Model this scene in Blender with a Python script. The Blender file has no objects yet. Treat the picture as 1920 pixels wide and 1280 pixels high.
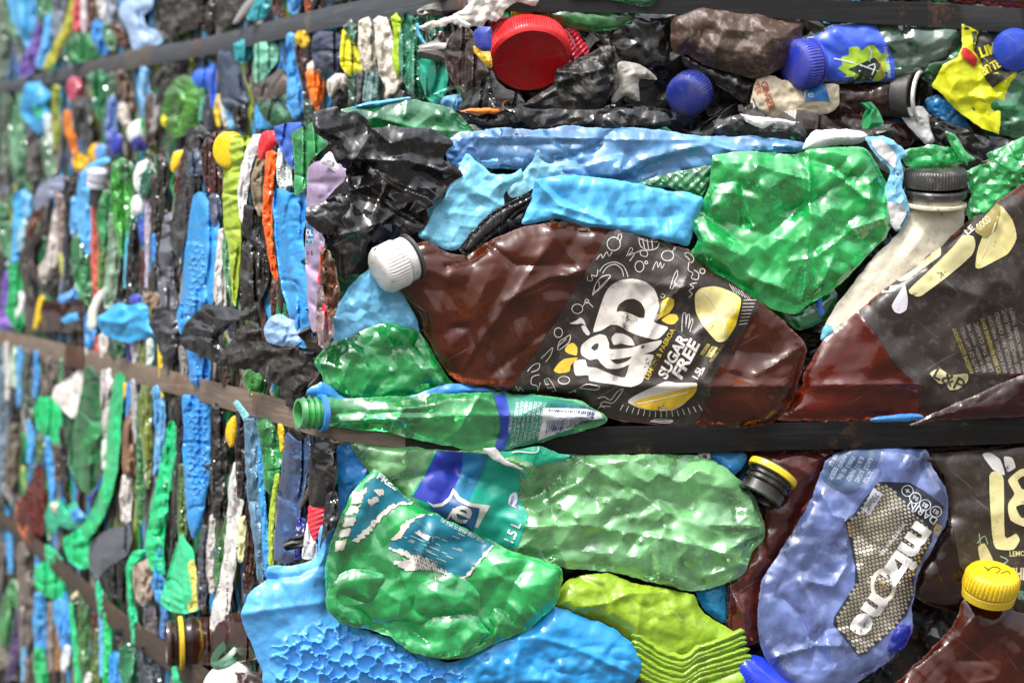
import bpy, bmesh, math, random
import numpy as np
from mathutils import Vector
from mathutils.geometry import delaunay_2d_cdt
from mathutils.bvhtree import BVHTree

# ---------------------------------------------------------------- camera, sky, sun, exposure
SC = bpy.context.scene
COL = SC.collection
F = 4533.0            # focal length in photograph pixels (1920 wide)
CX, CY = 960.0, 400.0 # principal column, eye level row
EYE = 1.30            # camera height above the yard
cd = bpy.data.cameras.new('camera')
cam = bpy.data.objects.new('camera', cd); COL.objects.link(cam)
cam.location = (0, 0, EYE); cam.rotation_euler = (math.radians(90), 0, 0)
cd.sensor_width = 36.0; cd.lens = F/1920*36.0
cd.shift_y = -(640-CY)/1920.0
cd.clip_start = 0.05; cd.clip_end = 600
cd.dof.use_dof = True; cd.dof.focus_distance = 1.765; cd.dof.aperture_fstop = 7.1
SC.camera = cam

SUN_EL, SUN_ROT = 60.0, 216.0
w = bpy.data.worlds.new("World"); SC.world = w; w.use_nodes = True
nt = w.node_tree; nt.nodes.clear()
sky = nt.nodes.new('ShaderNodeTexSky'); sky.sky_type = 'NISHITA'; sky.sun_disc = False
sky.sun_elevation = math.radians(SUN_EL); sky.sun_rotation = math.radians(SUN_ROT)
sky.air_density = 1.6; sky.dust_density = 4.0; sky.ozone_density = 1.0
hs = nt.nodes.new('ShaderNodeHueSaturation'); hs.inputs['Saturation'].default_value = 0.32
bg = nt.nodes.new('ShaderNodeBackground'); bg.inputs['Strength'].default_value = 0.12
wo = nt.nodes.new('ShaderNodeOutputWorld')
# cloud cover: an overcast sky is about three times brighter overhead than at the horizon
tcw = nt.nodes.new('ShaderNodeTexCoord'); sep = nt.nodes.new('ShaderNodeSeparateXYZ'); nt.links.new(tcw.outputs['Generated'], sep.inputs[0])
mr = nt.nodes.new('ShaderNodeMapRange'); mr.inputs['From Min'].default_value = 0.0; mr.inputs['From Max'].default_value = 1.0
mr.inputs['To Min'].default_value = 0.38; mr.inputs['To Max'].default_value = 2.3; nt.links.new(sep.outputs['Z'], mr.inputs['Value'])
vm = nt.nodes.new('ShaderNodeVectorMath'); vm.operation = 'SCALE'; nt.links.new(hs.outputs[0], vm.inputs[0]); nt.links.new(mr.outputs[0], vm.inputs['Scale'])
nt.links.new(sky.outputs[0], hs.inputs['Color']); nt.links.new(vm.outputs[0], bg.inputs[0]); nt.links.new(bg.outputs[0], wo.inputs[0])
sl = bpy.data.lights.new('sun', 'SUN'); sl.energy = 1.5; sl.angle = math.radians(10); sl.color = (1.0, 0.97, 0.93)
so = bpy.data.objects.new('sun', sl); COL.objects.link(so)
_d = Vector((math.sin(math.radians(SUN_ROT))*math.cos(math.radians(SUN_EL)), math.cos(math.radians(SUN_ROT))*math.cos(math.radians(SUN_EL)), math.sin(math.radians(SUN_EL))))
so.rotation_euler = _d.to_track_quat('Z', 'Y').to_euler()
so.location = _d*20
SC.view_settings.view_transform = 'Standard'; SC.view_settings.look = 'None'
SC.view_settings.exposure = 0.74; SC.view_settings.gamma = 1.0; SC.view_settings.use_curve_mapping = False
SC.cycles.max_bounces = 10; SC.cycles.transparent_max_bounces = 24; SC.cycles.use_denoising = True
SC.cycles.caustics_reflective = False; SC.cycles.caustics_refractive = False

# ---------------------------------------------------------------- where the bale faces stand
def plane(s, px0, y0):
    x0 = (px0-CX)/F*y0
    return lambda px: (y0-s*x0)/(1-s*(px-CX)/F)
FACES = {'RM': plane(0.15, 600, 1.76), 'LM': plane(-2.312, 600, 1.76),
         'UR': plane(0.12, 860, 1.86), 'UL': plane(-2.05, 860, 1.86)}
U = 1.76/F            # metres per photograph pixel at the front of the bale
def pos(px, py, d):
    px = np.asarray(px, float); py = np.asarray(py, float); d = np.asarray(d, float)*np.ones_like(px)
    return np.stack([(px-CX)/F*d, d, EYE-(py-CY)/F*d], -1)

# ---------------------------------------------------------------- numeric helpers
def hsh(i, j, s):
    i = i.astype(np.int64); j = j.astype(np.int64)
    n = (i*374761393 + j*668265263 + s*974634777) & 0xffffffff
    n = ((n ^ (n >> 13))*1274126177) & 0xffffffff
    return ((n ^ (n >> 16)) & 0xffff)/32767.5-1.0
def vnoise(x, y, s):
    i = np.floor(x); j = np.floor(y); u = x-i; v = y-j
    u = u*u*(3-2*u); v = v*v*(3-2*v)
    return (hsh(i, j, s)*(1-u)+hsh(i+1, j, s)*u)*(1-v)+(hsh(i, j+1, s)*(1-u)+hsh(i+1, j+1, s)*u)*v
def facet(x, y, s):
    k = 0.36603*(x+y); x = x+k; y = y+k
    i = np.floor(x); j = np.floor(y); u = x-i; v = y-j
    a = hsh(i, j, s); d = hsh(i+1, j+1, s)
    b = hsh(i+1, j, s); c = hsh(i, j+1, s)
    return np.where(u > v, a*(1-u)+b*(u-v)+d*v, a*(1-v)+c*(v-u)+d*u)
def crumple(x, y, L, amp, s):
    Lx, Ly = L if isinstance(L, tuple) else (L, L)
    a = (s*1.37) % 3.14
    X = x/Lx; Y = y/Ly
    if Lx == Ly: X, Y = X*math.cos(a)-Y*math.sin(a), X*math.sin(a)+Y*math.cos(a)
    wx = X+0.22*vnoise(X*0.7, Y*0.7, s+11); wy = Y+0.22*vnoise(X*0.7+7, Y*0.7, s+12)
    return amp*(0.70*facet(wx, wy, s)+0.30*facet(wx*2.2+3, wy*2.2, s+1)+0.05*facet(wx*4.6, wy*4.6+2, s+2))
def seg_dist(P, A, B):
    out = np.full(len(P), 1e9)
    for a, b in zip(A, B):
        ab = b-a; L = ab@ab+1e-9
        t = np.clip(((P-a)@ab)/L, 0, 1)
        q = P-(a+t[:, None]*ab)
        out = np.minimum(out, (q*q).sum(1))
    return np.sqrt(out)
def inside(P, poly):
    r = np.zeros(len(P), bool); n = len(poly)
    for k in range(n):
        x1, y1 = poly[k]; x2, y2 = poly[(k+1) % n]
        if y1 == y2: continue
        c = ((y1 > P[:, 1]) != (y2 > P[:, 1])) & (P[:, 0] < (x2-x1)*(P[:, 1]-y1)/(y2-y1)+x1)
        r ^= c
    return r
def smooth_poly(pts, n=5):
    p = np.array(pts, float); m = len(p); out = []
    for k in range(m):
        a, b, c, d = p[k-1], p[k], p[(k+1) % m], p[(k+2) % m]
        for t in np.arange(n)/n:
            out.append(0.6*0.5*((2*b)+(c-a)*t+(2*a-5*b+4*c-d)*t*t+(3*b-a-3*c+d)*t**3)+0.4*(b+(c-b)*t))
    return np.array(out)
def resample(p, step):
    out = []
    for k in range(len(p)):
        a, b = p[k], p[(k+1) % len(p)]
        n = max(1, int(round(np.linalg.norm(b-a)/step)))
        for t in range(n): out.append(a+(b-a)*t/n)
    out = np.array(out)
    keep = [0]
    for k in range(1, len(out)):
        if np.linalg.norm(out[k]-out[keep[-1]]) > step*0.35: keep.append(k)
    return out[keep]
def fill(polys, res, rng, holes=(), jit=0.22):
    """triangulate the inside of polygons (minus holes) with a grid of spacing res"""
    pts = []; edges = []
    for p in list(polys)+list(holes):
        n0 = len(pts); m = len(p)
        pts += [tuple(q) for q in p]
        edges += [(n0+k, n0+(k+1) % m) for k in range(m)]
    B = np.array(pts); lo = B.min(0); hi = B.max(0)
    gx = np.arange(lo[0]+res*0.5, hi[0], res); gy = np.arange(lo[1]+res*0.43, hi[1], res*0.866)
    if len(gx) and len(gy):
        X, Y = np.meshgrid(gx, gy); X = X+(np.arange(len(gy)) % 2)[:, None]*res*0.5
        G = np.stack([X.ravel(), Y.ravel()], 1); G += rng.uniform(-jit, jit, G.shape)*res
        ok = np.zeros(len(G), bool)
        for p in polys: ok |= inside(G, p)
        for h in holes: ok &= ~inside(G, h)
        G = G[ok]
        if len(G):
            E = np.array(edges); G = G[seg_dist(G, B[E[:, 0]], B[E[:, 1]]) > res*0.5]
            pts += [tuple(q) for q in G]
    v, e, f, _, _, _ = delaunay_2d_cdt([Vector(q) for q in pts], edges, [], 0, 1e-4)
    V = np.array([(q.x, q.y) for q in v]); T = np.array([t for t in f if len(t) == 3])
    c = V[T].mean(1); ok = np.zeros(len(T), bool)
    for p in polys: ok |= inside(c, p)
    for h in holes: ok &= ~inside(c, h)
    return V, T[ok]

# ---------------------------------------------------------------- materials
def lin(h):
    h = h.lstrip('#'); r = [int(h[k:k+2], 16)/255 for k in (0, 2, 4)]
    return tuple(x/12.92 if x <= 0.04045 else ((x+0.055)/1.055)**2.4 for x in r)
_mats = {}
KIND = {  # rough, dirt amount, bump strength, bump scale
    'hdpe': (0.27, 0.28, 0.30, 55), 'gloss': (0.16, 0.20, 0.24, 45), 'film': (0.13, 0.12, 0.16, 38), 'matte': (0.62, 0.28, 0.35, 70),
    'label': (0.34, 0.14, 0.08, 50), 'ink': (0.38, 0.16, 0.05, 50), 'paper': (0.75, 0.3, 0.25, 55), 'dirty': (0.42, 0.62, 0.22, 45)}
def M(kind, hx):
    key = (kind, hx)
    if key in _mats: return _mats[key]
    m = bpy.data.materials.new(kind+'_plastic_'+hx.strip('#')); m.use_nodes = True; _mats[key] = m
    nt = m.node_tree; N = nt.nodes; Lk = nt.links; N.clear()
    out = N.new('ShaderNodeOutputMaterial'); tc = N.new('ShaderNodeTexCoord')
    c = lin(hx)
    if kind in ('film', 'gloss') and max(c) < 0.09: c = tuple(x*0.4 for x in c)
    def noise(scale, detail=4, rough=0.6):
        n = N.new('ShaderNodeTexNoise'); n.inputs['Scale'].default_value = scale; n.inputs['Detail'].default_value = detail
        n.inputs['Roughness'].default_value = rough; Lk.new(tc.outputs['Object'], n.inputs['Vector']); return n
    def ramp(src, a, b, lo=0.0, hi=1.0):
        r = N.new('ShaderNodeMapRange'); r.inputs['From Min'].default_value = a; r.inputs['From Max'].default_value = b
        r.inputs['To Min'].default_value = lo; r.inputs['To Max'].default_value = hi; Lk.new(src, r.inputs['Value']); return r.outputs[0]
    def mixc(fac, a, b):
        x = N.new('ShaderNodeMix'); x.data_type = 'RGBA'
        if isinstance(fac, float): x.inputs['Factor'].default_value = fac
        else: Lk.new(fac, x.inputs['Factor'])
        for s, val in ((6, a), (7, b)):
            if isinstance(val, tuple): x.inputs[s].default_value = (*val[:3], 1)
            else: Lk.new(val, x.inputs[s])
        return x.outputs[2]
    def scuff():
        o_ = None
        for k, (sx, sy, sz, ry) in enumerate(((14, 30, 330, 0.5), (300, 30, 12, 0.9), (40, 40, 420, 2.2))):
            mp = N.new('ShaderNodeMapping'); mp.inputs['Scale'].default_value = (sx, sy, sz)
            mq = N.new('ShaderNodeMapping'); mq.inputs['Rotation'].default_value = (0, ry, 0); Lk.new(tc.outputs['Object'], mq.inputs['Vector']); Lk.new(mq.outputs[0], mp.inputs['Vector'])
            n = N.new('ShaderNodeTexNoise'); n.inputs['Scale'].default_value = 1; n.inputs['Detail'].default_value = 3; Lk.new(mp.outputs[0], n.inputs['Vector'])
            r_ = ramp(n.outputs[0], 0.68, 0.78, 0, 0.28)
            if o_ is None: o_ = r_
            else:
                mx = N.new('ShaderNodeMath'); mx.operation = 'MAXIMUM'; Lk.new(o_, mx.inputs[0]); Lk.new(r_, mx.inputs[1]); o_ = mx.outputs[0]
        return o_
    if kind in ('pet', 'petd', 'petc', 'petm'):
        opac = {'petm': 0.36, 'pet': 0.25, 'petd': 0.18, 'petc': 0.22}[kind]
        n1 = noise(30, 3, 0.55); n1.noise_type = 'RIDGED_MULTIFRACTAL'; n1.inputs['Distortion'].default_value = 0.6; n2 = noise(190, 2); n3 = noise(20, 4, 0.62)
        bump = N.new('ShaderNodeBump'); bump.inputs['Strength'].default_value = 0.12; bump.inputs['Distance'].default_value = 0.003
        Lk.new(n1.outputs[0], bump.inputs['Height'])
        dirt = ramp(n2.outputs[0], 0.66, 0.74, 0, 0.30)
        film_ = ramp(n3.outputs[0], 0.40, 0.62, 0, {'petd': 0.12}.get(kind, 0.50))
        tcol = tuple(min(1, x**0.5*1.08) for x in c)
        ge = N.new('ShaderNodeNewGeometry')
        pa = N.new('ShaderNodeMath'); pa.operation = 'SUBTRACT'; pa.inputs[1].default_value = 0.5; Lk.new(ge.outputs['Pointiness'], pa.inputs[0])
        pb = N.new('ShaderNodeMath'); pb.operation = 'ABSOLUTE'; Lk.new(pa.outputs[0], pb.inputs[0])
        whit = ramp(pb.outputs[0], 0.025, 0.11, 0, 0.55)
        sc = scuff()
        col = mixc(dirt, c, (0.22, 0.19, 0.14)); col = mixc(whit, col, tuple(0.35+0.55*x for x in c)); col = mixc(sc, col, tuple(0.4+0.5*x for x in c))
        tr = N.new('ShaderNodeBsdfTransparent'); tr.inputs[0].default_value = (*tcol, 1)
        df = N.new('ShaderNodeBsdfDiffuse'); Lk.new(col, df.inputs[0])
        tl = N.new('ShaderNodeBsdfTranslucent'); Lk.new(col, tl.inputs[0])
        m1 = N.new('ShaderNodeMixShader'); m1.inputs[0].default_value = 0.24; Lk.new(df.outputs[0], m1.inputs[1]); Lk.new(tl.outputs[0], m1.inputs[2])
        ad = N.new('ShaderNodeMath'); ad.operation = 'ADD'; ad.inputs[1].default_value = opac; ad.use_clamp = True
        a2 = N.new('ShaderNodeMath'); a2.operation = 'MAXIMUM'; Lk.new(whit, a2.inputs[0]); Lk.new(sc, a2.inputs[1])
        a3 = N.new('ShaderNodeMath'); a3.operation = 'MAXIMUM'; Lk.new(film_, a3.inputs[0]); Lk.new(a2.outputs[0], a3.inputs[1]); Lk.new(a3.outputs[0], ad.inputs[0])
        m2 = N.new('ShaderNodeMixShader'); Lk.new(ad.outputs[0], m2.inputs[0]); Lk.new(tr.outputs[0], m2.inputs[1]); Lk.new(m1.outputs[0], m2.inputs[2])
        fr = N.new('ShaderNodeFresnel'); fr.inputs[0].default_value = {'petd': 1.52}.get(kind, 2.05); Lk.new(bump.outputs[0], fr.inputs['Normal'])
        gl = N.new('ShaderNodeBsdfGlossy'); gl.inputs['Roughness'].default_value = 0.11; gl.inputs[0].default_value = (1, 1, 1, 1); Lk.new(bump.outputs[0], gl.inputs['Normal'])
        m3 = N.new('ShaderNodeMixShader'); Lk.new(fr.outputs[0], m3.inputs[0]); Lk.new(m2.outputs[0], m3.inputs[1]); Lk.new(gl.outputs[0], m3.inputs[2])
        Lk.new(m3.outputs[0], out.inputs[0]); return m
    b = N.new('ShaderNodeBsdfPrincipled'); Lk.new(b.outputs[0], out.inputs[0])
    if kind == 'strap':
        n1 = noise(22, 6, 0.7); n2 = noise(11, 6, 0.75); n3 = noise(1, 5, 0.7)
        mp = N.new('ShaderNodeMapping'); mp.inputs['Scale'].default_value = (18, 18, 420); Lk.new(tc.outputs['Object'], mp.inputs['Vector']); Lk.new(mp.outputs[0], n3.inputs['Vector'])
        rust = ramp(n2.outputs[0], 0.56, 0.68); fine = ramp(n3.outputs[0], 0.48, 0.75, 0, 0.75)
        col = mixc(rust, c, (0.13, 0.060, 0.028)); col = mixc(fine, col, tuple(x*1.9+0.01 for x in c))
        sp = ramp(n1.outputs[0], 0.62, 0.67, 0, 0.5); col = mixc(sp, col, (0.20, 0.17, 0.14))
        Lk.new(col, b.inputs['Base Color']); b.inputs['Roughness'].default_value = 0.5; b.inputs['Specular IOR Level'].default_value = 0.3; b.inputs['Metallic'].default_value = 0.0
        bump = N.new('ShaderNodeBump'); bump.inputs['Strength'].default_value = 0.25; bump.inputs['Distance'].default_value = 0.002
        Lk.new(n1.outputs[0], bump.inputs['Height']); Lk.new(bump.outputs[0], b.inputs['Normal']); return m
    if kind == 'gold':
        b.inputs['Base Color'].default_value = (*c, 1); b.inputs['Metallic'].default_value = 0.8; b.inputs['Roughness'].default_value = 0.32; return m
    if kind == 'ground':
        n1 = noise(3, 6); n2 = noise(140, 4)
        col = mixc(ramp(n1.outputs[0], 0.3, 0.7), tuple(x*0.8 for x in c), tuple(x*1.2 for x in c)); col = mixc(ramp(n2.outputs[0], 0.4, 0.7, 0, 0.4), col, (0.16, 0.15, 0.14))
        Lk.new(col, b.inputs['Base Color']); b.inputs['Roughness'].default_value = 0.9; return m
    rough, dirt, bs, bsc = KIND[kind]
    n1 = noise(bsc, 4)
    if kind in ('film', 'gloss'): n1.noise_type = 'RIDGED_MULTIFRACTAL'; n1.inputs['Distortion'].default_value = 0.6; bs *= 0.6
    n2 = noise(130, 5, 0.75); n3 = noise(14, 5, 0.7)
    d1 = ramp(n2.outputs[0], 0.53, 0.66, 0, min(1, dirt*1.4)); d2 = ramp(n3.outputs[0], 0.5, 0.78, 0, dirt*0.7)
    var = mixc(ramp(n3.outputs[0], 0.3, 0.7), tuple(x*0.78 for x in c), tuple(min(1, x*1.12+0.004) for x in c))
    col = mixc(d2, var, (0.20, 0.165, 0.125)); col = mixc(d1, col, (0.10, 0.075, 0.05) if max(c) > 0.12 else (0.24, 0.21, 0.17))
    ge = N.new('ShaderNodeNewGeometry')
    wear = ramp(ge.outputs['Pointiness'], 0.545, 0.64, 0, 0.4); col = mixc(wear, col, tuple(min(0.85, 0.12+0.85*x) for x in c))
    if kind in ('gloss', 'label', 'film', 'ink', 'hdpe'): col = mixc(scuff(), col, tuple(0.25+0.6*x for x in c) if max(c) < 0.6 else (0.28, 0.24, 0.19))
    Lk.new(col, b.inputs['Base Color'])
    if kind == 'ink':   # print rubbed off in places
        tr = N.new('ShaderNodeBsdfTransparent'); mx = N.new('ShaderNodeMixShader'); n5 = noise(75, 6, 0.8)
        Lk.new(ramp(n5.outputs[0], 0.60, 0.66, 0, 0.9), mx.inputs[0]); Lk.new(b.outputs[0], mx.inputs[1]); Lk.new(tr.outputs[0], mx.inputs[2]); Lk.new(mx.outputs[0], out.inputs[0])
    ro = ramp(n3.outputs[0], 0.35, 0.8, rough*0.85, min(1, rough*1.5)); Lk.new(ro, b.inputs['Roughness'])
    if kind in ('hdpe', 'paper'): b.inputs['Subsurface Weight'].default_value = 0.0
    if kind == 'film': b.inputs['Specular IOR Level'].default_value = 0.75
    bump = N.new('ShaderNodeBump'); bump.inputs['Strength'].default_value = bs; bump.inputs['Distance'].default_value = 0.004
    Lk.new(n1.outputs[0], bump.inputs['Height']); Lk.new(bump.outputs[0], b.inputs['Normal'])
    return m

# ---------------------------------------------------------------- objects
NTHING = [0]
def mesh_obj(name, V, T, mats, parent=None, sharp=32, fm=None):
    V = np.asarray(V, float); c = V.mean(0)
    me = bpy.data.meshes.new(name)
    me.from_pydata((V-c).tolist(), [], [list(map(int, t)) for t in T])
    for m in (mats if isinstance(mats, list) else [mats]): me.materials.append(m)
    me.polygons.foreach_set('use_smooth', [True]*len(me.polygons))
    if fm is not None: me.polygons.foreach_set('material_index', fm)
    me.update(); me.set_sharp_from_angle(angle=math.radians(sharp))
    o = bpy.data.objects.new(name, me); COL.objects.link(o)
    if parent is None: o.location = c
    else:
        off = Vector(c)-WHERE[parent.name]
        o.location = off; o.parent = parent
    WHERE[o.name] = Vector(c)
    return o
WHERE = {}
def tag(o, label, cat, group=None, kind=None):
    if label: o['label'] = label
    if cat: o['category'] = cat
    if group: o['group'] = group
    if kind: o['kind'] = kind
    return o
def thing(name, label, cat, px, py, face='RM', off=0, group=None):
    """an Empty that parents the parts of one thing"""
    o = bpy.data.objects.new(name, None); COL.objects.link(o)
    d = float(FACES[face](px))-off*U
    o.location = pos(px, py, d); o.empty_display_size = 0.02
    WHERE[o.name] = o.location.copy()
    return tag(o, label, cat, group)

class Body:
    pass
def shell(name, pts, hx, kind='hdpe', face='RM', off=0, b=18, back=None, R=None, cr=(60, 5), res=None, creases=(), fn=None,
          parent=None, label=None, cat=None, group=None, sharp=24, rough=1.0, corner=False, seed=None, tilt=(0, 0), holes=(), mat=None, folds=None, fl=None):
    """a closed crushed body: front and back skins meet in a rim along the outline; heights are in photograph pixels"""
    seed = seed if seed is not None else sum(ord(ch)*(k+1) for k, ch in enumerate(name+(label or '')+hx)) % 9973+int(pts[0][0])+int(pts[0][1])
    rng = np.random.default_rng(seed)
    p = np.array(pts, float)
    area = 0.5*abs(np.dot(p[:, 0], np.roll(p[:, 1], 1))-np.dot(p[:, 1], np.roll(p[:, 0], 1)))
    if res is None: res = min(4.6, max(2.4, math.sqrt(area)/70))
    elif res > 3.2: res *= 0.74
    p = resample(p if corner else smooth_poly(p), res)
    if rough:
        p = p+rng.normal(0, rough, p.shape)*0.25+rough*1.6*np.stack([facet(p[:, 0]/16, p[:, 1]/16, seed), facet(p[:, 0]/16, p[:, 1]/16, seed+5)], 1)
        if area > 9000: p = p+2.6*rough*np.stack([facet(p[:, 0]/42, p[:, 1]/42, seed+31), facet(p[:, 0]/42, p[:, 1]/42, seed+35)], 1)
    hs_ = [resample(smooth_poly(h), res) for h in holes]
    V, T = fill([p], res, rng, hs_)
    nb = {}
    for t in T:
        for a, c in ((t[0], t[1]), (t[1], t[2]), (t[2], t[0])):
            k = (min(a, c), max(a, c)); nb[k] = nb.get(k, 0)+1
    bed = [k for k, n in nb.items() if n == 1]
    rim = np.zeros(len(V), bool); rim[np.array(bed).ravel()] = True
    E = np.array(bed); dist = seg_dist(V, V[E[:, 0]], V[E[:, 1]])
    dm = dist.max()
    if R is None: R = max(4.0, min(dm, 1.7*b+6))
    t_ = np.clip(dist/R, 0, 1); prof = t_*(2-t_); prof[rim] = 0
    if back is None: back = b*0.55+3
    x, y = V[:, 0], V[:, 1]
    mid = np.zeros(len(V))
    if cr and kind in ('pet', 'petc', 'petm') and face in ('RM', 'UR'): cr = (cr[0], cr[1]*1.3); b = b*0.8
    if cr: mid = mid+crumple(x, y, cr[0], cr[1], seed)*(0.35+0.65*np.clip(dist/9, 0, 1))
    for it in creases:
        q = np.array(it[0], float); amp, wd = it[1], it[2]
        dd = np.linalg.norm(V-q[0], axis=1) if len(q) == 1 else seg_dist(V, q[:-1], q[1:])
        mid = mid+(amp*np.exp(-(dd/wd)**2) if len(q) == 1 or (len(it) > 3 and it[3] == 'g') else amp*np.exp(-(np.sqrt(dd*dd+12)-3.46)/wd))
    # long pressed folds running over the body
    if folds is None: folds = int(min(9, area/9000)) if cr else 0
    ext = p.max(0)-p.min(0)
    for _ in range(folds):
        q0 = p.min(0)+ext*rng.uniform(0.1, 0.9, 2); an = rng.uniform(0, math.pi); ln = 0.35*math.hypot(*ext)*rng.uniform(0.4, 1)
        q = np.array([q0+ln*(t-0.5)*np.array([math.cos(an), math.sin(an)])+ln*0.12*rng.normal(0, 1, 2)*(t*(1-t)*4) for t in (0, 0.33, 0.66, 1)])
        am = rng.choice([-1, 1])*rng.uniform(0.35, 0.8)*min(cr[1], 14); wd = rng.uniform(5, 12)
        tt = np.clip(((V-q[0])@(q[-1]-q[0]))/((q[-1]-q[0])@(q[-1]-q[0])), 0, 1)
        mid = mid+am*np.exp(-(np.sqrt(seg_dist(V, q[:-1], q[1:])**2+12)-3.46)/wd)*np.sin(np.pi*(0.1+0.8*tt))
    if face in ('LM', 'UL') and cr and fl is None:
        we = max(6.0, min(dm*2, 60)); g1 = vnoise(x/(we*0.42), y/(we*2.2+16), seed+21); g2 = vnoise(x/(we*0.75)+5, y/(we*0.9+8), seed+22)
        mid = mid-we*(0.26*np.exp(-(g1/0.13)**2)+0.14*np.exp(-(g2/0.12)**2))*np.clip(dist/5, 0, 1)
    if fn: mid = mid+fn(x, y, dist)
    cxm, cym = x.mean(), y.mean()
    mid = mid+tilt[0]*(x-cxm)+tilt[1]*(y-cym)
    d0 = FACES[face](x)
    if face in ('LM', 'UL'):   # edges of pressed bottles stand out of the receding face like louvres
        if fl is None: fl = min(1.0, max(0.25, 0.25+0.75*((x.max()-x.min())-45)/50))
        dc = float(FACES[face](cxm)); d0 = dc+(d0-dc)*fl
    k = d0/F
    df = d0-(off+mid+b*prof)*k
    db = d0-(off+mid-back*prof-0.8)*k; db[rim] = df[rim]
    nV = len(V)
    bid = np.full(nV, -1); inn = np.where(~rim)[0]; bid[inn] = nV+np.arange(len(inn)); bid[rim] = np.where(rim)[0]
    P = np.concatenate([pos(x, y, df), pos(x[inn], y[inn], db[inn])])
    # front faces look at the camera
    a, c, e = V[T[:, 0]], V[T[:, 1]], V[T[:, 2]]
    cw = (c[:, 0]-a[:, 0])*(e[:, 1]-a[:, 1])-(c[:, 1]-a[:, 1])*(e[:, 0]-a[:, 0]) > 0
    Tf = np.where(cw[:, None], T[:, ::-1], T)
    allrim = rim[T].all(1)
    Tb = bid[Tf[~allrim]][:, ::-1]
    o = mesh_obj(name, P, np.concatenate([Tf, Tb]), mat or M(kind, hx), parent, sharp)
    tag(o, label, cat, group)
    o['px_'] = 0; del o['px_']
    BOD[o.name] = ([Vector(q) for q in P[:nV]], [tuple(map(int, t)) for t in Tf])
    return o
BOD = {}
_bvh = {}
def bvh_of(o):
    if o.name not in _bvh: _bvh[o.name] = BVHTree.FromPolygons(*BOD[o.name])
    return _bvh[o.name]
ORG = Vector((0, 0, EYE))
def drape(V, o, lift):
    """lay flat points onto the front skin of a body; lift in pixels above it"""
    if not isinstance(o, (list, tuple)): o = [o]
    trees = [bvh_of(q) for q in o]
    dirs = pos(V[:, 0], V[:, 1], 1.0)-np.array(ORG)
    out = np.zeros((len(V), 3)); ok = np.zeros(len(V), bool)
    for k, dr in enumerate(dirs):
        best = None; v = Vector(dr).normalized()
        for t in trees:
            h = t.ray_cast(ORG, v)
            if h[0] is not None and (best is None or h[3] < best): best = h[3]
        if best is not None:
            ok[k] = True; out[k] = np.array(ORG+v*(best-lift*U))
    return out, ok
def decal(name, polys, hx, on, parent, kind='ink', lift=1.0, res=6, holes=(), smooth=True, mat=None, sharp=35, rough=0.0):
    if not isinstance(polys[0][0], (tuple, list, np.ndarray)): polys = [polys]
    if len(polys) > 1:
        for q in polys: o = decal(name, [q], hx, on, parent, kind, lift, res, (), smooth, mat, sharp, rough)
        return o
    rng = np.random.default_rng(int(abs(polys[0][0][0]*13+polys[0][0][1])))
    VV, TT, n = [], [], 0
    for q in polys:
        p = np.array(q, float); p = resample(smooth_poly(p, 4) if smooth and len(q) > 2 else p, res)
        if len(p) < 3: p = np.array(q, float)
        if rough: p = p+rng.normal(0, rough, p.shape)
        hh = [resample(smooth_poly(h, 4), res) for h in holes] if len(polys) == 1 else ()
        V, T = fill([p], res, rng, hh)
        if len(T) == 0: continue
        VV.append(V); TT.append(T+n); n += len(V)
    V = np.concatenate(VV); T = np.concatenate(TT)
    P, ok = drape(V, on, lift)
    T = T[ok[T].all(1)]
    if len(T) == 0: return None
    a, c, e = V[T[:, 0]], V[T[:, 1]], V[T[:, 2]]
    cw = (c[:, 0]-a[:, 0])*(e[:, 1]-a[:, 1])-(c[:, 1]-a[:, 1])*(e[:, 0]-a[:, 0]) > 0
    T = np.where(cw[:, None], T[:, ::-1], T)
    used = np.unique(T); mp = np.full(len(V), -1); mp[used] = np.arange(len(used))
    return mesh_obj(name, P[used], mp[T], mat or M(kind, hx), parent, sharp)
def stroke(pts, wd=1.6, closed=False):
    """one pen line as a thin polygon"""
    p = np.array(pts, float)
    if len(p) > 2:
        q = np.concatenate([p[:1], p, p[-1:]]) if not closed else np.concatenate([p[-1:], p, p[:2]])
        o = []
        for k in range(1, len(q)-2):
            a, b, c, d = q[k-1], q[k], q[k+1], q[k+2]
            for t in (0, 1/3, 2/3): o.append(0.5*((2*b)+(c-a)*t+(2*a-5*b+4*c-d)*t*t+(3*b-a-3*c+d)*t**3))
        o.append(q[-2]); p = np.array(o)
    g = np.gradient(p, axis=0); nrm = np.stack([-g[:, 1], g[:, 0]], 1); nrm /= np.linalg.norm(nrm, axis=1)[:, None]+1e-9
    return np.concatenate([p+nrm*wd/2, (p-nrm*wd/2)[::-1]]).tolist()
def strokes(name, lines, hx, on, parent, wd=1.6, lift=1.6, kind='ink'):
    V, T, n = [], [], 0
    for l in lines:
        q = np.array(stroke(l, wd)); m = len(q)//2
        V.append(q)
        for k in range(m-1):
            T += [(n+k, n+k+1, n+2*m-2-k), (n+k, n+2*m-2-k, n+2*m-1-k)]
        n += len(q)
    V = np.concatenate(V); T = np.array(T)
    P, ok = drape(V, on, lift); T = T[ok[T].all(1)]
    if len(T) == 0: return None
    used = np.unique(T); mp = np.full(len(V), -1); mp[used] = np.arange(len(used))
    return mesh_obj(name, P[used], mp[T], M(kind, hx), parent, 60)
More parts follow.
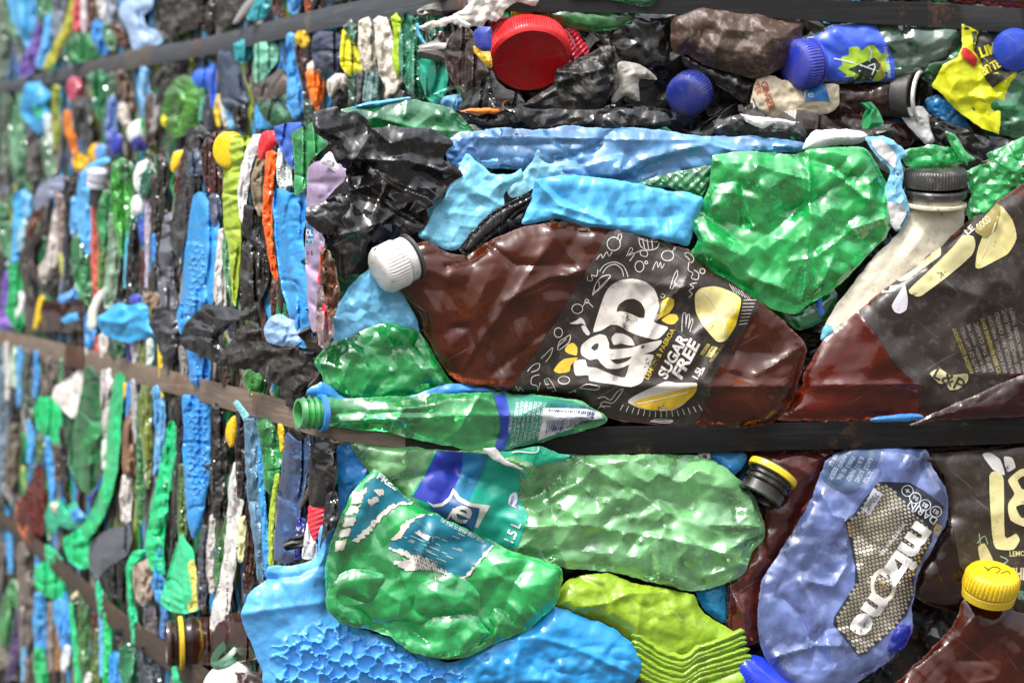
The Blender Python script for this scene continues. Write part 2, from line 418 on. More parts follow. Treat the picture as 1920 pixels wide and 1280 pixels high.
def glyphs(s, bold=0.0, shear=0.0):
    cu = bpy.data.curves.new('words', 'FONT'); cu.body = s; cu.size = 1; cu.offset = bold; cu.shear = shear
    cu.resolution_u = 3; cu.align_x = 'CENTER'
    o = bpy.data.objects.new('words', cu); COL.objects.link(o)
    me = bpy.data.meshes.new_from_object(o.evaluated_get(bpy.context.evaluated_depsgraph_get()))
    bpy.data.objects.remove(o); bpy.data.curves.remove(cu)
    bm = bmesh.new(); bm.from_mesh(me); bpy.data.meshes.remove(me)
    return bm
def text(name, s, cx, cy, width, height, ang, hx, on, parent, bold=0.012, shear=0.0, lift=1.7, kind='ink', curve=0.0):
    """words laid on a body: centre, width and height in photograph pixels, angle counter-clockwise"""
    bm = glyphs(s, bold, shear)
    xs = [v.co.x for v in bm.verts]; ys = [v.co.y for v in bm.verts]
    x0, x1, y0, y1 = min(xs), max(xs), min(ys), max(ys)
    sx = width/(x1-x0); sy = height/(y1-y0)
    for v in bm.verts: v.co = Vector(((v.co.x-(x0+x1)/2)*sx, (v.co.y-(y0+y1)/2)*sy, 0))
    st = 7.0
    for ax, n in (((1, 0, 0), width), ((0, 1, 0), height)):
        k = -n/2+st
        while k < n/2:
            bmesh.ops.bisect_plane(bm, geom=bm.verts[:]+bm.edges[:]+bm.faces[:], plane_co=Vector(ax)*k, plane_no=ax); k += st
    bmesh.ops.triangulate(bm, faces=bm.faces[:])
    bm.verts.index_update()
    L = np.array([(v.co.x, v.co.y) for v in bm.verts]); T = np.array([[v.index for v in f.verts] for f in bm.faces]); bm.free()
    a = math.radians(ang); u, v = L[:, 0], L[:, 1]+curve*(L[:, 0]/max(1, width))**2
    V = np.stack([cx+u*math.cos(a)-v*math.sin(a), cy-u*math.sin(a)-v*math.cos(a)], 1)
    P, ok = drape(V, on, lift); T = T[ok[T].all(1)]
    if len(T) == 0: return None
    used = np.unique(T); mp = np.full(len(V), -1); mp[used] = np.arange(len(used))
    return mesh_obj(name, P[used], mp[T], M(kind, hx), parent, 60)
def lathe(name, cx, cy, axis, prof, hx, kind='hdpe', face='RM', off=0, ribs=None, squash=1.0, segs=72, parent=None, label=None, cat=None, group=None,
          cap_ends=True, dent=0.0, sharp=35, mat=None):
    """turned part: prof = (radius, distance along the axis) in pixels; axis = (right, down, towards the camera)"""
    d = float(FACES[face](cx))-off*U; k = d/F
    A = Vector((axis[0], -axis[2], -axis[1])).normalized()
    e1 = A.cross(Vector((0, 1, 0)));  e1 = e1.normalized() if e1.length > 1e-3 else Vector((1, 0, 0))
    e2 = A.cross(e1).normalized()
    B = Vector(pos(cx, cy, d)); V = []; T = []
    prof = [(r, t) for r, t in prof]
    for (r, t) in prof:
        for s in range(segs):
            an = 2*math.pi*s/segs; rr = r
            if ribs and ribs[2] <= t <= ribs[3]: rr = r+ribs[1]*(1 if (s*ribs[0]//segs*2 % 2 == 0 and (s*ribs[0]/segs) % 1 < 0.5) else -0.2)
            rr += dent*r*vnoise(np.array([an*1.5+cx]), np.array([t*0.03+cy]), 3)[0]
            V.append(B+(e1*math.cos(an)*rr+e2*math.sin(an)*rr*squash+A*t)*k)
    n = len(prof)
    for a in range(n-1):
        for s in range(segs):
            s2 = (s+1) % segs
            T += [(a*segs+s, (a+1)*segs+s, (a+1)*segs+s2), (a*segs+s, (a+1)*segs+s2, a*segs+s2)]
    if cap_ends:
        for a, fl in ((0, False), (n-1, True)):
            V.append(B+A*prof[a][1]*k); c = len(V)-1
            for s in range(segs):
                s2 = (s+1) % segs
                T.append((c, a*segs+s, a*segs+s2) if not fl else (c, a*segs+s2, a*segs+s))
    bm = bmesh.new(); vs = [bm.verts.new(v) for v in V]
    for t in T:
        try: bm.faces.new([vs[i] for i in t])
        except ValueError: pass
    bmesh.ops.recalc_face_normals(bm, faces=bm.faces[:]); bm.verts.index_update()
    T = [[v.index for v in f.verts] for f in bm.faces]; bm.free()
    o = mesh_obj(name, np.array([tuple(v) for v in V]), T, mat or M(kind, hx), parent, sharp)
    tag(o, label, cat, group); BOD[o.name] = ([Vector(v) for v in V], [tuple(t) for t in T])
    return o
def strip_outline(cl):
    c = np.array(cl, float); p = c[:, :2]; w_ = c[:, 2]/2
    q = []; ww = []
    m = len(p)
    for k in range(m-1):
        a, b_, cc, d = p[max(k-1, 0)], p[k], p[k+1], p[min(k+2, m-1)]
        for t in (0, .25, .5, .75):
            q.append(0.5*((2*b_)+(cc-a)*t+(2*a-5*b_+4*cc-d)*t*t+(3*b_-a-3*cc+d)*t**3)); ww.append(w_[k]*(1-t)+w_[k+1]*t)
    q.append(p[-1]); ww.append(w_[-1]); q = np.array(q); ww = np.array(ww)
    g = np.gradient(q, axis=0); g /= np.linalg.norm(g, axis=1)[:, None]+1e-9
    n = np.stack([-g[:, 1], g[:, 0]], 1)
    L = (q+n*ww[:, None]); Rr = (q-n*ww[:, None])[::-1]
    return [tuple(x) for x in L]+[tuple(q[-1]+g[-1]*ww[-1]*0.6)]+[tuple(x) for x in Rr]+[tuple(q[0]-g[0]*ww[0]*0.6)]
def strip(name, label, cat, cl, hx, kind='hdpe', face='LM', off=0, b=None, cr=None, group=None, parent=None, rough=1.0, fn=None, sharp=24, res=None, mat=None):
    if kind == 'hdpe' and int(cl[0][0]*3+cl[-1][1]) % 5 < 3: kind = 'gloss'
    ol = strip_outline(cl); wd = max(c[2] for c in cl)
    if b is None: b = 0.34*wd
    if cr is None: cr = ((max(6, wd*0.42), max(20, wd*1.6)), max(3.5, wd*0.42))
    sd = int(cl[0][0]*7+cl[0][1])
    pl = lambda x, y, d: (wd*0.13*facet(x/max(3.5, wd*0.2), y/max(14, wd*1.1), sd+5)+wd*0.16*facet(x/max(6, wd*0.5), y/max(8, wd*0.55), sd+9))*np.clip(d/4, 0, 1)
    fn2 = (lambda x, y, d: pl(x, y, d)+fn(x, y, d)) if fn else pl
    fn = fn
    return shell(name, ol, hx, kind, face, off, b, cr=cr, label=label, cat=cat, group=group, parent=parent, rough=rough, fn=fn2, sharp=sharp, corner=True, R=wd*0.5, res=res or min(3.2, max(2.0, wd/11)), mat=mat, folds=0)
def ribbon(name, path, hx, label, cat, thick=5, kind='strap', parent=None):
    """a steel band: path = (x, y top, y bottom, depth in metres)"""
    p = np.array(path, float); q = []
    m = len(p)
    for k in range(m-1):
        a, b_, c, d = p[max(k-1, 0)], p[k], p[k+1], p[min(k+2, m-1)]
        for t in np.arange(12)/12: q.append(0.5*((2*b_)+(c-a)*t+(2*a-5*b_+4*c-d)*t*t+(3*b_-a-3*c+d)*t**3))
    q.append(p[-1]); q = np.array(q); V = []; T = []
    e = 0.06
    for (x, yt, yb, d) in q:
        k = d/F
        wob = 0.8*math.sin(x*0.021)+0.5*math.sin(x*0.057+1)
        h = yb-yt
        for fy, dd in ((0.0, thick), (0.0, 0.8), (e*0.3, 0), (1-e*0.3, 0), (1, 0.8), (1, thick)):
            V.append(pos(x, yt+h*fy+wob*0.4, d+dd*k))
    n = len(q)
    for a in range(n-1):
        for s in range(6):
            s2 = (s+1) % 6; T.append((a*6+s, a*6+s2, (a+1)*6+s2, (a+1)*6+s))
    T.append(tuple(range(6))[::-1]); T.append(tuple((n-1)*6+s for s in range(6)))
    bm = bmesh.new(); vs = [bm.verts.new(v) for v in V]
    for t in T: bm.faces.new([vs[i] for i in t])
    bmesh.ops.recalc_face_normals(bm, faces=bm.faces[:]); bm.verts.index_update()
    T = [[v.index for v in f.verts] for f in bm.faces]; bm.free()
    o = mesh_obj(name, np.array(V), T, M(kind, hx), parent, 40)
    tri = [(t[0], t[k], t[k+1]) for t in T for k in range(1, len(t)-1)]
    BOD[o.name] = ([Vector(v) for v in V], tri)
    return tag(o, label, cat)
def zt(x0, y0, s):
    """coordinates read off an enlargement of the photograph"""
    return lambda pts: [(x0+x/s, y0+y/s) for x, y in pts]
def hexes(cell, amp, s, ang=0.0, keep=None, wl=0.3, wall=0.11):
    """wavy honeycomb walls pressed into sheet plastic (distance to the nearest cell border)"""
    def f(x, y, dist):
        c, si = math.cos(ang), math.sin(ang)
        X = (x*c+y*si)/cell; Y = (-x*si+y*c)/cell/0.866
        X, Y = X+wl*0.5*vnoise(X*1.3, Y*1.3, s)+wl*0.42*vnoise(X*3.1, Y*3.1, s+2), Y+wl*0.5*vnoise(X*1.3+9, Y*1.3, s+1)+wl*0.42*vnoise(X*3.1+4, Y*3.1, s+3)
        j0 = np.floor(Y); f1 = np.full(x.shape, 9.0); f2 = np.full(x.shape, 9.0)
        for dj in (-1, 0, 1, 2):
            j = j0+dj; sh = (j % 2)*0.5; i0 = np.floor(X-sh)
            for di in (-1, 0, 1, 2):
                i = i0+di
                px = i+sh+0.18*hsh(i, j, s+7); py = j+0.18*hsh(i, j, s+8)
                d = np.hypot(X-px, (Y-py)*0.866)
                f2 = np.where(d < f1, f1, np.minimum(f2, d)); f1 = np.minimum(f1, d)
        g = amp*(np.exp(-((f2-f1)/wall)**2)-0.3)*np.clip((dist-4)/10, 0, 1)
        return g*keep(x, y) if keep is not None else g
    return f
# ---------------------------------------------------------------- yard and the pressed insides of the two bales
def build_ground():
    V = [(-150, -150, 0), (150, -150, 0), (150, 150, 0), (-150, 150, 0)]
    o = mesh_obj('ground', V, [(0, 1, 2, 3)], M('ground', '#4b4845')); o['kind'] = 'structure'
build_ground()
SCRAP = ['#26231f', '#1d2a22', '#1f6a3c', '#2a86b8', '#2b2a2e', '#4a3026', '#14824a', '#3c3a36', '#5a5652', '#2c7fc0', '#7a7670', '#1e1c1b', '#8a9a3a', '#35405c', '#2f2622', '#9a948c']
def scraps(name, label, zones, core, n, seed):
    rng = np.random.default_rng(seed); V = []; T = []; fm = []
    for (face, x0, x1, y0, y1, cnt, vert) in zones:
        for _ in range(cnt):
            x = rng.uniform(x0, x1); y = rng.uniform(y0, y1)
            ln = rng.uniform(90, 330) if vert else rng.uniform(60, 190); wd = rng.uniform(5, 17) if vert else rng.uniform(26, 80)
            if face == 'LM': y = max(y, 232+(590-x)*0.2+ln*0.5)
            if face == 'UL': y = min(y, 275+(590-x)*0.22-ln*0.5)
            an = (math.pi/2+rng.normal(0, 0.07)) if vert else rng.uniform(0, math.pi)
            off = rng.uniform(-75, -40) if vert else rng.uniform(-84, -46); m = 15; base = len(V); ph = rng.uniform(0, 6)
            rows = []
            for k in range(m):
                t = (k/(m-1)-0.5)
                sx = x+t*ln*math.cos(an)+math.sin(k*0.6+ph)*wd*0.35+rng.normal(0, wd*0.06); sy = y+t*ln*math.sin(an)
                ww = wd*(0.45+0.55*math.sin(math.pi*(k+0.6)/(m+0.2)))*0.5*rng.uniform(0.75, 1.2)
                r = []
                dS = float(FACES[face](sx))
                for j, (q, h) in enumerate(((-1, 0), (-0.45, 0.8), (0.1, 1), (0.55, 0.7), (1, 0), (0, -0.9))):
                    X = sx-math.sin(an)*ww*q; Y = sy+math.cos(an)*ww*q
                    d0 = dS+(float(FACES[face](X))-dS)*0.25; kk = d0/F
                    V.append(pos(X, Y, d0-(off+h*ww*0.9+rng.normal(0, wd*0.13))*kk)); r.append(len(V)-1)
                rows.append(r)
            ci = int(rng.integers(0, len(SCRAP))) if vert else int(rng.choice([0, 1, 4, 5, 7, 8, 10, 11, 13, 14, 6, 3]))
            for a in range(m-1):
                for s in range(6):
                    s2 = (s+1) % 6; T.append((rows[a][s], rows[a][s2], rows[a+1][s2])); T.append((rows[a][s], rows[a+1][s2], rows[a+1][s])); fm += [ci, ci]
            for row, fl in ((rows[0], 1), (rows[-1], 0)):
                for s in range(1, 5):
                    t = (row[0], row[s], row[s+1]); T.append(t if fl == 0 else t[::-1]); fm.append(ci)
    # the solid pressed heart of the bale
    (cxp, cyp), (lx, ly), (rx, ry), zb, ztp = core
    ring = [(lx, ly), (cxp, cyp), (rx, ry), (rx, ry+0.9), (lx+0.5, ly+0.9)]
    b0 = len(V); m = len(ring)
    for z in (zb, ztp):
        for q in ring: V.append(np.array((q[0], q[1], z)))
    for s in range(m):
        s2 = (s+1) % m; T += [(b0+s, b0+s2, b0+m+s2), (b0+s, b0+m+s2, b0+m+s)]; fm += [0, 0]
    for k in range(1, m-1): T += [(b0, b0+k+1, b0+k), (b0+m, b0+m+k, b0+m+k+1)]; fm += [0, 0]
    o = mesh_obj(name, np.array(V), T, [M('hdpe', c) for c in SCRAP], None, 30, fm)
    o['label'] = label; o['kind'] = 'stuff'
def facept(face, px, off):
    d = float(FACES[face](px))-off*U; p = pos(px, 400, d); return (float(p[0]), float(p[1]))
def zpx(py, d): return EYE-(py-CY)/F*d
scraps('plastic_scraps', 'tightly pressed mass of plastic scraps filling the gaps of the lower bale',
       [('LM', -60, 600, 250, 1330, 1100, True), ('RM', 590, 1960, 240, 1320, 330, False)],
       (facept('RM', 650, -92), facept('LM', -150, -85), facept('RM', 2150, -92), 0.02, zpx(345, 1.85)), 0, 3)
scraps('plastic_scraps', 'tightly pressed mass of plastic scraps filling the gaps of the upper bale',
       [('UL', -60, 860, -60, 360, 700, True), ('UR', 850, 1960, -60, 280, 230, False)],
       (facept('UR', 910, -92), facept('UL', -150, -85), facept('UR', 2150, -92), zpx(343, 1.9), zpx(-330, 1.9)), 0, 4)
# ---------------------------------------------------------------- straps
def D(face, x, off): return float(FACES[face](x))-off*U*float(FACES[face](x))/1.76
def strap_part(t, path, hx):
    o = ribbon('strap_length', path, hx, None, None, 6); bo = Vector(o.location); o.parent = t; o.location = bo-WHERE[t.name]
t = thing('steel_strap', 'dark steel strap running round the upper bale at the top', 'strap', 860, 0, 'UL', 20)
strap_part(t, [(-60, 166, 186, D('UL', -60, 10)), (20, 151, 171, D('UL', 20, 10)), (235, 99, 131, D('UL', 235, 12)), (403, 66, 101, D('UL', 403, 14)), (640, 8, 50, D('UL', 640, 16)), (830, -26, 22, D('UL', 830, 22)), (880, -30, 20, D('UR', 880, 26))], '#484b50')  # paler grey: light caught on this side is put into the colour
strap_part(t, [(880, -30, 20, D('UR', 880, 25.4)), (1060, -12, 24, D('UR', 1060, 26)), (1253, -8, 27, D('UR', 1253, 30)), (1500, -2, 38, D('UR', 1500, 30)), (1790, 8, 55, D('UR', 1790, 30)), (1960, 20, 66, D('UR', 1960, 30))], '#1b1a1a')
t = thing('steel_strap', 'steel strap round the middle of the lower bale, sunlit brown left and black right', 'strap', 600, 795, 'LM', 20)
strap_part(t, [(-60, 604, 632, D('LM', -60, 10)), (0, 617, 647, D('LM', 0, 10)), (155, 652, 692, D('LM', 155, 12)), (300, 689, 731, D('LM', 300, 13)), (430, 722, 768, D('LM', 430, 14)), (530, 748, 797, D('LM', 530, 14)), (595, 768, 818, D('LM', 597, 22)), (680, 786, 832, D('RM', 680, 26)), (760, 795, 840, D('RM', 760, 27))], '#75665a')  # brown length, its sunlit lightness put into the colour
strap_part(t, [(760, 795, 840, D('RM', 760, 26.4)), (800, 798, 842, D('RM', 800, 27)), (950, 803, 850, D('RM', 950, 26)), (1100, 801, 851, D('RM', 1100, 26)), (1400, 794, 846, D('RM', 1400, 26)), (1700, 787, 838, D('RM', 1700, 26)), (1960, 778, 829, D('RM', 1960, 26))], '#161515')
ribbon('steel_strap', [(-40, 925, 950, D('LM', -40, 30)), (40, 985, 1015, D('LM', 40, 30)), (120, 1053, 1090, D('LM', 120, 30)), (215, 1135, 1180, D('LM', 215, 30)), (300, 1196, 1245, D('LM', 300, 30)), (400, 1262, 1320, D('LM', 400, 30)), (520, 1345, 1410, D('LM', 520, 30))],
       '#42372e', 'brown steel strap slanting across the bottom left of the lower bale', 'strap', 6)
ribbon('strap_seal', [(233, 96, 133, D('UL', 233, 19)), (262, 90, 127, D('UL', 262, 19)), (288, 84, 123, D('UL', 288, 19))], '#55524e', 'ridged grey crimp seal clamped on the upper steel strap', 'strap seal', 5)
ribbon('strap_seal', [(122, 643, 686, D('LM', 122, 18)), (140, 647, 690, D('LM', 140, 18)), (157, 651, 694, D('LM', 157, 18))], '#4a3126', 'rusty crimp seal clamped on the middle steel strap', 'strap seal', 5)

# ---------------------------------------------------------------- brown sugar free lemon bottle in the middle
Z = zt(940, 420, 3.368)
t = thing('plastic_bottle', 'crushed brown lemon drink bottle with white cap and dark sugar free label', 'bottle', 1120, 740, off=20)
lp = shell('bottle_body', [(772, 462), (800, 453), (835, 470), (878, 479), (905, 460), (950, 436), (1010, 419), (1075, 417), (1140, 431), (1210, 444), (1285, 468), (1345, 512), (1405, 552), (1462, 592), (1503, 634), (1515, 662), (1501, 700), (1490, 742), (1474, 772), (1440, 797), (1330, 802), (1200, 793), (1110, 776), (1075, 738), (960, 736), (885, 728), (852, 712), (826, 680), (803, 632), (786, 590), (757, 552), (732, 530), (745, 498)],
    '#8a3c16', 'petd', off=26, b=20, R=36, cr=(110, 22), res=5.5, parent=t, sharp=22,
    creases=[([(858, 718), (960, 726), (1080, 724), (1330, 724), (1470, 722)], 9, 9), ([(945, 565), (1030, 519), (1060, 516), (1110, 520), (1200, 530), (1300, 540)], 7, 9), ([(1060, 516), (1090, 505)], 6, 7), ([(868, 690), (905, 630), (960, 560), (1020, 470)], 6, 10), ([(925, 700), (1000, 640), (1050, 600)], -5, 8),
             ([(838, 500), (872, 492), (900, 470)], -10, 7), ([(780, 500), (840, 520)], 6, 12), ([(1330, 724), (1345, 640), (1400, 560)], 4, 14), ([(1180, 545), (1160, 640), (1140, 720)], 5, 12), ([(1420, 700), (1450, 685), (1500, 650)], 8, 8), ([(1030, 430), (1060, 470), (1090, 505)], 5, 7)])
lab = decal('wrap_label', [(1143, 433), (1210, 446), (1285, 470), (1345, 514), (1405, 553), (1422, 575), (1380, 640), (1330, 720), (1331, 735), (1300, 795), (1200, 789), (1120, 774), (1078, 737), (962, 733), (968, 715), (1005, 660), (1050, 590), (1085, 530), (1118, 478)], '#2e2620', lp, t, 'label', 1.0, 5.5)
BOD[lab.name] = None
decal('lettering', Z([(580, 680), (600, 600), (650, 450), (690, 390), (750, 355), (830, 345), (910, 365), (965, 410), (993, 480), (990, 540), (962, 616), (1050, 650), (1045, 670), (1000, 718), (960, 728), (830, 690), (740, 640), (690, 637), (630, 672)]), '#d8d0c8', lp, lab, lift=2.2, res=4.5, holes=[Z([(728, 552), (742, 510), (785, 478), (840, 472), (885, 500), (906, 545), (902, 592), (870, 590), (820, 568), (760, 550)])])
decal('lettering', Z([(500, 800), (510, 760), (560, 720), (620, 695), (660, 705), (680, 750), (690, 790), (820, 780), (900, 755), (1010, 733), (1005, 760), (960, 800), (860, 835), (800, 890), (740, 912), (670, 912), (630, 880), (605, 850), (560, 858), (510, 830)]), '#d8d0c8', lp, lab, lift=2.2, res=4.5, holes=[Z([(567, 782), (590, 757), (615, 753), (610, 785), (588, 800)]), Z([(690, 858), (760, 848), (828, 836), (790, 868), (730, 884)])])
decal('lettering', [Z([(695, 720), (720, 690), (770, 692), (820, 720), (842, 765), (800, 765), (760, 755), (710, 762)]), Z([(455, 890), (470, 860), (530, 855), (545, 900), (600, 907), (700, 950), (782, 966), (820, 840), (870, 822), (960, 825), (950, 870), (905, 960), (885, 1000), (820, 1028), (700, 1010), (560, 990), (548, 955), (470, 955)])], '#d8d0c8', lp, lab, lift=2.2, res=4.5)
decal('lemon_drawing', [Z([(985, 600), (1008, 540), (1015, 490), (1050, 463), (1088, 475), (1090, 515), (1060, 560), (1010, 590)]), Z([(1010, 605), (1060, 570), (1105, 572), (1118, 600), (1090, 632), (1050, 630)]), Z([(400, 795), (420, 760), (455, 750), (480, 780), (475, 830), (420, 815)]), Z([(330, 925), (360, 880), (400, 850), (485, 842), (440, 890), (430, 930), (370, 943)])], '#e0bf3e', lp, lab, lift=2.2, res=5)
decal('lemon_drawing', Z([(1225, 440), (1260, 405), (1340, 392), (1400, 405), (1480, 440), (1512, 470), (1510, 520), (1480, 640), (1430, 720), (1400, 742), (1360, 740), (1280, 650), (1230, 560), (1222, 490)]), '#e2d491', lp, lab, lift=2.2, res=5)
decal('lemon_drawing', Z([(1512, 474), (1508, 520), (1478, 640), (1428, 716), (1412, 660), (1428, 612), (1480, 560), (1496, 505)]), '#e8c926', lp, lab, lift=3.0, res=5)
decal('lemon_drawing', Z([(800, 1125), (830, 1090), (1030, 995), (1110, 1002), (1232, 1002), (1228, 1040), (1160, 1130), (1080, 1175), (960, 1178), (870, 1160)]), '#e0d8d0', lp, lab, lift=2.2, res=5)
decal('lemon_drawing', Z([(830, 1128), (900, 1100), (1060, 1062), (1228, 1022), (1222, 1070), (1160, 1126), (1080, 1170), (960, 1173), (880, 1158)]), '#dcb62c', lp, lab, lift=3.0, res=5)
strokes('lemon_drawing', [Z([(1265, 420), (1320, 470), (1370, 550), (1415, 640), (1420, 700)]), Z([(860, 1135), (1000, 1105), (1180, 1060)])], '#ece6da', lp, lab, 1.6, 3.6)
dd = []
def circ(cx, cy, rx, ry=None, a0=0, a1=360, n=14):
    ry = ry or rx
    return [(cx+rx*math.cos(math.radians(a0+(a1-a0)*k/n)), cy+ry*math.sin(math.radians(a0+(a1-a0)*k/n))) for k in range(n+1)]
dd += [Z(circ(710, 125, 42)), Z(circ(872, 268, 28, 34)), Z(circ(915, 243, 9)), Z(circ(1050, 200, 38, 32)), Z(circ(1270, 297, 16)), Z(circ(1018, 453, 13)), Z(circ(480, 535, 34, 30)), Z(circ(540, 487, 12)), Z(circ(360, 685, 26, 30)), Z(circ(395, 985, 36, 24)),
       Z([(620, 300), (650, 260), (710, 240), (765, 260), (790, 300), (800, 335)]), Z([(640, 310), (670, 270), (720, 255), (760, 285), (772, 330)]), Z([(600, 225), (630, 190), (640, 215), (665, 175), (680, 205), (700, 175)]), Z([(745, 120), (760, 80), (752, 60)]), Z([(730, 100), (745, 60)]),
       Z([(868, 90), (880, 140), (930, 165), (985, 150), (1000, 105)]), Z([(890, 92), (905, 150)]), Z([(920, 96), (930, 160)]), Z([(950, 100), (955, 158)]), Z([(868, 90), (935, 70), (1000, 105), (940, 112), (868, 90)]), Z([(880, 165), (920, 172), (918, 205), (880, 195), (880, 165)]),
       Z([(790, 205), (815, 150), (830, 165), (800, 200), (845, 180), (810, 235)]), Z([(850, 180), (890, 165)]), Z([(955, 290), (980, 235), (990, 275), (1005, 240), (1012, 280), (1030, 250)]), Z([(1080, 180), (1100, 130), (1090, 165), (1105, 145)]), Z([(1155, 190), (1180, 180), (1215, 215), (1200, 245), (1180, 215), (1160, 200)]), Z([(1185, 240), (1180, 290), (1210, 310), (1200, 340), (1240, 350), (1245, 310), (1215, 290)]),
       Z([(1065, 410), (1085, 340), (1110, 290), (1112, 330), (1090, 370), (1105, 375), (1075, 412)]), Z([(1185, 465), (1205, 440), (1185, 420), (1215, 400), (1190, 380), (1235, 372)]), Z([(575, 440), (600, 370), (640, 330), (690, 325), (660, 370), (610, 420), (575, 440)]), Z([(575, 450), (640, 380), (690, 330)]), Z([(590, 430), (585, 395)]), Z([(620, 400), (615, 360)]),
       Z([(545, 330), (545, 355), (575, 355), (570, 320), (600, 330), (610, 285)]), Z([(515, 520), (540, 490), (580, 525)]), Z([(355, 795), (365, 745), (400, 720), (435, 700), (430, 740), (400, 770), (365, 795)]), Z([(360, 770), (410, 725)]), Z([(250, 850), (300, 800), (325, 780), (310, 830), (280, 870)]), Z([(165, 930), (200, 890), (240, 880), (235, 915), (190, 935)]),
       Z([(240, 950), (195, 965), (190, 1010), (225, 1020), (230, 1055), (245, 1000)]), Z([(270, 985), (300, 975), (345, 1055), (310, 1060), (270, 985)]), Z([(285, 985), (330, 1058)]), Z([(275, 1010), (300, 1010)]), Z([(295, 1035), (325, 1030)]), Z([(90, 1020), (110, 1055), (115, 1030), (140, 1055)]),
       Z([(495, 1035), (540, 1010), (620, 1025), (600, 1045), (540, 1040), (495, 1035)]), Z([(400, 1075), (440, 1060), (470, 1050), (440, 1095), (420, 1080)]), Z([(440, 1060), (420, 1110), (450, 1120)]), Z([(610, 1100), (650, 1090), (690, 1110), (730, 1060), (770, 1040), (740, 1090), (700, 1130), (650, 1120), (625, 1145), (690, 1150)]),
       Z([(1140, 680), (1145, 575), (1165, 565), (1165, 650)]), Z([(1165, 650), (1175, 575), (1190, 580), (1180, 660)]), Z([(1180, 660), (1200, 600), (1210, 610), (1190, 680)]), Z([(940, 1245), (990, 1230), (1085, 1240), (1040, 1255), (940, 1245)]), Z([(950, 1240), (1080, 1245)]), Z([(610, 1165), (630, 1150), (655, 1160)])]
for k in range(9): dd.append(Z([(1440+k*19, 380+k*10), (1470+k*18, 430+k*9)]))
for k in range(8): dd.append(Z([(1530-k*4, 480+k*22), (1610-k*8, 480+k*21)]))
for k in range(15): dd.append(Z([(770+k*34, 1140+40*math.sin(k/14*3.1)), (750+k*37, 1175+45*math.sin(k/14*3.1))]))
strokes('doodle_drawing', dd, '#cfc8c0', lp, lab, 1.5, 2.0)
decal('doodle_drawing', [Z([(430, 628), (470, 610), (500, 590), (520, 605), (535, 640), (505, 625), (480, 632)]), Z([(505, 645), (530, 640), (560, 690), (545, 705), (520, 680)])], '#cfc8c0', lp, lab, lift=2.2, res=5)
text('lettering', 'LEMON & PAEROA', *Z([(1000, 818)])[0], 106, 9.5, 61.5, '#d8bf3a', lp, lab)
text('lettering', 'SUGAR', *Z([(1082, 838)])[0], 88, 21, 62, '#e6e0d8', lp, lab, 0.035, 0.12)
text('lettering', 'FREE', *Z([(1166, 850)])[0], 78, 23, 62, '#e6e0d8', lp, lab, 0.035, 0.12)
text('lettering', '1.5L', *Z([(1242, 935)])[0], 25, 12, 62, '#e0dad2', lp, lab, 0.03)
strokes('lettering', [Z([(1262, 955), (1285, 905)])], '#e0dad2', lp, lab, 1.6, 2.2)
text('lettering', 'PER 250ml SERVE', *Z([(1362, 815)])[0], 41, 5, 51, '#a89a58', lp, lab)
decal('lettering', [Z([(1255, 820), (1300, 755), (1320, 760), (1275, 828)]), Z([(1290, 835), (1330, 770), (1368, 780), (1325, 842)])], '#b9a850', lp, lab, lift=2.2, smooth=False)
text('lettering', 'ENERGY', *Z([(1286, 792)])[0], 20, 4, 56, '#2e2620', lp, lab, lift=3.2)
text('lettering', '12.6kJ', *Z([(1322, 806)])[0], 20, 5, 56, '#2e2620', lp, lab, lift=3.2)
ax = (-0.80, 0.38, 0.42)
cap = thing_cap = lathe('bottle_cap', 768, 483, ax, [(40, 0), (43, 3), (43, 16), (41, 18), (39, 19), (44, 21), (45, 24), (44.5, 58), (41, 66), (35, 70), (20, 71)], '#e4e2de', 'hdpe', off=45, ribs=(44, 1.5, 24, 60), parent=t, segs=220)
lathe('neck_ring', 768, 483, ax, [(40, -9), (46, -7), (46, -3), (40, -1)], '#2a120c', 'petd', off=45, parent=t)
text('lettering', 'L&P', 704, 455, 34, 16, 52, '#55504c', cap, cap, 0.02, lift=1.2)

shell('plastic_scrap', [(812, 612), (888, 588), (896, 646), (880, 690), (832, 684)], '#d8441c', 'hdpe', off=2, b=4, cr=(30, 3), label='orange red scrap glowing through the brown lemon bottle', cat='scrap')
# ---------------------------------------------------------------- second lemon bottle on the right
Z = zt(1460, 300, 2.461)
t = thing('plastic_bottle', 'flattened brown lemon bottle at right edge with pale slanted letters on label', 'bottle', 1750, 770, off=10)
l2 = shell('bottle_body', Z([(-5, 1205), (40, 1130), (108, 1045), (112, 1015), (130, 960), (210, 835), (365, 700), (480, 600), (700, 430), (860, 290), (960, 225), (1132, 102), (1200, 60), (1200, 640), (1200, 1180), (900, 1195), (640, 1202), (300, 1206)]), '#a03414', 'petd', off=22, b=18, R=34, cr=(130, 18), res=6, parent=t, sharp=22,
    creases=[(Z([(112, 1042), (300, 1036), (640, 1036)]), 11, 8), (Z([(365, 705), (480, 860), (590, 995), (660, 1050)]), 8, 10), (Z([(590, 995), (800, 990), (1130, 985)]), 5, 9), (Z([(112, 1042), (40, 1140)]), -8, 10), (Z([(660, 1050), (640, 1200)]), 6, 8)], tilt=(0.0, 0.02))
lab = decal('wrap_label', Z([(372, 702), (480, 606), (700, 436), (860, 296), (960, 233), (1060, 165), (1130, 170), (1190, 150), (1190, 920), (1100, 985), (960, 1080), (800, 1130), (655, 1160), (648, 1050), (590, 990), (530, 935), (450, 800)]), '#2c231e', l2, t, 'label', 1.0, 6, smooth=True)
decal('lettering', Z([(600, 600), (700, 505), (800, 405), (850, 348), (898, 352), (908, 392), (890, 440), (800, 520), (665, 622), (630, 628)]), '#ded49c', l2, lab, lift=2.2, res=5)
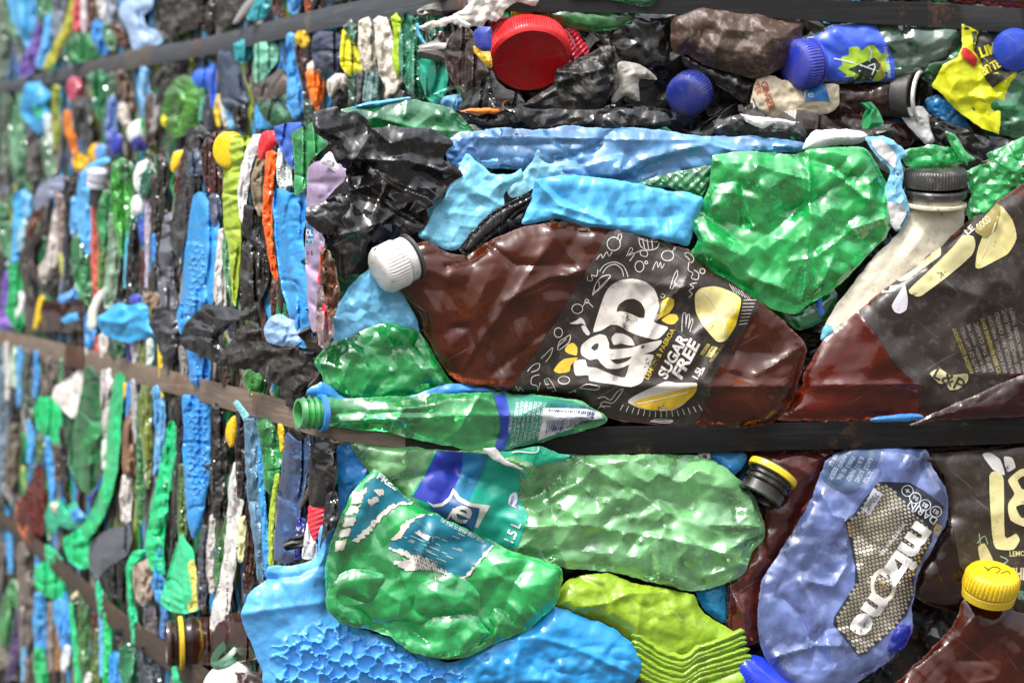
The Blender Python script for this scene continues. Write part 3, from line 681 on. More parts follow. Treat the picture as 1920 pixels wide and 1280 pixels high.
decal('lettering', Z([(548, 553), (640, 492), (738, 402), (750, 418), (744, 442), (690, 482), (590, 553)]), '#ded49c', l2, lab, lift=2.2, res=5)
decal('lettering', [Z([(522, 670), (560, 605), (582, 575), (596, 640), (590, 690), (560, 708), (535, 700)]), Z([(472, 612), (500, 583), (556, 577), (530, 606)])], '#d5d2da', l2, lab, lift=2.2, res=5)
decal('lemon_drawing', Z([(908, 492), (922, 400), (1000, 222), (1032, 217), (1080, 280), (1098, 360), (1060, 430), (990, 470), (930, 500)]), '#dbcf8e', l2, lab, lift=2.2, res=5)
strokes('lemon_drawing', [Z([(920, 480), (970, 380), (1010, 260)])], '#e8e2c8', l2, lab, 2.0, 3.0)
decal('lettering', Z([(905, 318), (1000, 205), (1020, 210), (1024, 232), (1005, 318), (958, 360), (935, 350)]), '#9a8a4c', l2, lab, lift=3.0, res=5)
text('lettering', 'GOOD', *Z([(945, 290)])[0], 30, 14, 42, '#d8d2b0', l2, lab, 0.02, lift=3.8)
text('lettering', 'LE', *Z([(880, 322)])[0], 18, 12, 42, '#e0d8c0', l2, lab, 0.03, lift=3.0)
for k, (s, ln, hx) in enumerate([('AWESOME GOOD LEMONY', 92, '#a89a48'), ('TASTE OF L&P? WELL', 90, '#8f8678'), ('NO RUBBISH, WHAT WE', 94, '#8f8678'), ('L&P IS THE CLASSIC', 96, '#8f8678'), ("IT'S BEEN REFRESHING KIWIS", 108, '#a89a48'), ('SINCE AGES AGO, WHEN SOME', 112, '#8f8678'), ('IN PAEROA FIRST CREATED', 118, '#8f8678'), ('AND WHACKED A LABEL ON IT', 122, '#8f8678'), ("DRINK WHEN YOU'RE THIRSTY", 126, '#8f8678')]):
    cx, cy = Z([(850+k*32, 880-k*6)])[0]
    text('lettering', s, cx, cy, ln, 7.5, 112-k*1.2, hx, l2, lab, 0.0)
decal('lettering', Z([(698, 985), (740, 960), (790, 990), (870, 985), (872, 1020), (830, 1055), (790, 1060), (770, 1030), (740, 1030)]), '#d8d0a0', l2, lab, lift=2.2, res=4)
text('lettering', 'L&P', *Z([(788, 1010)])[0], 60, 24, -28, '#4a3f2a', l2, lab, 0.01, lift=3.0)

# ---------------------------------------------------------------- blue sports water bottle
Z = zt(1500, 840, 3.2)
t = thing('plastic_bottle', 'crumpled clear blue sports water bottle with gold dotted label', 'bottle', 1600, 1250, off=10)
mz = shell('bottle_body', [(1548, 862), (1590, 840), (1650, 838), (1735, 842), (1752, 880), (1778, 930), (1772, 985), (1748, 1030), (1722, 1075), (1712, 1130), (1708, 1185), (1672, 1235), (1628, 1265), (1580, 1290), (1490, 1296), (1440, 1240), (1424, 1190), (1420, 1130), (1432, 1085), (1456, 1040), (1490, 990), (1522, 930), (1538, 890)], '#98b0ff', 'petc', off=18, b=20, R=30, cr=(56, 9), res=5, parent=t, sharp=22,
    creases=[(Z([(270, 430), (420, 570), (620, 640), (740, 660)]), -4, 8), (Z([(350, 480), (440, 640), (560, 860), (620, 1010)]), -4, 8), (Z([(0, 800), (120, 1000), (180, 1200), (230, 1400)]), 9, 7), (Z([(130, 280), (200, 400), (280, 430)]), 7, 7), (Z([(280, 500), (280, 700), (200, 830), (60, 800)]), 8, 6), (Z([(-100, 900), (0, 1000), (60, 1150)]), -9, 8), (Z([(-150, 1250), (100, 1180), (240, 1180)]), 8, 6)])
lab = decal('wrap_label', Z([(470, 200), (660, 207), (740, 250), (868, 350), (800, 490), (790, 560), (715, 690), (682, 770), (686, 870), (640, 1000), (560, 1080), (400, 1230), (350, 1245), (200, 1055), (202, 1015), (290, 880), (330, 820), (330, 700), (300, 560), (272, 440), (312, 408), (390, 300)]), '#272d3c', mz, t, 'label', 1.2, 4.5, smooth=False)
dots = []
LABP = np.array(Z([(470, 215), (560, 240), (640, 340), (770, 470), (790, 560), (715, 680), (680, 760), (682, 860), (630, 985), (560, 1075), (400, 1215), (355, 1235), (212, 1050), (215, 1015), (300, 880), (342, 815), (340, 700), (310, 560), (284, 450), (320, 415), (400, 300)]))
ca, sa = math.cos(math.radians(34)), math.sin(math.radians(34))
for i in range(-34, 34):
    for j in range(-44, 44):
        u = i*9.6+(j % 2)*4.8; v = j*5.4
        x, y = 1660+u*ca-v*sa, 1060+u*sa+v*ca
        if inside(np.array([[x, y]]), LABP)[0]:
            r = 3.3*(1.0 if x < 1690 else 0.85)
            dots.append([(x+r*1.25*math.cos(a)*ca-r*0.85*math.sin(a)*sa, y+r*1.25*math.cos(a)*sa+r*0.85*math.sin(a)*ca) for a in np.arange(7)*2*math.pi/7])
def flat_polys(name, polys, hx, on, parent, kind, lift):
    V = np.array([q for p in polys for q in p]); P, ok = drape(V, on, lift); T = []; n = 0
    for p in polys:
        m = len(p)
        if ok[n:n+m].all(): T += [(n, n+k+1, n+k) for k in range(1, m-1)]
        n += m
    return mesh_obj(name, P, T, M(kind, hx), parent, 60)
flat_polys('dot_pattern', dots, '#d8ccb4', mz, lab, 'gold', 2.2)
decal('label_panel', Z([(372, 368), (440, 238), (497, 275), (418, 402)]), '#cfd2dc', mz, lab, lift=2.8, smooth=False)
text('lettering', '750mL', *Z([(432, 318)])[0], 34, 11, -126, '#4a5268', mz, lab, lift=3.6)
text('lettering', 'miz', *Z([(650, 642)])[0], 124, 50, -124, '#eceae6', mz, lab, 0.05, lift=5.5)
text('lettering', 'ne', *Z([(408, 1000)])[0], 84, 38, -124, '#eceae6', mz, lab, 0.05, lift=5.5)
decal('lettering', Z(circ(500, 822, 78, 104, 0, 340, 18)), '#e4dccc', mz, lab, lift=5.5, holes=[Z(circ(500, 822, 54, 78, 0, 340, 16))], res=4)
strokes('lettering', [Z([(478, 790), (525, 845)]), Z([(515, 795), (485, 848)])], '#d8a050', mz, lab, 2.2, 3.4)
text('lettering', 'DARIN', *Z([(735, 385)])[0], 62, 14, 145, '#c8ccd6', mz, lab, lift=4.5)
text('lettering', 'SPORTS WATER', *Z([(556, 545)])[0], 74, 7, -127, '#dcdcdc', mz, lab, lift=5.5)
for k, (a, b_) in enumerate(((815, 380), (750, 340), (692, 298), (645, 255))):
    strokes('lettering', [Z(circ(a, b_, 34, 32))], '#d8dae0', mz, lab, 1.6, 3.0)
    text('lettering', ('B3', 'B5', 'B6', '+')[k], *Z([(a, b_)])[0], 11, 8, 145, '#d8dae0', mz, lab, lift=4.5)
lab2 = decal('back_label', Z([(150, 22), (230, 4), (470, 4), (480, 60), (400, 180), (340, 250), (290, 270), (200, 240), (130, 180), (128, 110)]), '#3f5678', mz, t, 'label', 1.2, 4.5)
for k in range(10): text('lettering', ('WATER, SUGAR', 'FRUIT JUICE', 'VITAMINS B3', 'B5 B6 B12', 'FLAVOUR', 'SODIUM', 'PER 100mL', 'ENERGY', 'SUGARS', 'RECYCLE')[k], *Z([(200+(k % 5)*52, 70+(k//5)*80+(k % 5)*6)])[0], 24, 9, -118, '#b8c4d4', mz, lab2, 0, lift=2.4)
shell('blue_base', Z([(560, 1100), (600, 1060), (660, 1050), (665, 1110), (640, 1180), (560, 1235), (520, 1200)]), '#2a3fd0', 'petd', off=34, b=10, cr=(14, 4), parent=t, label='dark blue crushed base', res=3.2)

# ---------------------------------------------------------------- lower right lemon bottle, yellow capped bottle
t = thing('plastic_bottle', 'flat brown lemon bottle at lower right edge with cream L& letters', 'bottle', 1840, 1180, off=0)
l3 = shell('bottle_body', [(1712, 852), (1760, 840), (1850, 838), (1960, 836), (1960, 1180), (1880, 1172), (1790, 1150), (1718, 1118), (1722, 1070), (1750, 1030), (1775, 985), (1778, 930), (1752, 885)], '#4a2a20', 'petd', off=2, b=16, cr=(70, 7), parent=t, creases=[([(1775, 960), (1800, 1060), (1830, 1160)], 6, 9)])
lab = decal('wrap_label', [(1745, 850), (1850, 842), (1950, 840), (1950, 1176), (1880, 1168), (1800, 1060), (1782, 960), (1770, 890)], '#332a22', l3, t, 'label', 1.0, 6, smooth=False)
decal('lettering', [(1855, 892), (1872, 884), (1882, 900), (1884, 1005), (1905, 1000), (1912, 1012), (1900, 1030), (1868, 1028), (1860, 1000)], '#ddd49a', l3, lab, lift=2.2, res=5)
decal('lettering', [(1912, 880), (1935, 878), (1950, 900), (1940, 925), (1950, 985), (1930, 990), (1895, 975), (1890, 945), (1902, 925), (1890, 900)], '#ddd49a', l3, lab, lift=2.2, res=5, holes=[[(1908, 900), (1920, 892), (1928, 905), (1918, 918)], [(1905, 950), (1922, 945), (1932, 968), (1915, 970)]])
decal('lettering', [[(1842, 852), (1856, 848), (1876, 862), (1884, 890), (1862, 880)], [(1882, 856), (1898, 858), (1904, 876), (1888, 884)]], '#d8d4d4', l3, lab, lift=2.2, res=5)
text('lettering', 'LEMON', 1912, 1037, 38, 10, 2, '#cfc48a', l3, lab, 0.02)
text('lettering', 'CHILL', 1915, 1075, 46, 24, 0, '#d8cfa8', l3, lab, 0.03)
text('lettering', '& L', 1925, 1115, 34, 18, 0, '#7fa890', l3, lab, 0.03)
decal('pineapple_drawing', [(1834, 1025), (1846, 1018), (1858, 1040), (1872, 1075), (1880, 1120), (1868, 1110), (1850, 1080), (1838, 1050)], '#cfc694', l3, lab, lift=2.2, res=5)
strokes('pineapple_drawing', [[(1832, 1018), (1846, 1004), (1852, 1020)], [(1838, 1020), (1836, 1000)], [(1875, 1042), (1890, 1050), (1878, 1060), (1895, 1068)]], '#8fb08a', l3, lab, 2)
t = thing('plastic_bottle', 'dark brown bottle neck with bright yellow screw cap, lower right corner', 'bottle', 1800, 1270, off=20)
yb = shell('bottle_body', [(1812, 1120), (1850, 1128), (1892, 1130), (1902, 1140), (1922, 1150), (1965, 1160), (1965, 1330), (1640, 1330), (1700, 1260), (1752, 1210), (1788, 1165)], '#7e3014', 'petd', off=26, b=26, cr=(75, 10), parent=t, creases=[([(1742, 1180), (1770, 1165), (1790, 1150)], 6, 6), ([(1700, 1262), (1800, 1190), (1830, 1150)], 6, 10)])
yax = (0.12, -0.90, 0.42)
ycap = lathe('bottle_cap', 1852, 1120, yax, [(44, 0), (50, 2), (51, 16), (49, 18), (47, 20), (52, 22), (52.5, 25), (51, 48), (47, 56), (40, 59), (20, 60)], '#e8c411', 'hdpe', off=50, ribs=(40, 1.4, 25, 50), squash=0.9, parent=t, segs=200)
strokes('lettering', [[(1850, 1070), (1862, 1062), (1876, 1066), (1868, 1074)], [(1876, 1074), (1890, 1070), (1894, 1076)], [(1845, 1062), (1856, 1068)]], '#6a5a10', ycap, ycap, 2.4, 1.2)

# ---------------------------------------------------------------- left: brown bottle with black neck, yellow ring
t = thing('plastic_bottle', 'crushed reddish brown bottle with black neck and thin yellow ring', 'bottle', 1450, 1000, off=0)
shell('bottle_body', [(1405, 868), (1440, 846), (1500, 846), (1560, 846), (1556, 862), (1538, 890), (1522, 930), (1490, 990), (1456, 1045), (1432, 1090), (1420, 1140), (1425, 1200), (1395, 1210), (1368, 1190), (1366, 1110), (1372, 1080), (1408, 1045), (1432, 985), (1440, 950), (1470, 930)], '#9a4a3c', 'petd', off=4, b=16, cr=(52, 10), parent=t, sharp=22, creases=[([(1425, 1000), (1440, 1040), (1460, 1060)], -9, 6), ([(1368, 1100), (1395, 1160), (1400, 1200)], 8, 6)])
nax = (-0.48, 0.78, 0.30)
lathe('bottle_neck', 1452, 880, nax, [(38, -6), (42, 0), (42, 14), (40, 17), (43, 19), (43, 24), (40, 27), (44, 29), (44, 35), (40, 38), (43, 41), (43, 60), (34, 62), (30, 40)], '#1b1716', 'gloss', off=26, parent=t, cap_ends=True, squash=0.8)
lathe('neck_ring', 1452, 880, nax, [(44, 0), (49, 1), (50, 6), (49, 13), (44, 14)], '#e8c81c', 'hdpe', off=27, parent=t, squash=0.82, cap_ends=False)

# ---------------------------------------------------------------- green bottle with bar code, lying under the brown one
t = thing('plastic_bottle', 'long green bottle with open threaded neck and blue bar code label', 'bottle', 800, 830, off=20)
gb = shell('bottle_body', [(588, 752), (606, 746), (680, 745), (780, 740), (870, 736), (935, 734), (1010, 742), (1085, 752), (1128, 774), (1138, 790), (1108, 806), (1050, 818), (955, 844), (880, 842), (800, 826), (700, 806), (612, 800), (592, 790)], '#4ce078', 'petc', off=40, b=24, R=40, cr=(80, 11), res=4.5, parent=t, sharp=22,
    creases=[([(640, 790), (760, 783), (900, 778), (1130, 782)], 8, 9), ([(690, 770), (800, 762), (840, 748), (915, 746)], 6, 7), ([(600, 778), (700, 772), (800, 775)], -7, 8), ([(700, 803), (850, 812), (940, 820)], -5, 8)])
lab = decal('wrap_label', [(925, 735), (1000, 742), (1075, 752), (1118, 770), (1130, 782), (1136, 790), (1092, 790), (1070, 806), (1104, 808), (1050, 817), (955, 843), (928, 842), (938, 800), (934, 765)], '#2d8a74', gb, t, 'label', 1.2, 4.5, smooth=False)
decal('label_band', [(925, 735), (946, 737), (955, 770), (958, 800), (945, 842), (928, 841), (938, 800), (933, 765)], '#2440a8', gb, lab, lift=2.2, res=4.5)
decal('label_panel', [(1018, 764), (1100, 766), (1124, 774), (1132, 784), (1092, 789), (1070, 804), (1030, 818), (1008, 826), (1016, 795)], '#d8d8da', gb, lab, lift=2.2, res=4.5, smooth=False)
for k, s in enumerate(['LEMONADE', 'THE COCA-COLA COMPANY', 'THE OASIS, MT WELLINGTON', 'COLA COMPANY, QUEEN', 'CARBONATED WATER, SUGAR', 'NEW ZEALAND FOOD', 'DATE SIDE OF BOTTLE', 'FOR INFORMATION CALL']):
    text('lettering', s, 957+k*8.2, 796-k*1.4, (30, 84, 82, 78, 76, 74, 70, 66)[k], 6.2, 83-k*0.8, '#cfe0dc', gb, lab, 0.012, lift=2.6)
rngb = np.random.default_rng(5); bars = []; x = 1030
while x < 1115:
    wd = rngb.choice([1.2, 1.2, 2.0, 2.8]); bars.append([(x, 767+(x-1030)*0.05), (x+wd, 767+(x-1030)*0.05), (x+wd-7, 812-(x-1030)*0.24), (x-7, 812-(x-1030)*0.24)]); x += wd+rngb.choice([1.4, 2.0, 2.8])
for b_ in bars: b_[:] = [tuple(q) for q in b_]
flat_polys('bar_code', [[b_[0], ((b_[0][0]+b_[3][0])/2, (b_[0][1]+b_[3][1])/2), b_[3], b_[2], ((b_[1][0]+b_[2][0])/2, (b_[1][1]+b_[2][1])/2), b_[1]][::-1] for b_ in bars], '#2a3a80', gb, lab, 'ink', 4.2)
text('lettering', '9 300559 003043', 1070, 761, 76, 6, 177, '#3a4a88', gb, lab, 0, lift=3.0)
nx = (-0.90, -0.02, 0.42)
lathe('threaded_neck', 606, 774, nx, [(27, -6), (28, 2), (31, 4), (28, 7), (28, 14), (31.5, 17), (28, 21), (28, 25), (31.5, 28), (28, 32), (28, 37), (31, 40), (28, 44), (28, 50), (23, 50), (22, 20), (20, 0)], '#25c050', 'pet', off=46, parent=t, cap_ends=False, sharp=40)
lathe('neck_ring', 606, 774, nx, [(29, -3), (34.5, -2), (35, 8), (29, 9)], '#2f86dc', 'hdpe', off=46, parent=t, cap_ends=False, dent=0.04)

# ---------------------------------------------------------------- pale green bottle with teal and blue label
Z = zt(600, 780, 3.765)
t = thing('plastic_bottle', 'large flattened pale green bottle with blue and teal 1.5 L label', 'bottle', 1100, 1000, off=10)
sp = shell('bottle_body', [(655, 828), (720, 832), (800, 838), (880, 840), (960, 840), (1040, 850), (1130, 852), (1230, 850), (1300, 852), (1345, 866), (1390, 902), (1418, 940), (1432, 975), (1430, 1010), (1410, 1035), (1398, 1070), (1370, 1092), (1320, 1104), (1280, 1106), (1200, 1084), (1130, 1070), (1050, 1060), (975, 1048), (895, 1016), (822, 980), (752, 938), (696, 890)], '#a4f8a4', 'petc', off=16, b=18, R=32, cr=(80, 25), res=5.5, parent=t, sharp=22,
    creases=[([(1090, 862), (1160, 905), (1240, 950), (1330, 985), (1420, 985)], 9, 9), ([(985, 985), (1100, 985), (1250, 1010), (1340, 1030), (1400, 1060)], 8, 8), ([(1235, 1085), (1235, 1010), (1250, 990)], 8, 6), ([(1280, 905), (1305, 880), (1330, 885)], 8, 6), ([(1300, 950), (1305, 920), (1280, 905)], -7, 7), ([(1060, 900), (1010, 960)], 6, 9), ([(1350, 1040), (1400, 1010), (1425, 1000)], 8, 7),
             ([(1045, 953)], 8, 7), ([(1082, 970)], 8, 6), ([(1143, 995)], 8, 6), ([(1170, 1004)], 8, 6), ([(1200, 1015)], 8, 6), ([(1105, 920)], 8, 6), ([(1132, 940)], 8, 6), ([(1160, 958)], 8, 6), ([(1185, 970)], 8, 6), ([(1320, 1080), (1380, 1060)], 7, 6)])
lab = decal('wrap_label', Z([(820, 240), (1000, 252), (1190, 268), (1400, 362), (1412, 480), (1396, 560), (1470, 700), (1390, 940), (1240, 905), (960, 780), (760, 670), (640, 560), (722, 440)]), '#16a18a', sp, t, 'label', 1.2, 5, smooth=False)
decal('label_band', Z([(826, 242), (1012, 258), (1000, 380), (965, 470), (945, 510), (915, 565), (865, 610), (800, 620), (650, 562), (728, 440)]), '#2638a8', sp, lab, lift=2.2, res=5, smooth=False)
decal('label_band', Z([(1012, 258), (1190, 270), (1150, 400), (1080, 520), (1050, 600), (985, 560), (945, 506), (965, 470), (1000, 380)]), '#1f77a4', sp, lab, lift=2.2, res=5, smooth=False)
decal('label_band', Z([(940, 545), (1040, 632), (1125, 645), (1080, 820), (930, 760), (760, 640), (865, 632), (910, 598)]), '#23568e', sp, lab, lift=2.6, res=5, smooth=False)
decal('label_band', Z([(812, 240), (826, 241), (728, 440), (654, 562), (640, 556), (716, 440)]), '#1fae6c', sp, lab, lift=2.6, res=5, smooth=False)
decal('lettering', Z([(755, 600), (800, 622), (860, 612), (910, 568), (940, 505), (990, 570), (1060, 610), (1205, 630), (1150, 720), (1115, 790), (1093, 782), (1120, 700), (1128, 648), (1040, 632), (970, 592), (943, 548), (910, 602), (860, 637), (800, 642)]), '#ddd8cc', sp, lab, lift=3.4, res=4, smooth=False)
text('lettering', 'e', *Z([(998, 690)])[0], 36, 34, -24, '#ddd8cc', sp, lab, 0.015, 0.2, lift=4.4)
text('lettering', 'i', *Z([(922, 690)])[0], 7, 26, -24, '#ddd8cc', sp, lab, 0.04, 0.2, lift=3.4)
text('lettering', '1.5 L', *Z([(1362, 815)])[0], 40, 19, 66, '#dfe6e0', sp, lab, 0.03, lift=2.6)
decal('label_panel', Z([(1330, 620), (1340, 560), (1372, 535), (1392, 548), (1395, 640), (1370, 640)]), '#dfe2ea', sp, lab, lift=2.6, res=4)
text('lettering', 'ENERGY', *Z([(1356, 592)])[0], 18, 5, 72, '#2638a8', sp, lab, lift=3.4)
decal('label_panel', Z([(1370, 632), (1395, 600), (1398, 642)]), '#2638a8', sp, lab, lift=3.2, res=4, smooth=False)
t2 = thing('torn_label', 'torn teal label flap with white underside curling over the pale green bottle', 'label', 1000, 860, off=40)
fl = shell('label_flap', [(912, 848), (950, 846), (1010, 835), (1046, 850), (1080, 856), (1030, 868), (985, 878), (945, 866)], '#17a07c', 'label', off=46, b=3, cr=(24, 4), parent=t2, res=3.5)
shell('white_underside', [(905, 842), (930, 838), (945, 858), (970, 870), (982, 880), (950, 872), (922, 858)], '#c8c8c0', 'paper', off=52, b=3, cr=(14, 3), parent=t2, res=3, label='white paper underside')
strokes('lettering', [[(960, 848), (972, 846), (995, 848), (1008, 846), (1010, 834)]], '#e8e8e4', fl, fl, 2.0)
shell('plastic_bottle', [(1105, 858), (1160, 852), (1250, 862), (1265, 900), (1262, 945), (1300, 975), (1260, 1000), (1200, 960), (1140, 912)], '#a4ec3c', 'gloss', off=-6, b=8, cr=(50, 6), label='lime green bottle showing through the pale green bottle', cat='bottle')

shell('plastic_bottle', [(985, 870), (1060, 862), (1100, 880), (1120, 930), (1180, 970), (1300, 990), (1400, 1000), (1395, 1050), (1300, 1085), (1180, 1060), (1080, 1030), (1000, 990), (975, 930)], '#c8f4c4', 'gloss', off=-8, b=10, cr=(60, 12), label='pale mint crushed bottle seen inside the flattened pale green bottle', cat='bottle')  # pale inner layer added to brighten the clear bottle in front of it

# ---------------------------------------------------------------- green cider bottle with scratched teal label and flower base
t = thing('plastic_bottle', 'crushed bright green bottle with scratched teal label and petal shaped base', 'bottle', 820, 1200, off=40)
cb = shell('bottle_body', [(700, 880), (730, 900), (780, 942), (840, 974), (925, 1018), (985, 1040), (1052, 1062), (1056, 1090), (1044, 1130), (1010, 1165), (985, 1190), (930, 1195), (840, 1190), (760, 1170), (700, 1168), (640, 1155), (612, 1120), (608, 1080), (615, 1030), (632, 985), (655, 930)], '#2fe474', 'pet', off=42, b=22, R=36, cr=(90, 18), res=5, parent=t, sharp=22,
    creases=[([(655, 930), (640, 1000), (630, 1080), (640, 1150)], 6, 12), ([(970, 1095), (1000, 1150), (1010, 1165)], 6, 8), ([(900, 1060), (960, 1090), (1040, 1130)], 5, 14)])
base = shell('bottle_base', [(622, 1085), (660, 1068), (720, 1072), (750, 1082), (790, 1070), (850, 1070), (890, 1100), (902, 1130), (900, 1160), (918, 1184), (896, 1206), (866, 1226), (830, 1232), (780, 1224), (735, 1197), (690, 1180), (640, 1168), (612, 1140), (612, 1110)], '#38e87e', 'pet', off=62, b=12, R=24, cr=(55, 11), res=4, parent=t, sharp=22, label='five petalled base facing out',
    creases=[([(740, 1160)], -24, 42), ([(742, 1158)], 14, 18), ([(742, 1088), (742, 1130)], -12, 10), ([(640, 1120), (700, 1150)], -12, 11), ([(690, 1180), (722, 1178)], -10, 10), ([(800, 1200), (770, 1178)], -12, 11), ([(880, 1150), (790, 1158)], -14, 10), ([(820, 1110), (860, 1120)], 6, 14)])
shell('side_fold', [(735, 1190), (790, 1212), (860, 1216), (905, 1190), (925, 1140), (965, 1150), (985, 1180), (930, 1205), (880, 1230), (830, 1236), (770, 1222)], '#2cd86c', 'pet', off=52, b=12, cr=(30, 7), parent=t)
Zt = Z
lab = decal('scratched_label', [Z([(415, 415), (550, 505), (655, 600), (520, 625), (450, 690), (360, 790), (250, 890), (200, 830), (260, 700), (310, 600), (300, 500), (350, 450)]), Z([(830, 672), (1200, 838), (1245, 880), (1180, 960), (1100, 1040), (1010, 1180), (970, 1188), (860, 1105), (740, 1075), (620, 1090), (500, 1020), (640, 1010), (560, 960), (480, 920), (520, 860), (620, 750), (700, 700)])], '#17758a', cb, t, 'label', 1.4, 5, smooth=False, rough=1.0)
decal('torn_edge', [Z([(660, 600), (650, 618), (560, 625), (500, 660), (440, 710), (380, 790), (260, 892), (235, 870), (350, 770), (430, 680), (510, 620), (600, 605)]), Z([(480, 925), (620, 955), (760, 1010), (880, 1090), (990, 1140), (1020, 1130), (1240, 880), (1250, 890), (1180, 975), (1110, 1050), (1010, 1185), (960, 1185), (860, 1105), (740, 1078), (620, 1092), (505, 1022), (640, 1012), (560, 968)]), Z([(505, 870), (610, 740), (700, 695), (800, 690), (700, 712), (640, 760), (545, 880)])], '#d8d2c6', cb, lab, 'ink', 2.4, 4, smooth=False, rough=1.6)
decal('torn_edge', [Z([(330, 500), (300, 510), (240, 560), (215, 620), (290, 610), (310, 560)]), Z([(205, 640), (285, 625), (265, 690), (180, 700)]), Z([(175, 720), (258, 705), (235, 770), (150, 780)]), Z([(145, 800), (225, 790), (205, 840), (120, 860)]), Z([(115, 880), (195, 865), (170, 940), (95, 955)]), Z([(330, 590), (400, 560), (420, 600), (360, 640)]), Z([(380, 520), (440, 510), (460, 560), (420, 560)])], '#d2ccc2', cb, lab, 'ink', 2.4, 4, smooth=False, rough=1.2)
rg = np.random.default_rng(8); sc = []
for k in range(34):
    x, y = rg.uniform(560, 980), rg.uniform(800, 1010); l = rg.uniform(20, 90); sc.append(Z([(x, y), (x+l, y+l*0.42)]))
strokes('torn_edge', sc, '#cfd4cf', cb, lab, 1.1, 2.2)
text('lettering', 'habit of raiding orchards', *Z([(1040, 770)])[0], 84, 9, -27, '#d5dedc', cb, lab, 0.0, lift=3.0)
text('lettering', 'for fruit to brew their cider', *Z([(1010, 805)])[0], 92, 9, -27, '#d5dedc', cb, lab, 0.0, lift=3.0)
text('lettering', 'FREE', *Z([(478, 462)])[0], 44, 12, -33, '#dde4e2', cb, lab, 0.04, lift=3.0)
decal('label_panel', Z([(672, 825), (700, 800), (780, 848), (760, 880)]), '#d8dcda', cb, lab, lift=3.0, smooth=False)
bl = []
for i in range(5):
    for j in range(22):
        x, y = 650+j*11+i*7, 925+i*34+j*6.0; bl.append(Z([(x, y), (x+(j % 3)*2+3, y+1), (x+(j % 3)*2-2, y+22), (x-5, y+21)]))
flat_polys('bar_code', [b_[::-1] for b_ in bl], '#4a5250', cb, lab, 'ink', 3.6)

# ---------------------------------------------------------------- blue bag, flat blue sheet, lime concertina bottle
keep = lambda x, y: np.clip((y-(1205-(x-500)*0.45))/30, 0, 1)*np.clip((x-500)/30, 0, 1)
shell('plastic_bottle', [(450, 1150), (468, 1110), (500, 1085), (502, 1060), (560, 1058), (592, 1040), (600, 985), (626, 982), (624, 1030), (612, 1080), (612, 1140), (660, 1170), (740, 1200), (830, 1240), (870, 1238), (900, 1300), (520, 1310), (490, 1250), (470, 1200)], '#5aaef0', 'hdpe', off=24, b=20, R=40, cr=(60, 8), res=3.6, fn=hexes(30, 12, 7, 0.3, keep, 0.5, 0.20), folds=0, label='sky blue crushed bottle with wavy honeycomb embossing, bottom centre', cat='bottle',
      creases=[([(450, 1150), (520, 1140), (600, 1130)], 6, 7), ([(505, 1085), (560, 1080), (600, 1060)], -8, 7), ([(520, 1085), (560, 1150)], -6, 7)], sharp=38)
shell('plastic_bottle', [(860, 1240), (905, 1200), (960, 1185), (1010, 1160), (1040, 1138), (1095, 1155), (1150, 1178), (1185, 1205), (1202, 1240), (1196, 1270), (1150, 1310), (860, 1310)], '#2f9ade', 'gloss', off=30, b=20, cr=(48, 6), res=3.8, fn=lambda x, y, d: 4*vnoise(x/14, y/14, 4)*np.clip((y-1205-(x-900)*0.06)/25, 0, 1)+6*np.abs(vnoise(x/24+5, y/24, 9))*np.clip((y-1195)/25, 0, 1), label='deep sky blue crumpled bottle with smooth folded rim, bottom centre', cat='bottle',
      creases=[([(930, 1200), (1010, 1195), (1080, 1215), (1190, 1265)], 6, 6), ([(975, 1190), (965, 1250)], 5, 6)], sharp=36)
t = thing('plastic_bottle', 'lime green crushed bottle with a folded concertina end', 'bottle', 1230, 1270, off=20)
shell('bottle_body', [(1030, 1135), (1060, 1090), (1100, 1078), (1140, 1076), (1190, 1092), (1250, 1104), (1300, 1115), (1322, 1148), (1345, 1165), (1380, 1185), (1385, 1210), (1300, 1235), (1240, 1255), (1200, 1230), (1180, 1200), (1120, 1165), (1060, 1150)], '#93b62c', 'hdpe', off=14, b=24, R=34, cr=(44, 8), res=4, parent=t, sharp=28,
      fn=lambda x, y, d: 3.2*np.sin((x-0.28*y)/6.2)*np.clip((x-1210)/15, 0, 1)*np.clip((1310-x)/15, 0, 1), creases=[([(1080, 1140), (1140, 1130), (1180, 1110), (1250, 1108)], 9, 7), ([(1140, 1130), (1130, 1100), (1090, 1085)], -8, 7), ([(1195, 1195), (1200, 1130)], 6, 7)])
for k in range(7):
    o_ = k*12+(0, 1.5, -1.5, 1, 2.5, -1, 0)[k]
    shell('concertina_fold', [(1183+o_*0.06, 1190+o_), (1200, 1186+o_*0.98), (1240, 1212+o_*0.9), (1280, 1226+o_*0.8), (1310, 1208+o_*0.8), (1350, 1194+o_*0.85), (1388+o_*0.22, 1178+o_*0.92), (1396+o_*0.22, 1186+o_*0.92), (1350, 1208+o_*0.88), (1312, 1222+o_*0.84), (1282, 1243+o_*0.84), (1236, 1228+o_*0.92), (1203, 1204+o_)], '#8fb42c', 'hdpe', off=34-k*1.5, b=9, R=8, back=16, cr=(40, 2), res=3.2, parent=t)
shell('concertina_end', [(1215, 1272), (1290, 1288), (1340, 1272), (1400, 1250), (1412, 1262), (1405, 1310), (1220, 1310)], '#8fb42c', 'hdpe', off=26, b=12, cr=(26, 3), res=3.6, parent=t)
shell('plastic_bottle', [(1300, 1095), (1340, 1088), (1366, 1092), (1366, 1165), (1340, 1160), (1318, 1140)], '#1f86b8', 'gloss', off=-10, b=10, cr=(18, 4), label='deep blue embossed scrap between lime bottle and brown bottle', cat='bottle', res=3)
shell('plastic_film', [(1362, 1090), (1372, 1088), (1374, 1170), (1360, 1168)], '#141414', 'film', off=-4, b=5, cr=(10, 2), label='thin black strip beside the deep blue scrap', cat='film', res=3)
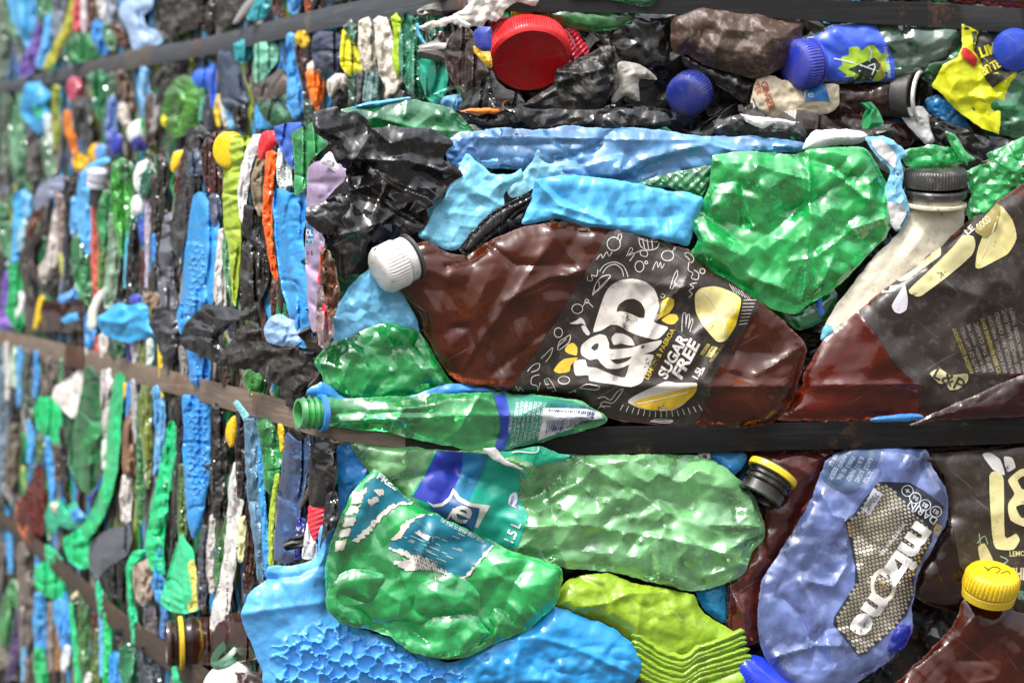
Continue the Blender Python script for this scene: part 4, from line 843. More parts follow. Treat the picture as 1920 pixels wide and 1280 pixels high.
t = thing('bottle_cap', 'ribbed royal blue lid at the bottom edge beside the lime bottle', 'cap', 1450, 1260, off=10)
lathe('cap_shell', 1432, 1290, (0.42, -0.62, 0.55), [(70, -20), (72, 0), (72, 30), (66, 38), (62, 40)], '#2440d8', 'gloss', off=10, ribs=(60, 1.5, -20, 30), parent=t, segs=240, squash=0.5)
shell('plastic_bottle', [(1322, 850), (1395, 848), (1400, 862), (1385, 885), (1372, 892), (1340, 866)], '#3b98dc', 'hdpe', off=2, b=8, cr=(16, 5), label='small sky blue crumple under the black strap', cat='bottle', res=3)
t = thing('torn_label', 'tiny white label corner with black writing under the strap', 'label', 1322, 858, off=6)
q = shell('label_paper', [(1308, 850), (1332, 850), (1332, 864), (1312, 862)], '#e4e4e0', 'paper', off=10, b=2, cr=None, parent=t, corner=True, res=3)
text('lettering', 'B', 1322, 857, 8, 9, 0, '#1a1a1a', q, q, 0.04)
# ---------------------------------------------------------------- pieces lying along the top of the lower bale
shell('plastic_bottle', [(640, 205), (690, 198), (760, 184), (800, 190), (850, 205), (880, 235), (895, 262), (870, 292), (800, 288), (720, 270), (660, 240)], '#3fb06c', 'petc', off=-26, b=14, cr=(60, 8), label='flat clear green bottle lying on top behind the black bag', cat='bottle', creases=[([(700, 220), (800, 245), (880, 245)], 7, 7), ([(708, 213)], 6, 8), ([(760, 216)], 5, 7), ([(826, 215)], 5, 7), ([(850, 213)], 6, 6)])
shell('plastic_film', [(655, 203), (700, 190), (765, 183), (768, 188), (700, 200)], '#4aa8dc', 'film', off=-22, b=4, cr=(12, 2), label='thin blue edge above the flat green bottle', cat='film')
shell('plastic_bottle', [(832, 270), (862, 248), (890, 246), (920, 240), (1000, 244), (1060, 235), (1130, 242), (1180, 238), (1250, 246), (1330, 256), (1420, 258), (1510, 270), (1500, 285), (1420, 290), (1360, 310), (1300, 330), (1200, 342), (1100, 340), (1000, 320), (900, 312), (850, 320), (836, 300)], '#74bcff', 'petm', off=-8, b=16, cr=(66, 14), res=4.5, label='long clear blue bottle along the top of the lower bale', cat='bottle', creases=[([(870, 258), (1000, 256), (1200, 262), (1330, 262)], 6, 5), ([(885, 250), (888, 300), (870, 330)], 7, 5), ([(1200, 300), (1330, 268), (1400, 290)], 7, 6), ([(990, 280), (1080, 310), (1180, 285)], -6, 8)])
shell('plastic_bottle', [(840, 262), (880, 246), (900, 262), (898, 310), (858, 320), (838, 300)], '#6cb0ff', 'petm', off=-2, b=8, cr=(18, 6), label='folded blue bottle end beside the black bag', cat='bottle')
shell('plastic_film', [(866, 206), (900, 214), (960, 200), (1020, 204), (1100, 206), (1180, 206), (1250, 214), (1252, 238), (1160, 242), (1080, 238), (1000, 246), (940, 240), (900, 242), (880, 226)], '#141417', 'film', off=-20, b=8, cr=(34, 12), label='strip of shiny black film below the red cap', cat='film', sharp=24)
shell('plastic_scrap', [(862, 208), (880, 204), (920, 203), (945, 206), (930, 213), (890, 213)], '#f08020', 'hdpe', off=-12, b=4, cr=(12, 1), label='thin orange sliver on the black film', cat='scrap')
t = thing('plastic_bottle', 'glossy black bottle with torn white label edge and teal stripes', 'bottle', 1420, 262, off=-14)
k1 = shell('bottle_body', [(1336, 252), (1340, 234), (1372, 218), (1390, 214), (1440, 226), (1490, 232), (1512, 246), (1505, 262), (1440, 268), (1370, 264)], '#1d2328', 'film', off=-14, b=12, cr=(26, 7), parent=t)
shell('label_tear', [(1388, 214), (1420, 218), (1460, 222), (1500, 230), (1488, 236), (1450, 232), (1430, 242), (1415, 236), (1400, 230)], '#dcdcda', 'paper', off=4, b=3, cr=(12, 3), parent=t, corner=True, res=3)
strokes('stripe', [[(1455, 240), (1490, 262)], [(1470, 238), (1508, 262)], [(1485, 240), (1515, 258)]], '#3aa890', k1, k1, 4)
shell('plastic_tube', [(1504, 280), (1512, 262), (1530, 244), (1600, 243), (1622, 248), (1626, 258), (1612, 270), (1560, 274), (1520, 284)], '#e2e2e4', 'hdpe', off=2, b=12, cr=(36, 2), label='smooth white plastic tab rising beside the green crumpled bottle', cat='tube')
t = thing('torn_label', 'torn pale blue and white bottle label hanging beside black cap', 'label', 1665, 330, off=20)
tl = shell('label_paper', [(1622, 258), (1660, 256), (1690, 276), (1700, 292), (1688, 300), (1694, 320), (1692, 350), (1700, 372), (1706, 400), (1690, 430), (1678, 432), (1664, 410), (1655, 376), (1660, 350), (1670, 320), (1650, 300), (1634, 280)], '#7fc4e6', 'label', off=26, b=3, cr=(18, 7), parent=t, res=3, sharp=24, rough=1.0)
decal('white_patch', [[(1632, 262), (1655, 264), (1680, 290), (1678, 315), (1660, 300), (1644, 286)], [(1660, 378), (1690, 384), (1700, 402), (1688, 428), (1676, 428), (1665, 408)]], '#e0dede', tl, tl, 'ink', 1.5, 4)
strokes('lettering', [[(1683+4*math.cos(a*0.6), 327+5*math.sin(a*0.6)) for a in range(11)], [(1676+3*math.cos(a*0.6), 360+4*math.sin(a*0.6)) for a in range(11)]], '#e8f0f4', tl, tl, 1.4)
strokes('stripe', [[(1706, 378), (1700, 405), (1684, 432)]], '#2a6a78', tl, tl, 3)
gcol = '#2ce872'
shell('plastic_bottle', [(1335, 300), (1345, 290), (1400, 284), (1470, 290), (1520, 282), (1580, 274), (1622, 278), (1640, 300), (1655, 330), (1668, 355), (1664, 390), (1670, 420), (1655, 450), (1600, 505), (1560, 545), (1520, 570), (1490, 590), (1450, 582), (1420, 562), (1370, 530), (1330, 510), (1296, 480), (1310, 450), (1298, 420), (1310, 390), (1330, 350)], gcol, 'pet', off=20, b=24, R=40, cr=(72, 20), res=4.8, sharp=22, label='big bright green crumpled bottle above the two brown lemon bottles', cat='bottle',
      creases=[([(1345, 395)], 20, 22), ([(1345, 395)], -10, 9), ([(1345, 450)], 16, 20), ([(1430, 345)], 14, 18), ([(1390, 340), (1395, 420)], -12, 8), ([(1515, 290), (1520, 420), (1505, 560)], 9, 6), ([(1410, 520), (1480, 545), (1500, 500)], 9, 7), ([(1440, 410), (1520, 380), (1600, 330)], -9, 8), ([(1530, 480), (1600, 430), (1660, 410)], 9, 6), ([(1560, 320), (1620, 370), (1660, 380)], 8, 6), ([(1411, 425)], 6, 5), ([(1340, 300), (1420, 310), (1510, 335)], 7, 6)])
shell('plastic_bottle', [(1405, 555), (1490, 580), (1560, 540), (1570, 560), (1545, 600), (1500, 620), (1470, 600)], '#1a8a48', 'pet', off=0, b=10, cr=(26, 6), label='dark green scrap peeking out between the two brown lemon bottles', cat='bottle')
shell('plastic_scrap', [(1528, 558), (1540, 556), (1548, 585), (1536, 592)], '#2a6ad0', 'hdpe', off=6, b=5, cr=(10, 1), label='small royal blue chip under the green crumpled bottle', cat='scrap', res=3)
shell('plastic_film', [(1190, 350), (1230, 330), (1290, 318), (1335, 310), (1330, 345), (1310, 370), (1250, 350)], '#5cc07c', 'petc', off=2, b=8, cr=(22, 5), label='pale green bubbly film between blue sheet and green bottle', cat='film', fn=lambda x, y, d: 2.5*np.cos(x/3.2)*np.cos(y/3.2)*np.clip(d/5, 0, 1), res=3)
# black bag at the bale corner
shell('plastic_bag', [(588, 206), (630, 203), (636, 216), (664, 210), (690, 228), (700, 240), (735, 238), (800, 240), (840, 256), (852, 268), (830, 296), (850, 310), (870, 330), (845, 345), (800, 420), (770, 440), (745, 420), (710, 428), (690, 460), (670, 500), (648, 530), (636, 500), (625, 470), (600, 430), (572, 405), (575, 392), (616, 370), (650, 360), (648, 330), (630, 300), (618, 270), (600, 255), (586, 240)], '#151417', 'film', off=24, b=12, cr=(80, 30), res=4, label='crumpled shiny black bag at the corner of the lower bale', cat='bag', sharp=22, rough=1.5,
      creases=[([(590, 240), (640, 260), (660, 300), (650, 350)], 12, 8), ([(650, 360), (720, 340), (800, 370), (840, 410)], 14, 6), ([(665, 300), (700, 240), (735, 270)], 10, 7), ([(680, 300), (760, 300), (830, 320)], 12, 7), ([(575, 400), (640, 380), (660, 370)], 10, 6), ([(640, 440), (700, 430), (740, 400)], 10, 6), ([(655, 330), (690, 310), (760, 350)], -14, 8), ([(720, 380), (790, 420)], -10, 8)])
shell('plastic_scrap', [(572, 404), (615, 374), (652, 368), (656, 410), (620, 440), (590, 430)], '#232227', 'film', off=40, b=8, cr=(22, 5), label='stiff black flap sticking out left of white bottle cap', cat='scrap', sharp=24)
# light blue torn sheets
shell('plastic_bottle', [(784, 440), (800, 405), (830, 360), (855, 325), (872, 290), (892, 300), (920, 322), (955, 328), (975, 318), (978, 330), (960, 345), (945, 365), (946, 385), (925, 402), (900, 425), (870, 460), (850, 470), (810, 458)], '#84d4f6', 'hdpe', off=10, b=4, cr=(44, 13), label='torn light blue bottle piece with pointed corner beside the black bag', cat='bottle', sharp=28, creases=[([(860, 330), (800, 420)], 6, 6), ([(880, 350), (940, 385)], 6, 6), ([(870, 390), (900, 395)], 5, 7)])
shell('plastic_bottle', [(975, 330), (1000, 300), (1010, 280), (1040, 300), (1062, 305), (1085, 325), (1120, 335), (1100, 350), (1020, 345), (990, 360), (960, 372), (950, 352)], '#9adcf6', 'hdpe', off=4, b=3, cr=(34, 11), label='pale blue torn flap with a spiky tip in the middle of the top', cat='bottle', sharp=28, creases=[([(1005, 285), (990, 330), (960, 360)], 6, 6)])
shell('plastic_bottle', [(1003, 336), (1050, 330), (1110, 330), (1180, 342), (1250, 355), (1316, 372), (1312, 400), (1300, 440), (1290, 462), (1240, 452), (1180, 438), (1140, 430), (1098, 425), (1060, 412), (1030, 412), (985, 420), (978, 410), (995, 375)], '#5cbcf2', 'gloss', off=18, b=8, cr=(48, 10), res=3.8, label='ribbed light blue bottle above the brown lemon bottle', cat='bottle', sharp=30,
      creases=[([(1005, 338), (1050, 385), (1100, 400), (1145, 420)], 9, 6), ([(1020, 345), (1060, 375), (1085, 392)], -7, 6), ([(1130, 345), (1145, 420)], 8, 7), ([(1168, 350), (1180, 430)], 7, 6), ([(1195, 352), (1210, 440)], 7, 6), ([(1222, 358), (1238, 446)], 7, 6), ([(1250, 364), (1262, 450)], 6, 6), ([(1040, 400), (1100, 418), (1145, 424)], 8, 4)])
arc = [(862, 470), (880, 440), (910, 408), (950, 380), (1000, 360), (1003, 378), (975, 396), (950, 420), (925, 440), (905, 455), (885, 478)]
shell('plastic_ring', arc, '#24242a', 'gloss', off=14, b=8, cr=(50, 1), label='curved black ring between light blue sheet and brown bottle', cat='ring', folds=0, fn=lambda x, y, d: -5*np.exp(-((d-5)/2.0)**2), res=3)
shell('plastic_film', [(880, 470), (910, 440), (960, 400), (990, 392), (985, 425), (950, 436), (910, 465), (890, 480)], '#1a2030', 'film', off=2, b=5, cr=(20, 4), label='dark blue film inside the curved black ring', cat='film')
# cream bottle with black lid
t = thing('plastic_bottle', 'cream sauce bottle with black lid and pointed blue tipped nozzle end', 'bottle', 1740, 470, off=4)
shell('bottle_body', [(1700, 395), (1720, 384), (1800, 386), (1808, 400), (1806, 440), (1800, 470), (1740, 520), (1680, 570), (1620, 620), (1560, 640), (1540, 632), (1560, 585), (1600, 530), (1640, 480), (1690, 430)], '#e2d9c2', 'hdpe', off=10, b=14, R=40, cr=(80, 5), parent=t, creases=[([(1720, 410), (1690, 460), (1640, 530), (1590, 590)], -4, 16), ([(1745, 420), (1700, 480)], 5, 14)], back=14)
shell('nozzle_tip', [(1538, 634), (1548, 608), (1568, 618), (1560, 630), (1546, 640)], '#6ab8d0', 'hdpe', off=16, b=6, cr=None, parent=t, res=3)
lathe('neck_ring', 1754, 382, (0.0, -1, 0.18), [(50, -6), (58, -3), (58, 1), (48, 4), (46, 16), (50, 18)], '#ded4bc', 'dirty', off=6, parent=t)
lathe('lid_band', 1754, 366, (0.01, -1, 0.18), [(55, -4), (58, 0), (58, 8), (55, 12)], '#1c1b1c', 'hdpe', off=6, parent=t)
lathe('bottle_lid', 1754, 350, (-0.02, -1, 0.18), [(52, 0), (58, 2), (58, 28), (54, 34), (48, 36)], '#1c1b1c', 'hdpe', off=8, ribs=(60, 1.0, 2, 28), parent=t, segs=240)
for k, (pts, lb) in enumerate([([(1690, 285), (1740, 272), (1800, 280), (1830, 300), (1760, 312), (1700, 312)], 'green folded film directly behind the black lid'), ([(1815, 320), (1860, 300), (1925, 285), (1930, 350), (1880, 390), (1830, 420), (1812, 400), (1822, 360)], 'bright green film draped right of the black lid'), ([(1770, 248), (1790, 252), (1812, 285), (1815, 310), (1800, 300)], 'thin curled green strip above the black lid'), ([(1850, 290), (1900, 265), (1930, 255), (1930, 300), (1880, 310)], 'green crumpled film in the right edge above the draped one')]):
    shell('plastic_film', pts, '#2cdc6c', 'pet', off=(-6, 6, 4, -2)[k], b=8, cr=(26, 9), label=lb, cat='film')
# band and pieces under the cap
shell('plastic_bag', [(622, 600), (640, 560), (664, 530), (700, 500), (730, 525), (757, 552), (784, 600), (784, 625), (740, 610), (690, 622), (640, 648), (628, 645)], '#78c8f4', 'gloss', off=14, b=5, cr=(50, 15), label='light blue plastic piece under the white cap', cat='bag', sharp=28)
shell('plastic_bottle', [(586, 680), (612, 650), (650, 630), (700, 610), (740, 606), (780, 618), (800, 640), (825, 682), (840, 710), (850, 725), (800, 740), (740, 745), (690, 752), (640, 745), (608, 728), (600, 700)], '#22cc64', 'pet', off=18, b=22, R=34, cr=(56, 17), res=4.5, sharp=22, label='dark green crushed bottle base left of the brown lemon bottle', cat='bottle', creases=[([(650, 640), (680, 670), (690, 700)], 9, 7), ([(590, 680), (640, 690), (660, 745)], 8, 7), ([(735, 695)], 7, 6), ([(740, 620), (790, 690)], 7, 8)])
shell('plastic_film', [(574, 736), (600, 716), (620, 725), (650, 748), (720, 748), (780, 738), (850, 718), (940, 728), (930, 737), (850, 745), (760, 752), (690, 760), (620, 755)], '#2f8edc', 'hdpe', off=34, b=6, cr=(30, 4), label='sky blue plastic rim curving above the bar code bottle', cat='film')
shell('plastic_bottle', [(632, 835), (690, 832), (704, 850), (700, 880), (712, 895), (660, 930), (650, 985), (636, 1000), (634, 920)], '#2f8ad8', 'hdpe', off=2, b=10, cr=(24, 7), label='blue crumpled piece between strap and scratched green bottle', cat='bottle', sharp=28)
shell('plastic_scrap', [(616, 870), (632, 850), (640, 870), (636, 905), (620, 908)], '#1aa37c', 'gloss', off=-2, b=5, cr=(14, 3), label='small teal scrap left of the blue crumpled piece', cat='scrap', res=3)
shell('plastic_bottle', [(700, 806), (800, 828), (880, 846), (880, 860), (800, 842), (690, 832), (660, 830)], '#3aa860', 'petc', off=6, b=8, cr=(40, 5), label='thin green flap under the bar code bottle', cat='bottle')
shell('plastic_scrap', [(1630, 786), (1660, 778), (1720, 776), (1732, 784), (1700, 790), (1640, 790)], '#2f7ec8', 'hdpe', off=40, b=4, cr=None, label='narrow blue scrap lying on top of the black strap', cat='scrap', res=3)
shell('plastic_bottle', [(1700, 800), (1760, 770), (1840, 735), (1930, 700), (1930, 775), (1850, 783), (1760, 788)], '#5a2018', 'petd', off=48, b=10, cr=(40, 6), label='dark red brown folded bottle just above the strap at right', cat='bottle')

# ---------------------------------------------------------------- upper bale, right face
def UR(name, label, cat, pts, hx, kind='hdpe', off=0, b=16, cr=(40, 6), **k): return shell(name, pts, hx, kind, 'UR', off, b, cr=cr, label=label, cat=cat, **k)
UR('plastic_bottle', 'big dusty brown crushed bottle under the black strap', 'bottle', [(1256, 60), (1268, 30), (1300, 14), (1340, 12), (1400, 22), (1460, 34), (1506, 40), (1504, 62), (1490, 100), (1470, 125), (1440, 142), (1410, 146), (1370, 138), (1320, 122), (1290, 105), (1262, 98)], '#4a352b', 'dirty', 22, 30, (52, 13), R=44, sharp=40)
UR('plastic_bottle', 'dark grey crushed bottle under the dusty brown bottle', 'bottle', [(1280, 100), (1330, 118), (1400, 142), (1420, 160), (1400, 195), (1360, 170), (1310, 140), (1285, 125)], '#3a3432', 'film', 8, 12, (28, 8))
UR('plastic_bottle', 'black crushed bottle left of the dusty brown bottle', 'bottle', [(1160, 25), (1230, 28), (1262, 40), (1258, 90), (1250, 120), (1200, 130), (1150, 110), (1140, 70)], '#24211f', 'film', 0, 14, (36, 10))
UR('plastic_bag', 'black folded bag in front of red jar lid', 'bag', [(985, 196), (1010, 176), (1034, 160), (1042, 132), (1060, 120), (1110, 98), (1140, 84), (1154, 100), (1158, 130), (1150, 165), (1134, 195), (1110, 208), (1060, 206), (1030, 208)], '#131315', 'dirty', 40, 12, (38, 15), sharp=24, creases=[([(1036, 132), (1090, 138), (1130, 130)], 10, 6), ([(1130, 95), (1148, 150)], 8, 6), ([(1000, 195), (1040, 170)], 8, 5)])
UR('plastic_film', 'dirty grey folded film right of black bag', 'film', [(1158, 120), (1172, 114), (1200, 122), (1228, 140), (1230, 150), (1200, 148), (1198, 190), (1170, 180), (1150, 196), (1146, 185), (1162, 160)], '#a8a49c', 'dirty', 14, 6, (20, 7), sharp=26)
UR('plastic_film', 'black film below the grey folded film', 'film', [(1130, 200), (1180, 196), (1250, 205), (1262, 220), (1240, 232), (1160, 226)], '#161617', 'film', -2, 10, (30, 8))
t = thing('bottle_cap', 'large red ribbed jar lid facing out below top strap', 'cap', 1000, 170, 'UR', 30)
rl = lathe('lid_shell', 994, 108, (0.08, 0.60, 0.79), [(68, -40), (74, -36), (76, -4), (74, 5), (68, 10), (66, 9), (20, 8)], '#cc0d18', 'hdpe', 'UR', 30, ribs=(90, 1.1, -38, -2), parent=t, segs=360, squash=0.98, dent=0.03)
t = thing('bottle_cap', 'crimson ribbed cap behind the red jar lid', 'cap', 1070, 110, 'UR', 6)
shell('cap_shell', [(1030, 60), (1040, 46), (1060, 56), (1080, 90), (1082, 116), (1068, 112), (1050, 86)], '#b01230', 'hdpe', 'UR', 16, 7, cr=None, parent=t, fn=lambda x, y, d: 1.6*np.sin((x+y)/1.8), res=2.8)
shell('cap_rim', [(1060, 52), (1078, 56), (1104, 92), (1100, 108), (1084, 106), (1076, 80)], '#b81430', 'hdpe', 'UR', 12, 6, cr=None, parent=t, fn=lambda x, y, d: 1.6*np.sin((x+y)/1.8), res=2.8)
shell('cap_inside', [(1056, 56), (1072, 58), (1086, 90), (1084, 108), (1070, 92)], '#8a6a72', 'hdpe', 'UR', 12, 2, cr=None, parent=t, res=3)
UR('bottle_cap', 'red lid edge hidden behind white torn paper', 'cap', [(918, 40), (940, 30), (968, 36), (985, 48), (940, 60), (922, 70)], '#a01018', 'hdpe', 8, 8, None)
lathe('bottle_cap', 985, 28, (0.3, 0.3, 0.9), [(24, -14), (26, 0), (22, 8), (8, 8)], '#d8b820', 'hdpe', 'UR', 4, label='yellow cap under the top strap above the red jar lid', cat='cap')
UR('plastic_bottle', 'green bottle tucked under the top strap in the middle', 'bottle', [(985, 14), (1040, 12), (1120, 14), (1190, 16), (1185, 40), (1150, 56), (1100, 60), (1050, 48), (1010, 32)], '#3f9a4c', 'pet', 12, 18, (44, 7))
UR('plastic_bottle', 'green bottle above the top strap in the middle', 'bottle', [(1060, -14), (1130, -20), (1240, -14), (1228, 6), (1215, 14), (1150, 2), (1080, -2)], '#3aa060', 'pet', 30, 10, (30, 5))
UR('plastic_bottle', 'greyish clear bottle with red tint behind the black bag', 'bottle', [(1110, 60), (1160, 62), (1180, 100), (1178, 170), (1160, 196), (1150, 150), (1140, 90)], '#8a8a84', 'petc', -4, 12, (26, 6))
for lb, cx, cy, ax, hx, r, off in [('dark blue cap lying low under the dusty brown bottle', 1292, 176, (-0.35, 0.32, 0.88), '#1c2f8c', 40, 16), ('royal blue cap with dark green neck in front of blue label', 1505, 120, (-0.80, 0.15, 0.58), '#2638b4', 46, 30)]:
    t = thing('bottle_cap', lb, 'cap', cx, cy, 'UR', off)
    lathe('cap_shell', cx, cy, ax, [(r-4, -14), (r, -12), (r, 14), (r-5, 22), (r-14, 25), (6, 25)], hx, 'dirty', 'UR', off, ribs=(48, 1.2, -12, 14), parent=t, segs=220)
    lathe('cap_ring', cx, cy, ax, [(r-2, -24), (r+1, -22), (r+1, -16), (r-2, -15)], hx, 'hdpe', 'UR', off, parent=t)
t = thing('plastic_bottle', 'dark green bottle with blue energy drink label and lime splash', 'bottle', 1640, 110, 'UR', 16)
eb = shell('bottle_body', [(1498, 78), (1520, 66), (1560, 50), (1640, 44), (1720, 44), (1800, 50), (1796, 90), (1770, 120), (1720, 140), (1660, 155), (1590, 158), (1545, 156), (1520, 150)], '#5a7a62', 'petc', 'UR', 18, 22, cr=(50, 9), parent=t, R=36)
lab = decal('wrap_label', [(1515, 44), (1540, 48), (1600, 46), (1640, 48), (1660, 76), (1676, 110), (1678, 148), (1640, 154), (1590, 158), (1555, 156), (1545, 110)], '#3a5cd4', eb, t, 'label', 1.2, 4.5, smooth=False)
sp_ = [(1622+46*(1+0.16*math.sin(k*2.7))*math.cos(k*2*math.pi/26), 122+34*(1+0.2*math.sin(k*1.9))*math.sin(k*2*math.pi/26)) for k in range(26)]
decal('splash_drawing', sp_, '#a8cc38', eb, lab, lift=2.0, res=4)
decal('splash_drawing', [(1590, 130), (1640, 108), (1652, 122), (1636, 150), (1600, 154), (1612, 140)], '#1f2a24', eb, lab, lift=2.8, res=4, smooth=False)
strokes('splash_drawing', [[(1564, 110), (1600, 118), (1646, 134)], [(1628, 88), (1634, 100), (1630, 116)], [(1600, 140), (1640, 120), (1632, 148)]], '#dfe4e8', eb, lab, 2.4, 3.2)
text('lettering', 'ENERGY DRINK', 1664, 118, 60, 7, -82, '#dfe4ee', eb, lab, lift=2.2)
text('lettering', 'GUARANA', 1652, 128, 44, 6, -76, '#c83a4a', eb, lab, lift=2.2)
UR('plastic_bottle', 'brown clear bottle under the blue energy drink label', 'bottle', [(1560, 160), (1620, 160), (1690, 140), (1720, 130), (1712, 180), (1690, 215), (1620, 218), (1570, 212)], '#6a4a40', 'petd', 6, 16, (30, 7))
UR('plastic_bottle', 'reddish brown bottle at the foot of the upper bale', 'bottle', [(1505, 222), (1570, 214), (1640, 222), (1700, 235), (1715, 262), (1700, 275), (1620, 262), (1560, 250), (1510, 240)], '#5a2a22', 'petd', 4, 14, (26, 7))
t = thing('torn_label', 'worn cream paper label with red lettering and blue patch', 'label', 1480, 190, 'UR', 16)
gp = shell('label_paper', [(1410, 180), (1420, 150), (1450, 142), (1470, 150), (1500, 158), (1540, 160), (1574, 160), (1572, 196), (1560, 212), (1520, 218), (1480, 224), (1430, 214), (1408, 205)], '#d8c8ac', 'paper', 'UR', 20, 8, cr=(24, 6), parent=t, res=3.4, rough=1.2)
decal('label_patch', [(1500, 160), (1548, 158), (1556, 190), (1510, 188)], '#2a7ac0', gp, gp, 'ink', 1.4, 4, smooth=False)
text('lettering', 'fe', 1516, 176, 20, 13, 0, '#c8d8e4', gp, gp, lift=2.2)
text('lettering', 'GINGER', 1440, 180, 56, 13, -72, '#b05028', gp, gp, 0.02)
text('lettering', 'BEER', 1420, 164, 26, 11, -72, '#b05028', gp, gp, 0.02)
strokes('stripe', [[(1412, 185), (1418, 200), (1424, 214)], [(1408, 192), (1412, 206)]], '#3a5a80', gp, gp, 3)
t = thing('plastic_tube', 'black tube with a white rim ring right of brown bottle', 'tube', 1715, 180, 'UR', 10)
lathe('tube_wall', 1700, 180, (0.86, 0.06, 0.5), [(44, -20), (44, 12), (40, 14), (38, 4)], '#221f1f', 'gloss', 'UR', 6, parent=t, squash=0.9)
lathe('tube_rim', 1724, 180, (0.86, 0.06, 0.5), [(46, 0), (50, 2), (50, 7), (45, 8)], '#d8d6d2', 'hdpe', 'UR', 8, parent=t, cap_ends=False)
UR('plastic_film', 'white film draped below the white ringed tube', 'film', [(1690, 205), (1730, 200), (1745, 225), (1755, 262), (1735, 270), (1712, 245), (1690, 222)], '#d4d2d0', 'hdpe', 16, 6, (18, 6))
UR('plastic_film', 'black film at the foot of yellow label', 'film', [(1740, 215), (1770, 225), (1830, 250), (1895, 262), (1900, 285), (1850, 298), (1790, 295), (1755, 268)], '#1a1a1c', 'film', 20, 10, (28, 9))
UR('plastic_bag', 'blue bubbly plastic left of the yellow label', 'bag', [(1735, 190), (1760, 178), (1790, 195), (1815, 230), (1800, 248), (1760, 232)], '#2a7cb8', 'hdpe', 2, 8, (10, 4), res=3)
t = thing('plastic_bottle', 'green bottle wrapped in torn yellow and black label', 'bottle', 1800, 160, 'UR', 10)
yl = shell('bottle_body', [(1712, 120), (1740, 95), (1790, 90), (1830, 60), (1900, 60), (1930, 90), (1930, 250), (1880, 254), (1850, 250), (1800, 190), (1740, 160)], '#1f9a54', 'pet', 'UR', 12, 20, cr=(40, 9), parent=t)
lab = shell('label_sheet', [(1803, 46), (1834, 58), (1826, 96), (1850, 112), (1862, 138), (1908, 134), (1886, 178), (1876, 215), (1874, 254), (1840, 242), (1790, 202), (1744, 160), (1770, 122), (1796, 108), (1806, 84)], '#d2d418', 'label', 'UR', 34, 2, back=2, cr=(40, 14), parent=t, sharp=20, res=3.1, corner=True)
decal('label_panel', [(1822, 60), (1850, 55), (1880, 80), (1884, 118), (1900, 136), (1862, 165), (1848, 150), (1838, 110), (1826, 95)], '#26261c', [lab, yl], lab, 'ink', 2.4, 4, smooth=False)
decal('label_panel', [(1800, 92), (1812, 90), (1832, 108), (1828, 126), (1806, 108)], '#c82a24', [lab, yl], lab, 'ink', 3.4, 4)
text('lettering', 'LIME', 1858, 92, 44, 20, 20, '#d2c81c', [lab, yl], lab, 0.04, lift=3.6)
text('lettering', 'BITTER', 1862, 124, 46, 17, 28, '#d2c81c', [lab, yl], lab, 0.03, lift=3.6)
lathe('bottle_cap', 1902, 96, (-0.1, 0.2, 0.95), [(38, -22), (42, -14), (42, 0), (36, 12), (20, 19), (4, 21)], '#2342b4', 'hdpe', 'UR', 40, label='round blue cap at upper right edge over yellow label', cat='cap')
UR('torn_paper', 'torn white paper scrap stuck over the top strap corner', 'paper', [(786, 50), (810, 40), (845, 30), (875, 12), (880, -10), (990, -14), (1012, 0), (1000, 12), (970, 6), (945, 22), (932, 40), (915, 38), (905, 54), (890, 50), (870, 56), (850, 44), (820, 52), (795, 56)], '#d2ccc4', 'paper', 44, 5, (24, 11), sharp=24, rough=1.6)
UR('torn_paper', 'small bright white paper strip on torn paper', 'paper', [(852, 36), (858, 31), (882, 46), (876, 53)], '#f0efec', 'paper', 58, 2, None, corner=True, res=3)
for k, (lb, pts, hx) in enumerate([('dark red scrap above the top strap at far right', [(1760, -14), (1840, -16), (1930, -10), (1930, 16), (1850, 10), (1780, 4)], '#6a2420'), ('brown black scrap above the top strap right of centre', [(1300, -20), (1480, -16), (1700, -12), (1690, -2), (1480, -6), (1310, -10)], '#2a2422'), ('dark green bottle shoulder right of tube', [(1690, 60), (1760, 52), (1800, 60), (1790, 100), (1740, 120), (1700, 130)], '#3f6a4c')]):
    UR('plastic_scrap', lb, 'scrap', pts, hx, 'petd', (24, 24, -4)[k], 10, (30, 6))
# ---------------------------------------------------------------- left faces: bottles pressed on edge, seen end-on
def row(face, items, group=None):
    for it in items:
        name, label, cat, cl, hx, kind, off = it[:7]
        k = it[7] if len(it) > 7 else {}
        strip(name, label, cat, cl, hx, kind, face, off, group=group, **k)
def poly(face, items):
    for it in items:
        name, label, cat, pts, hx, kind, off, b = it[:8]
        k = it[8] if len(it) > 8 else {}
        k.setdefault('cr', (20, 9)); k.setdefault('rough', 0.8); k.setdefault('sharp', 32)
        shell(name, pts, hx, kind, face, off, b, label=label, cat=cat, **k)
PB, PF, PS, PG, BC = 'plastic_bottle', 'plastic_film', 'plastic_scrap', 'plastic_bag', 'bottle_cap'
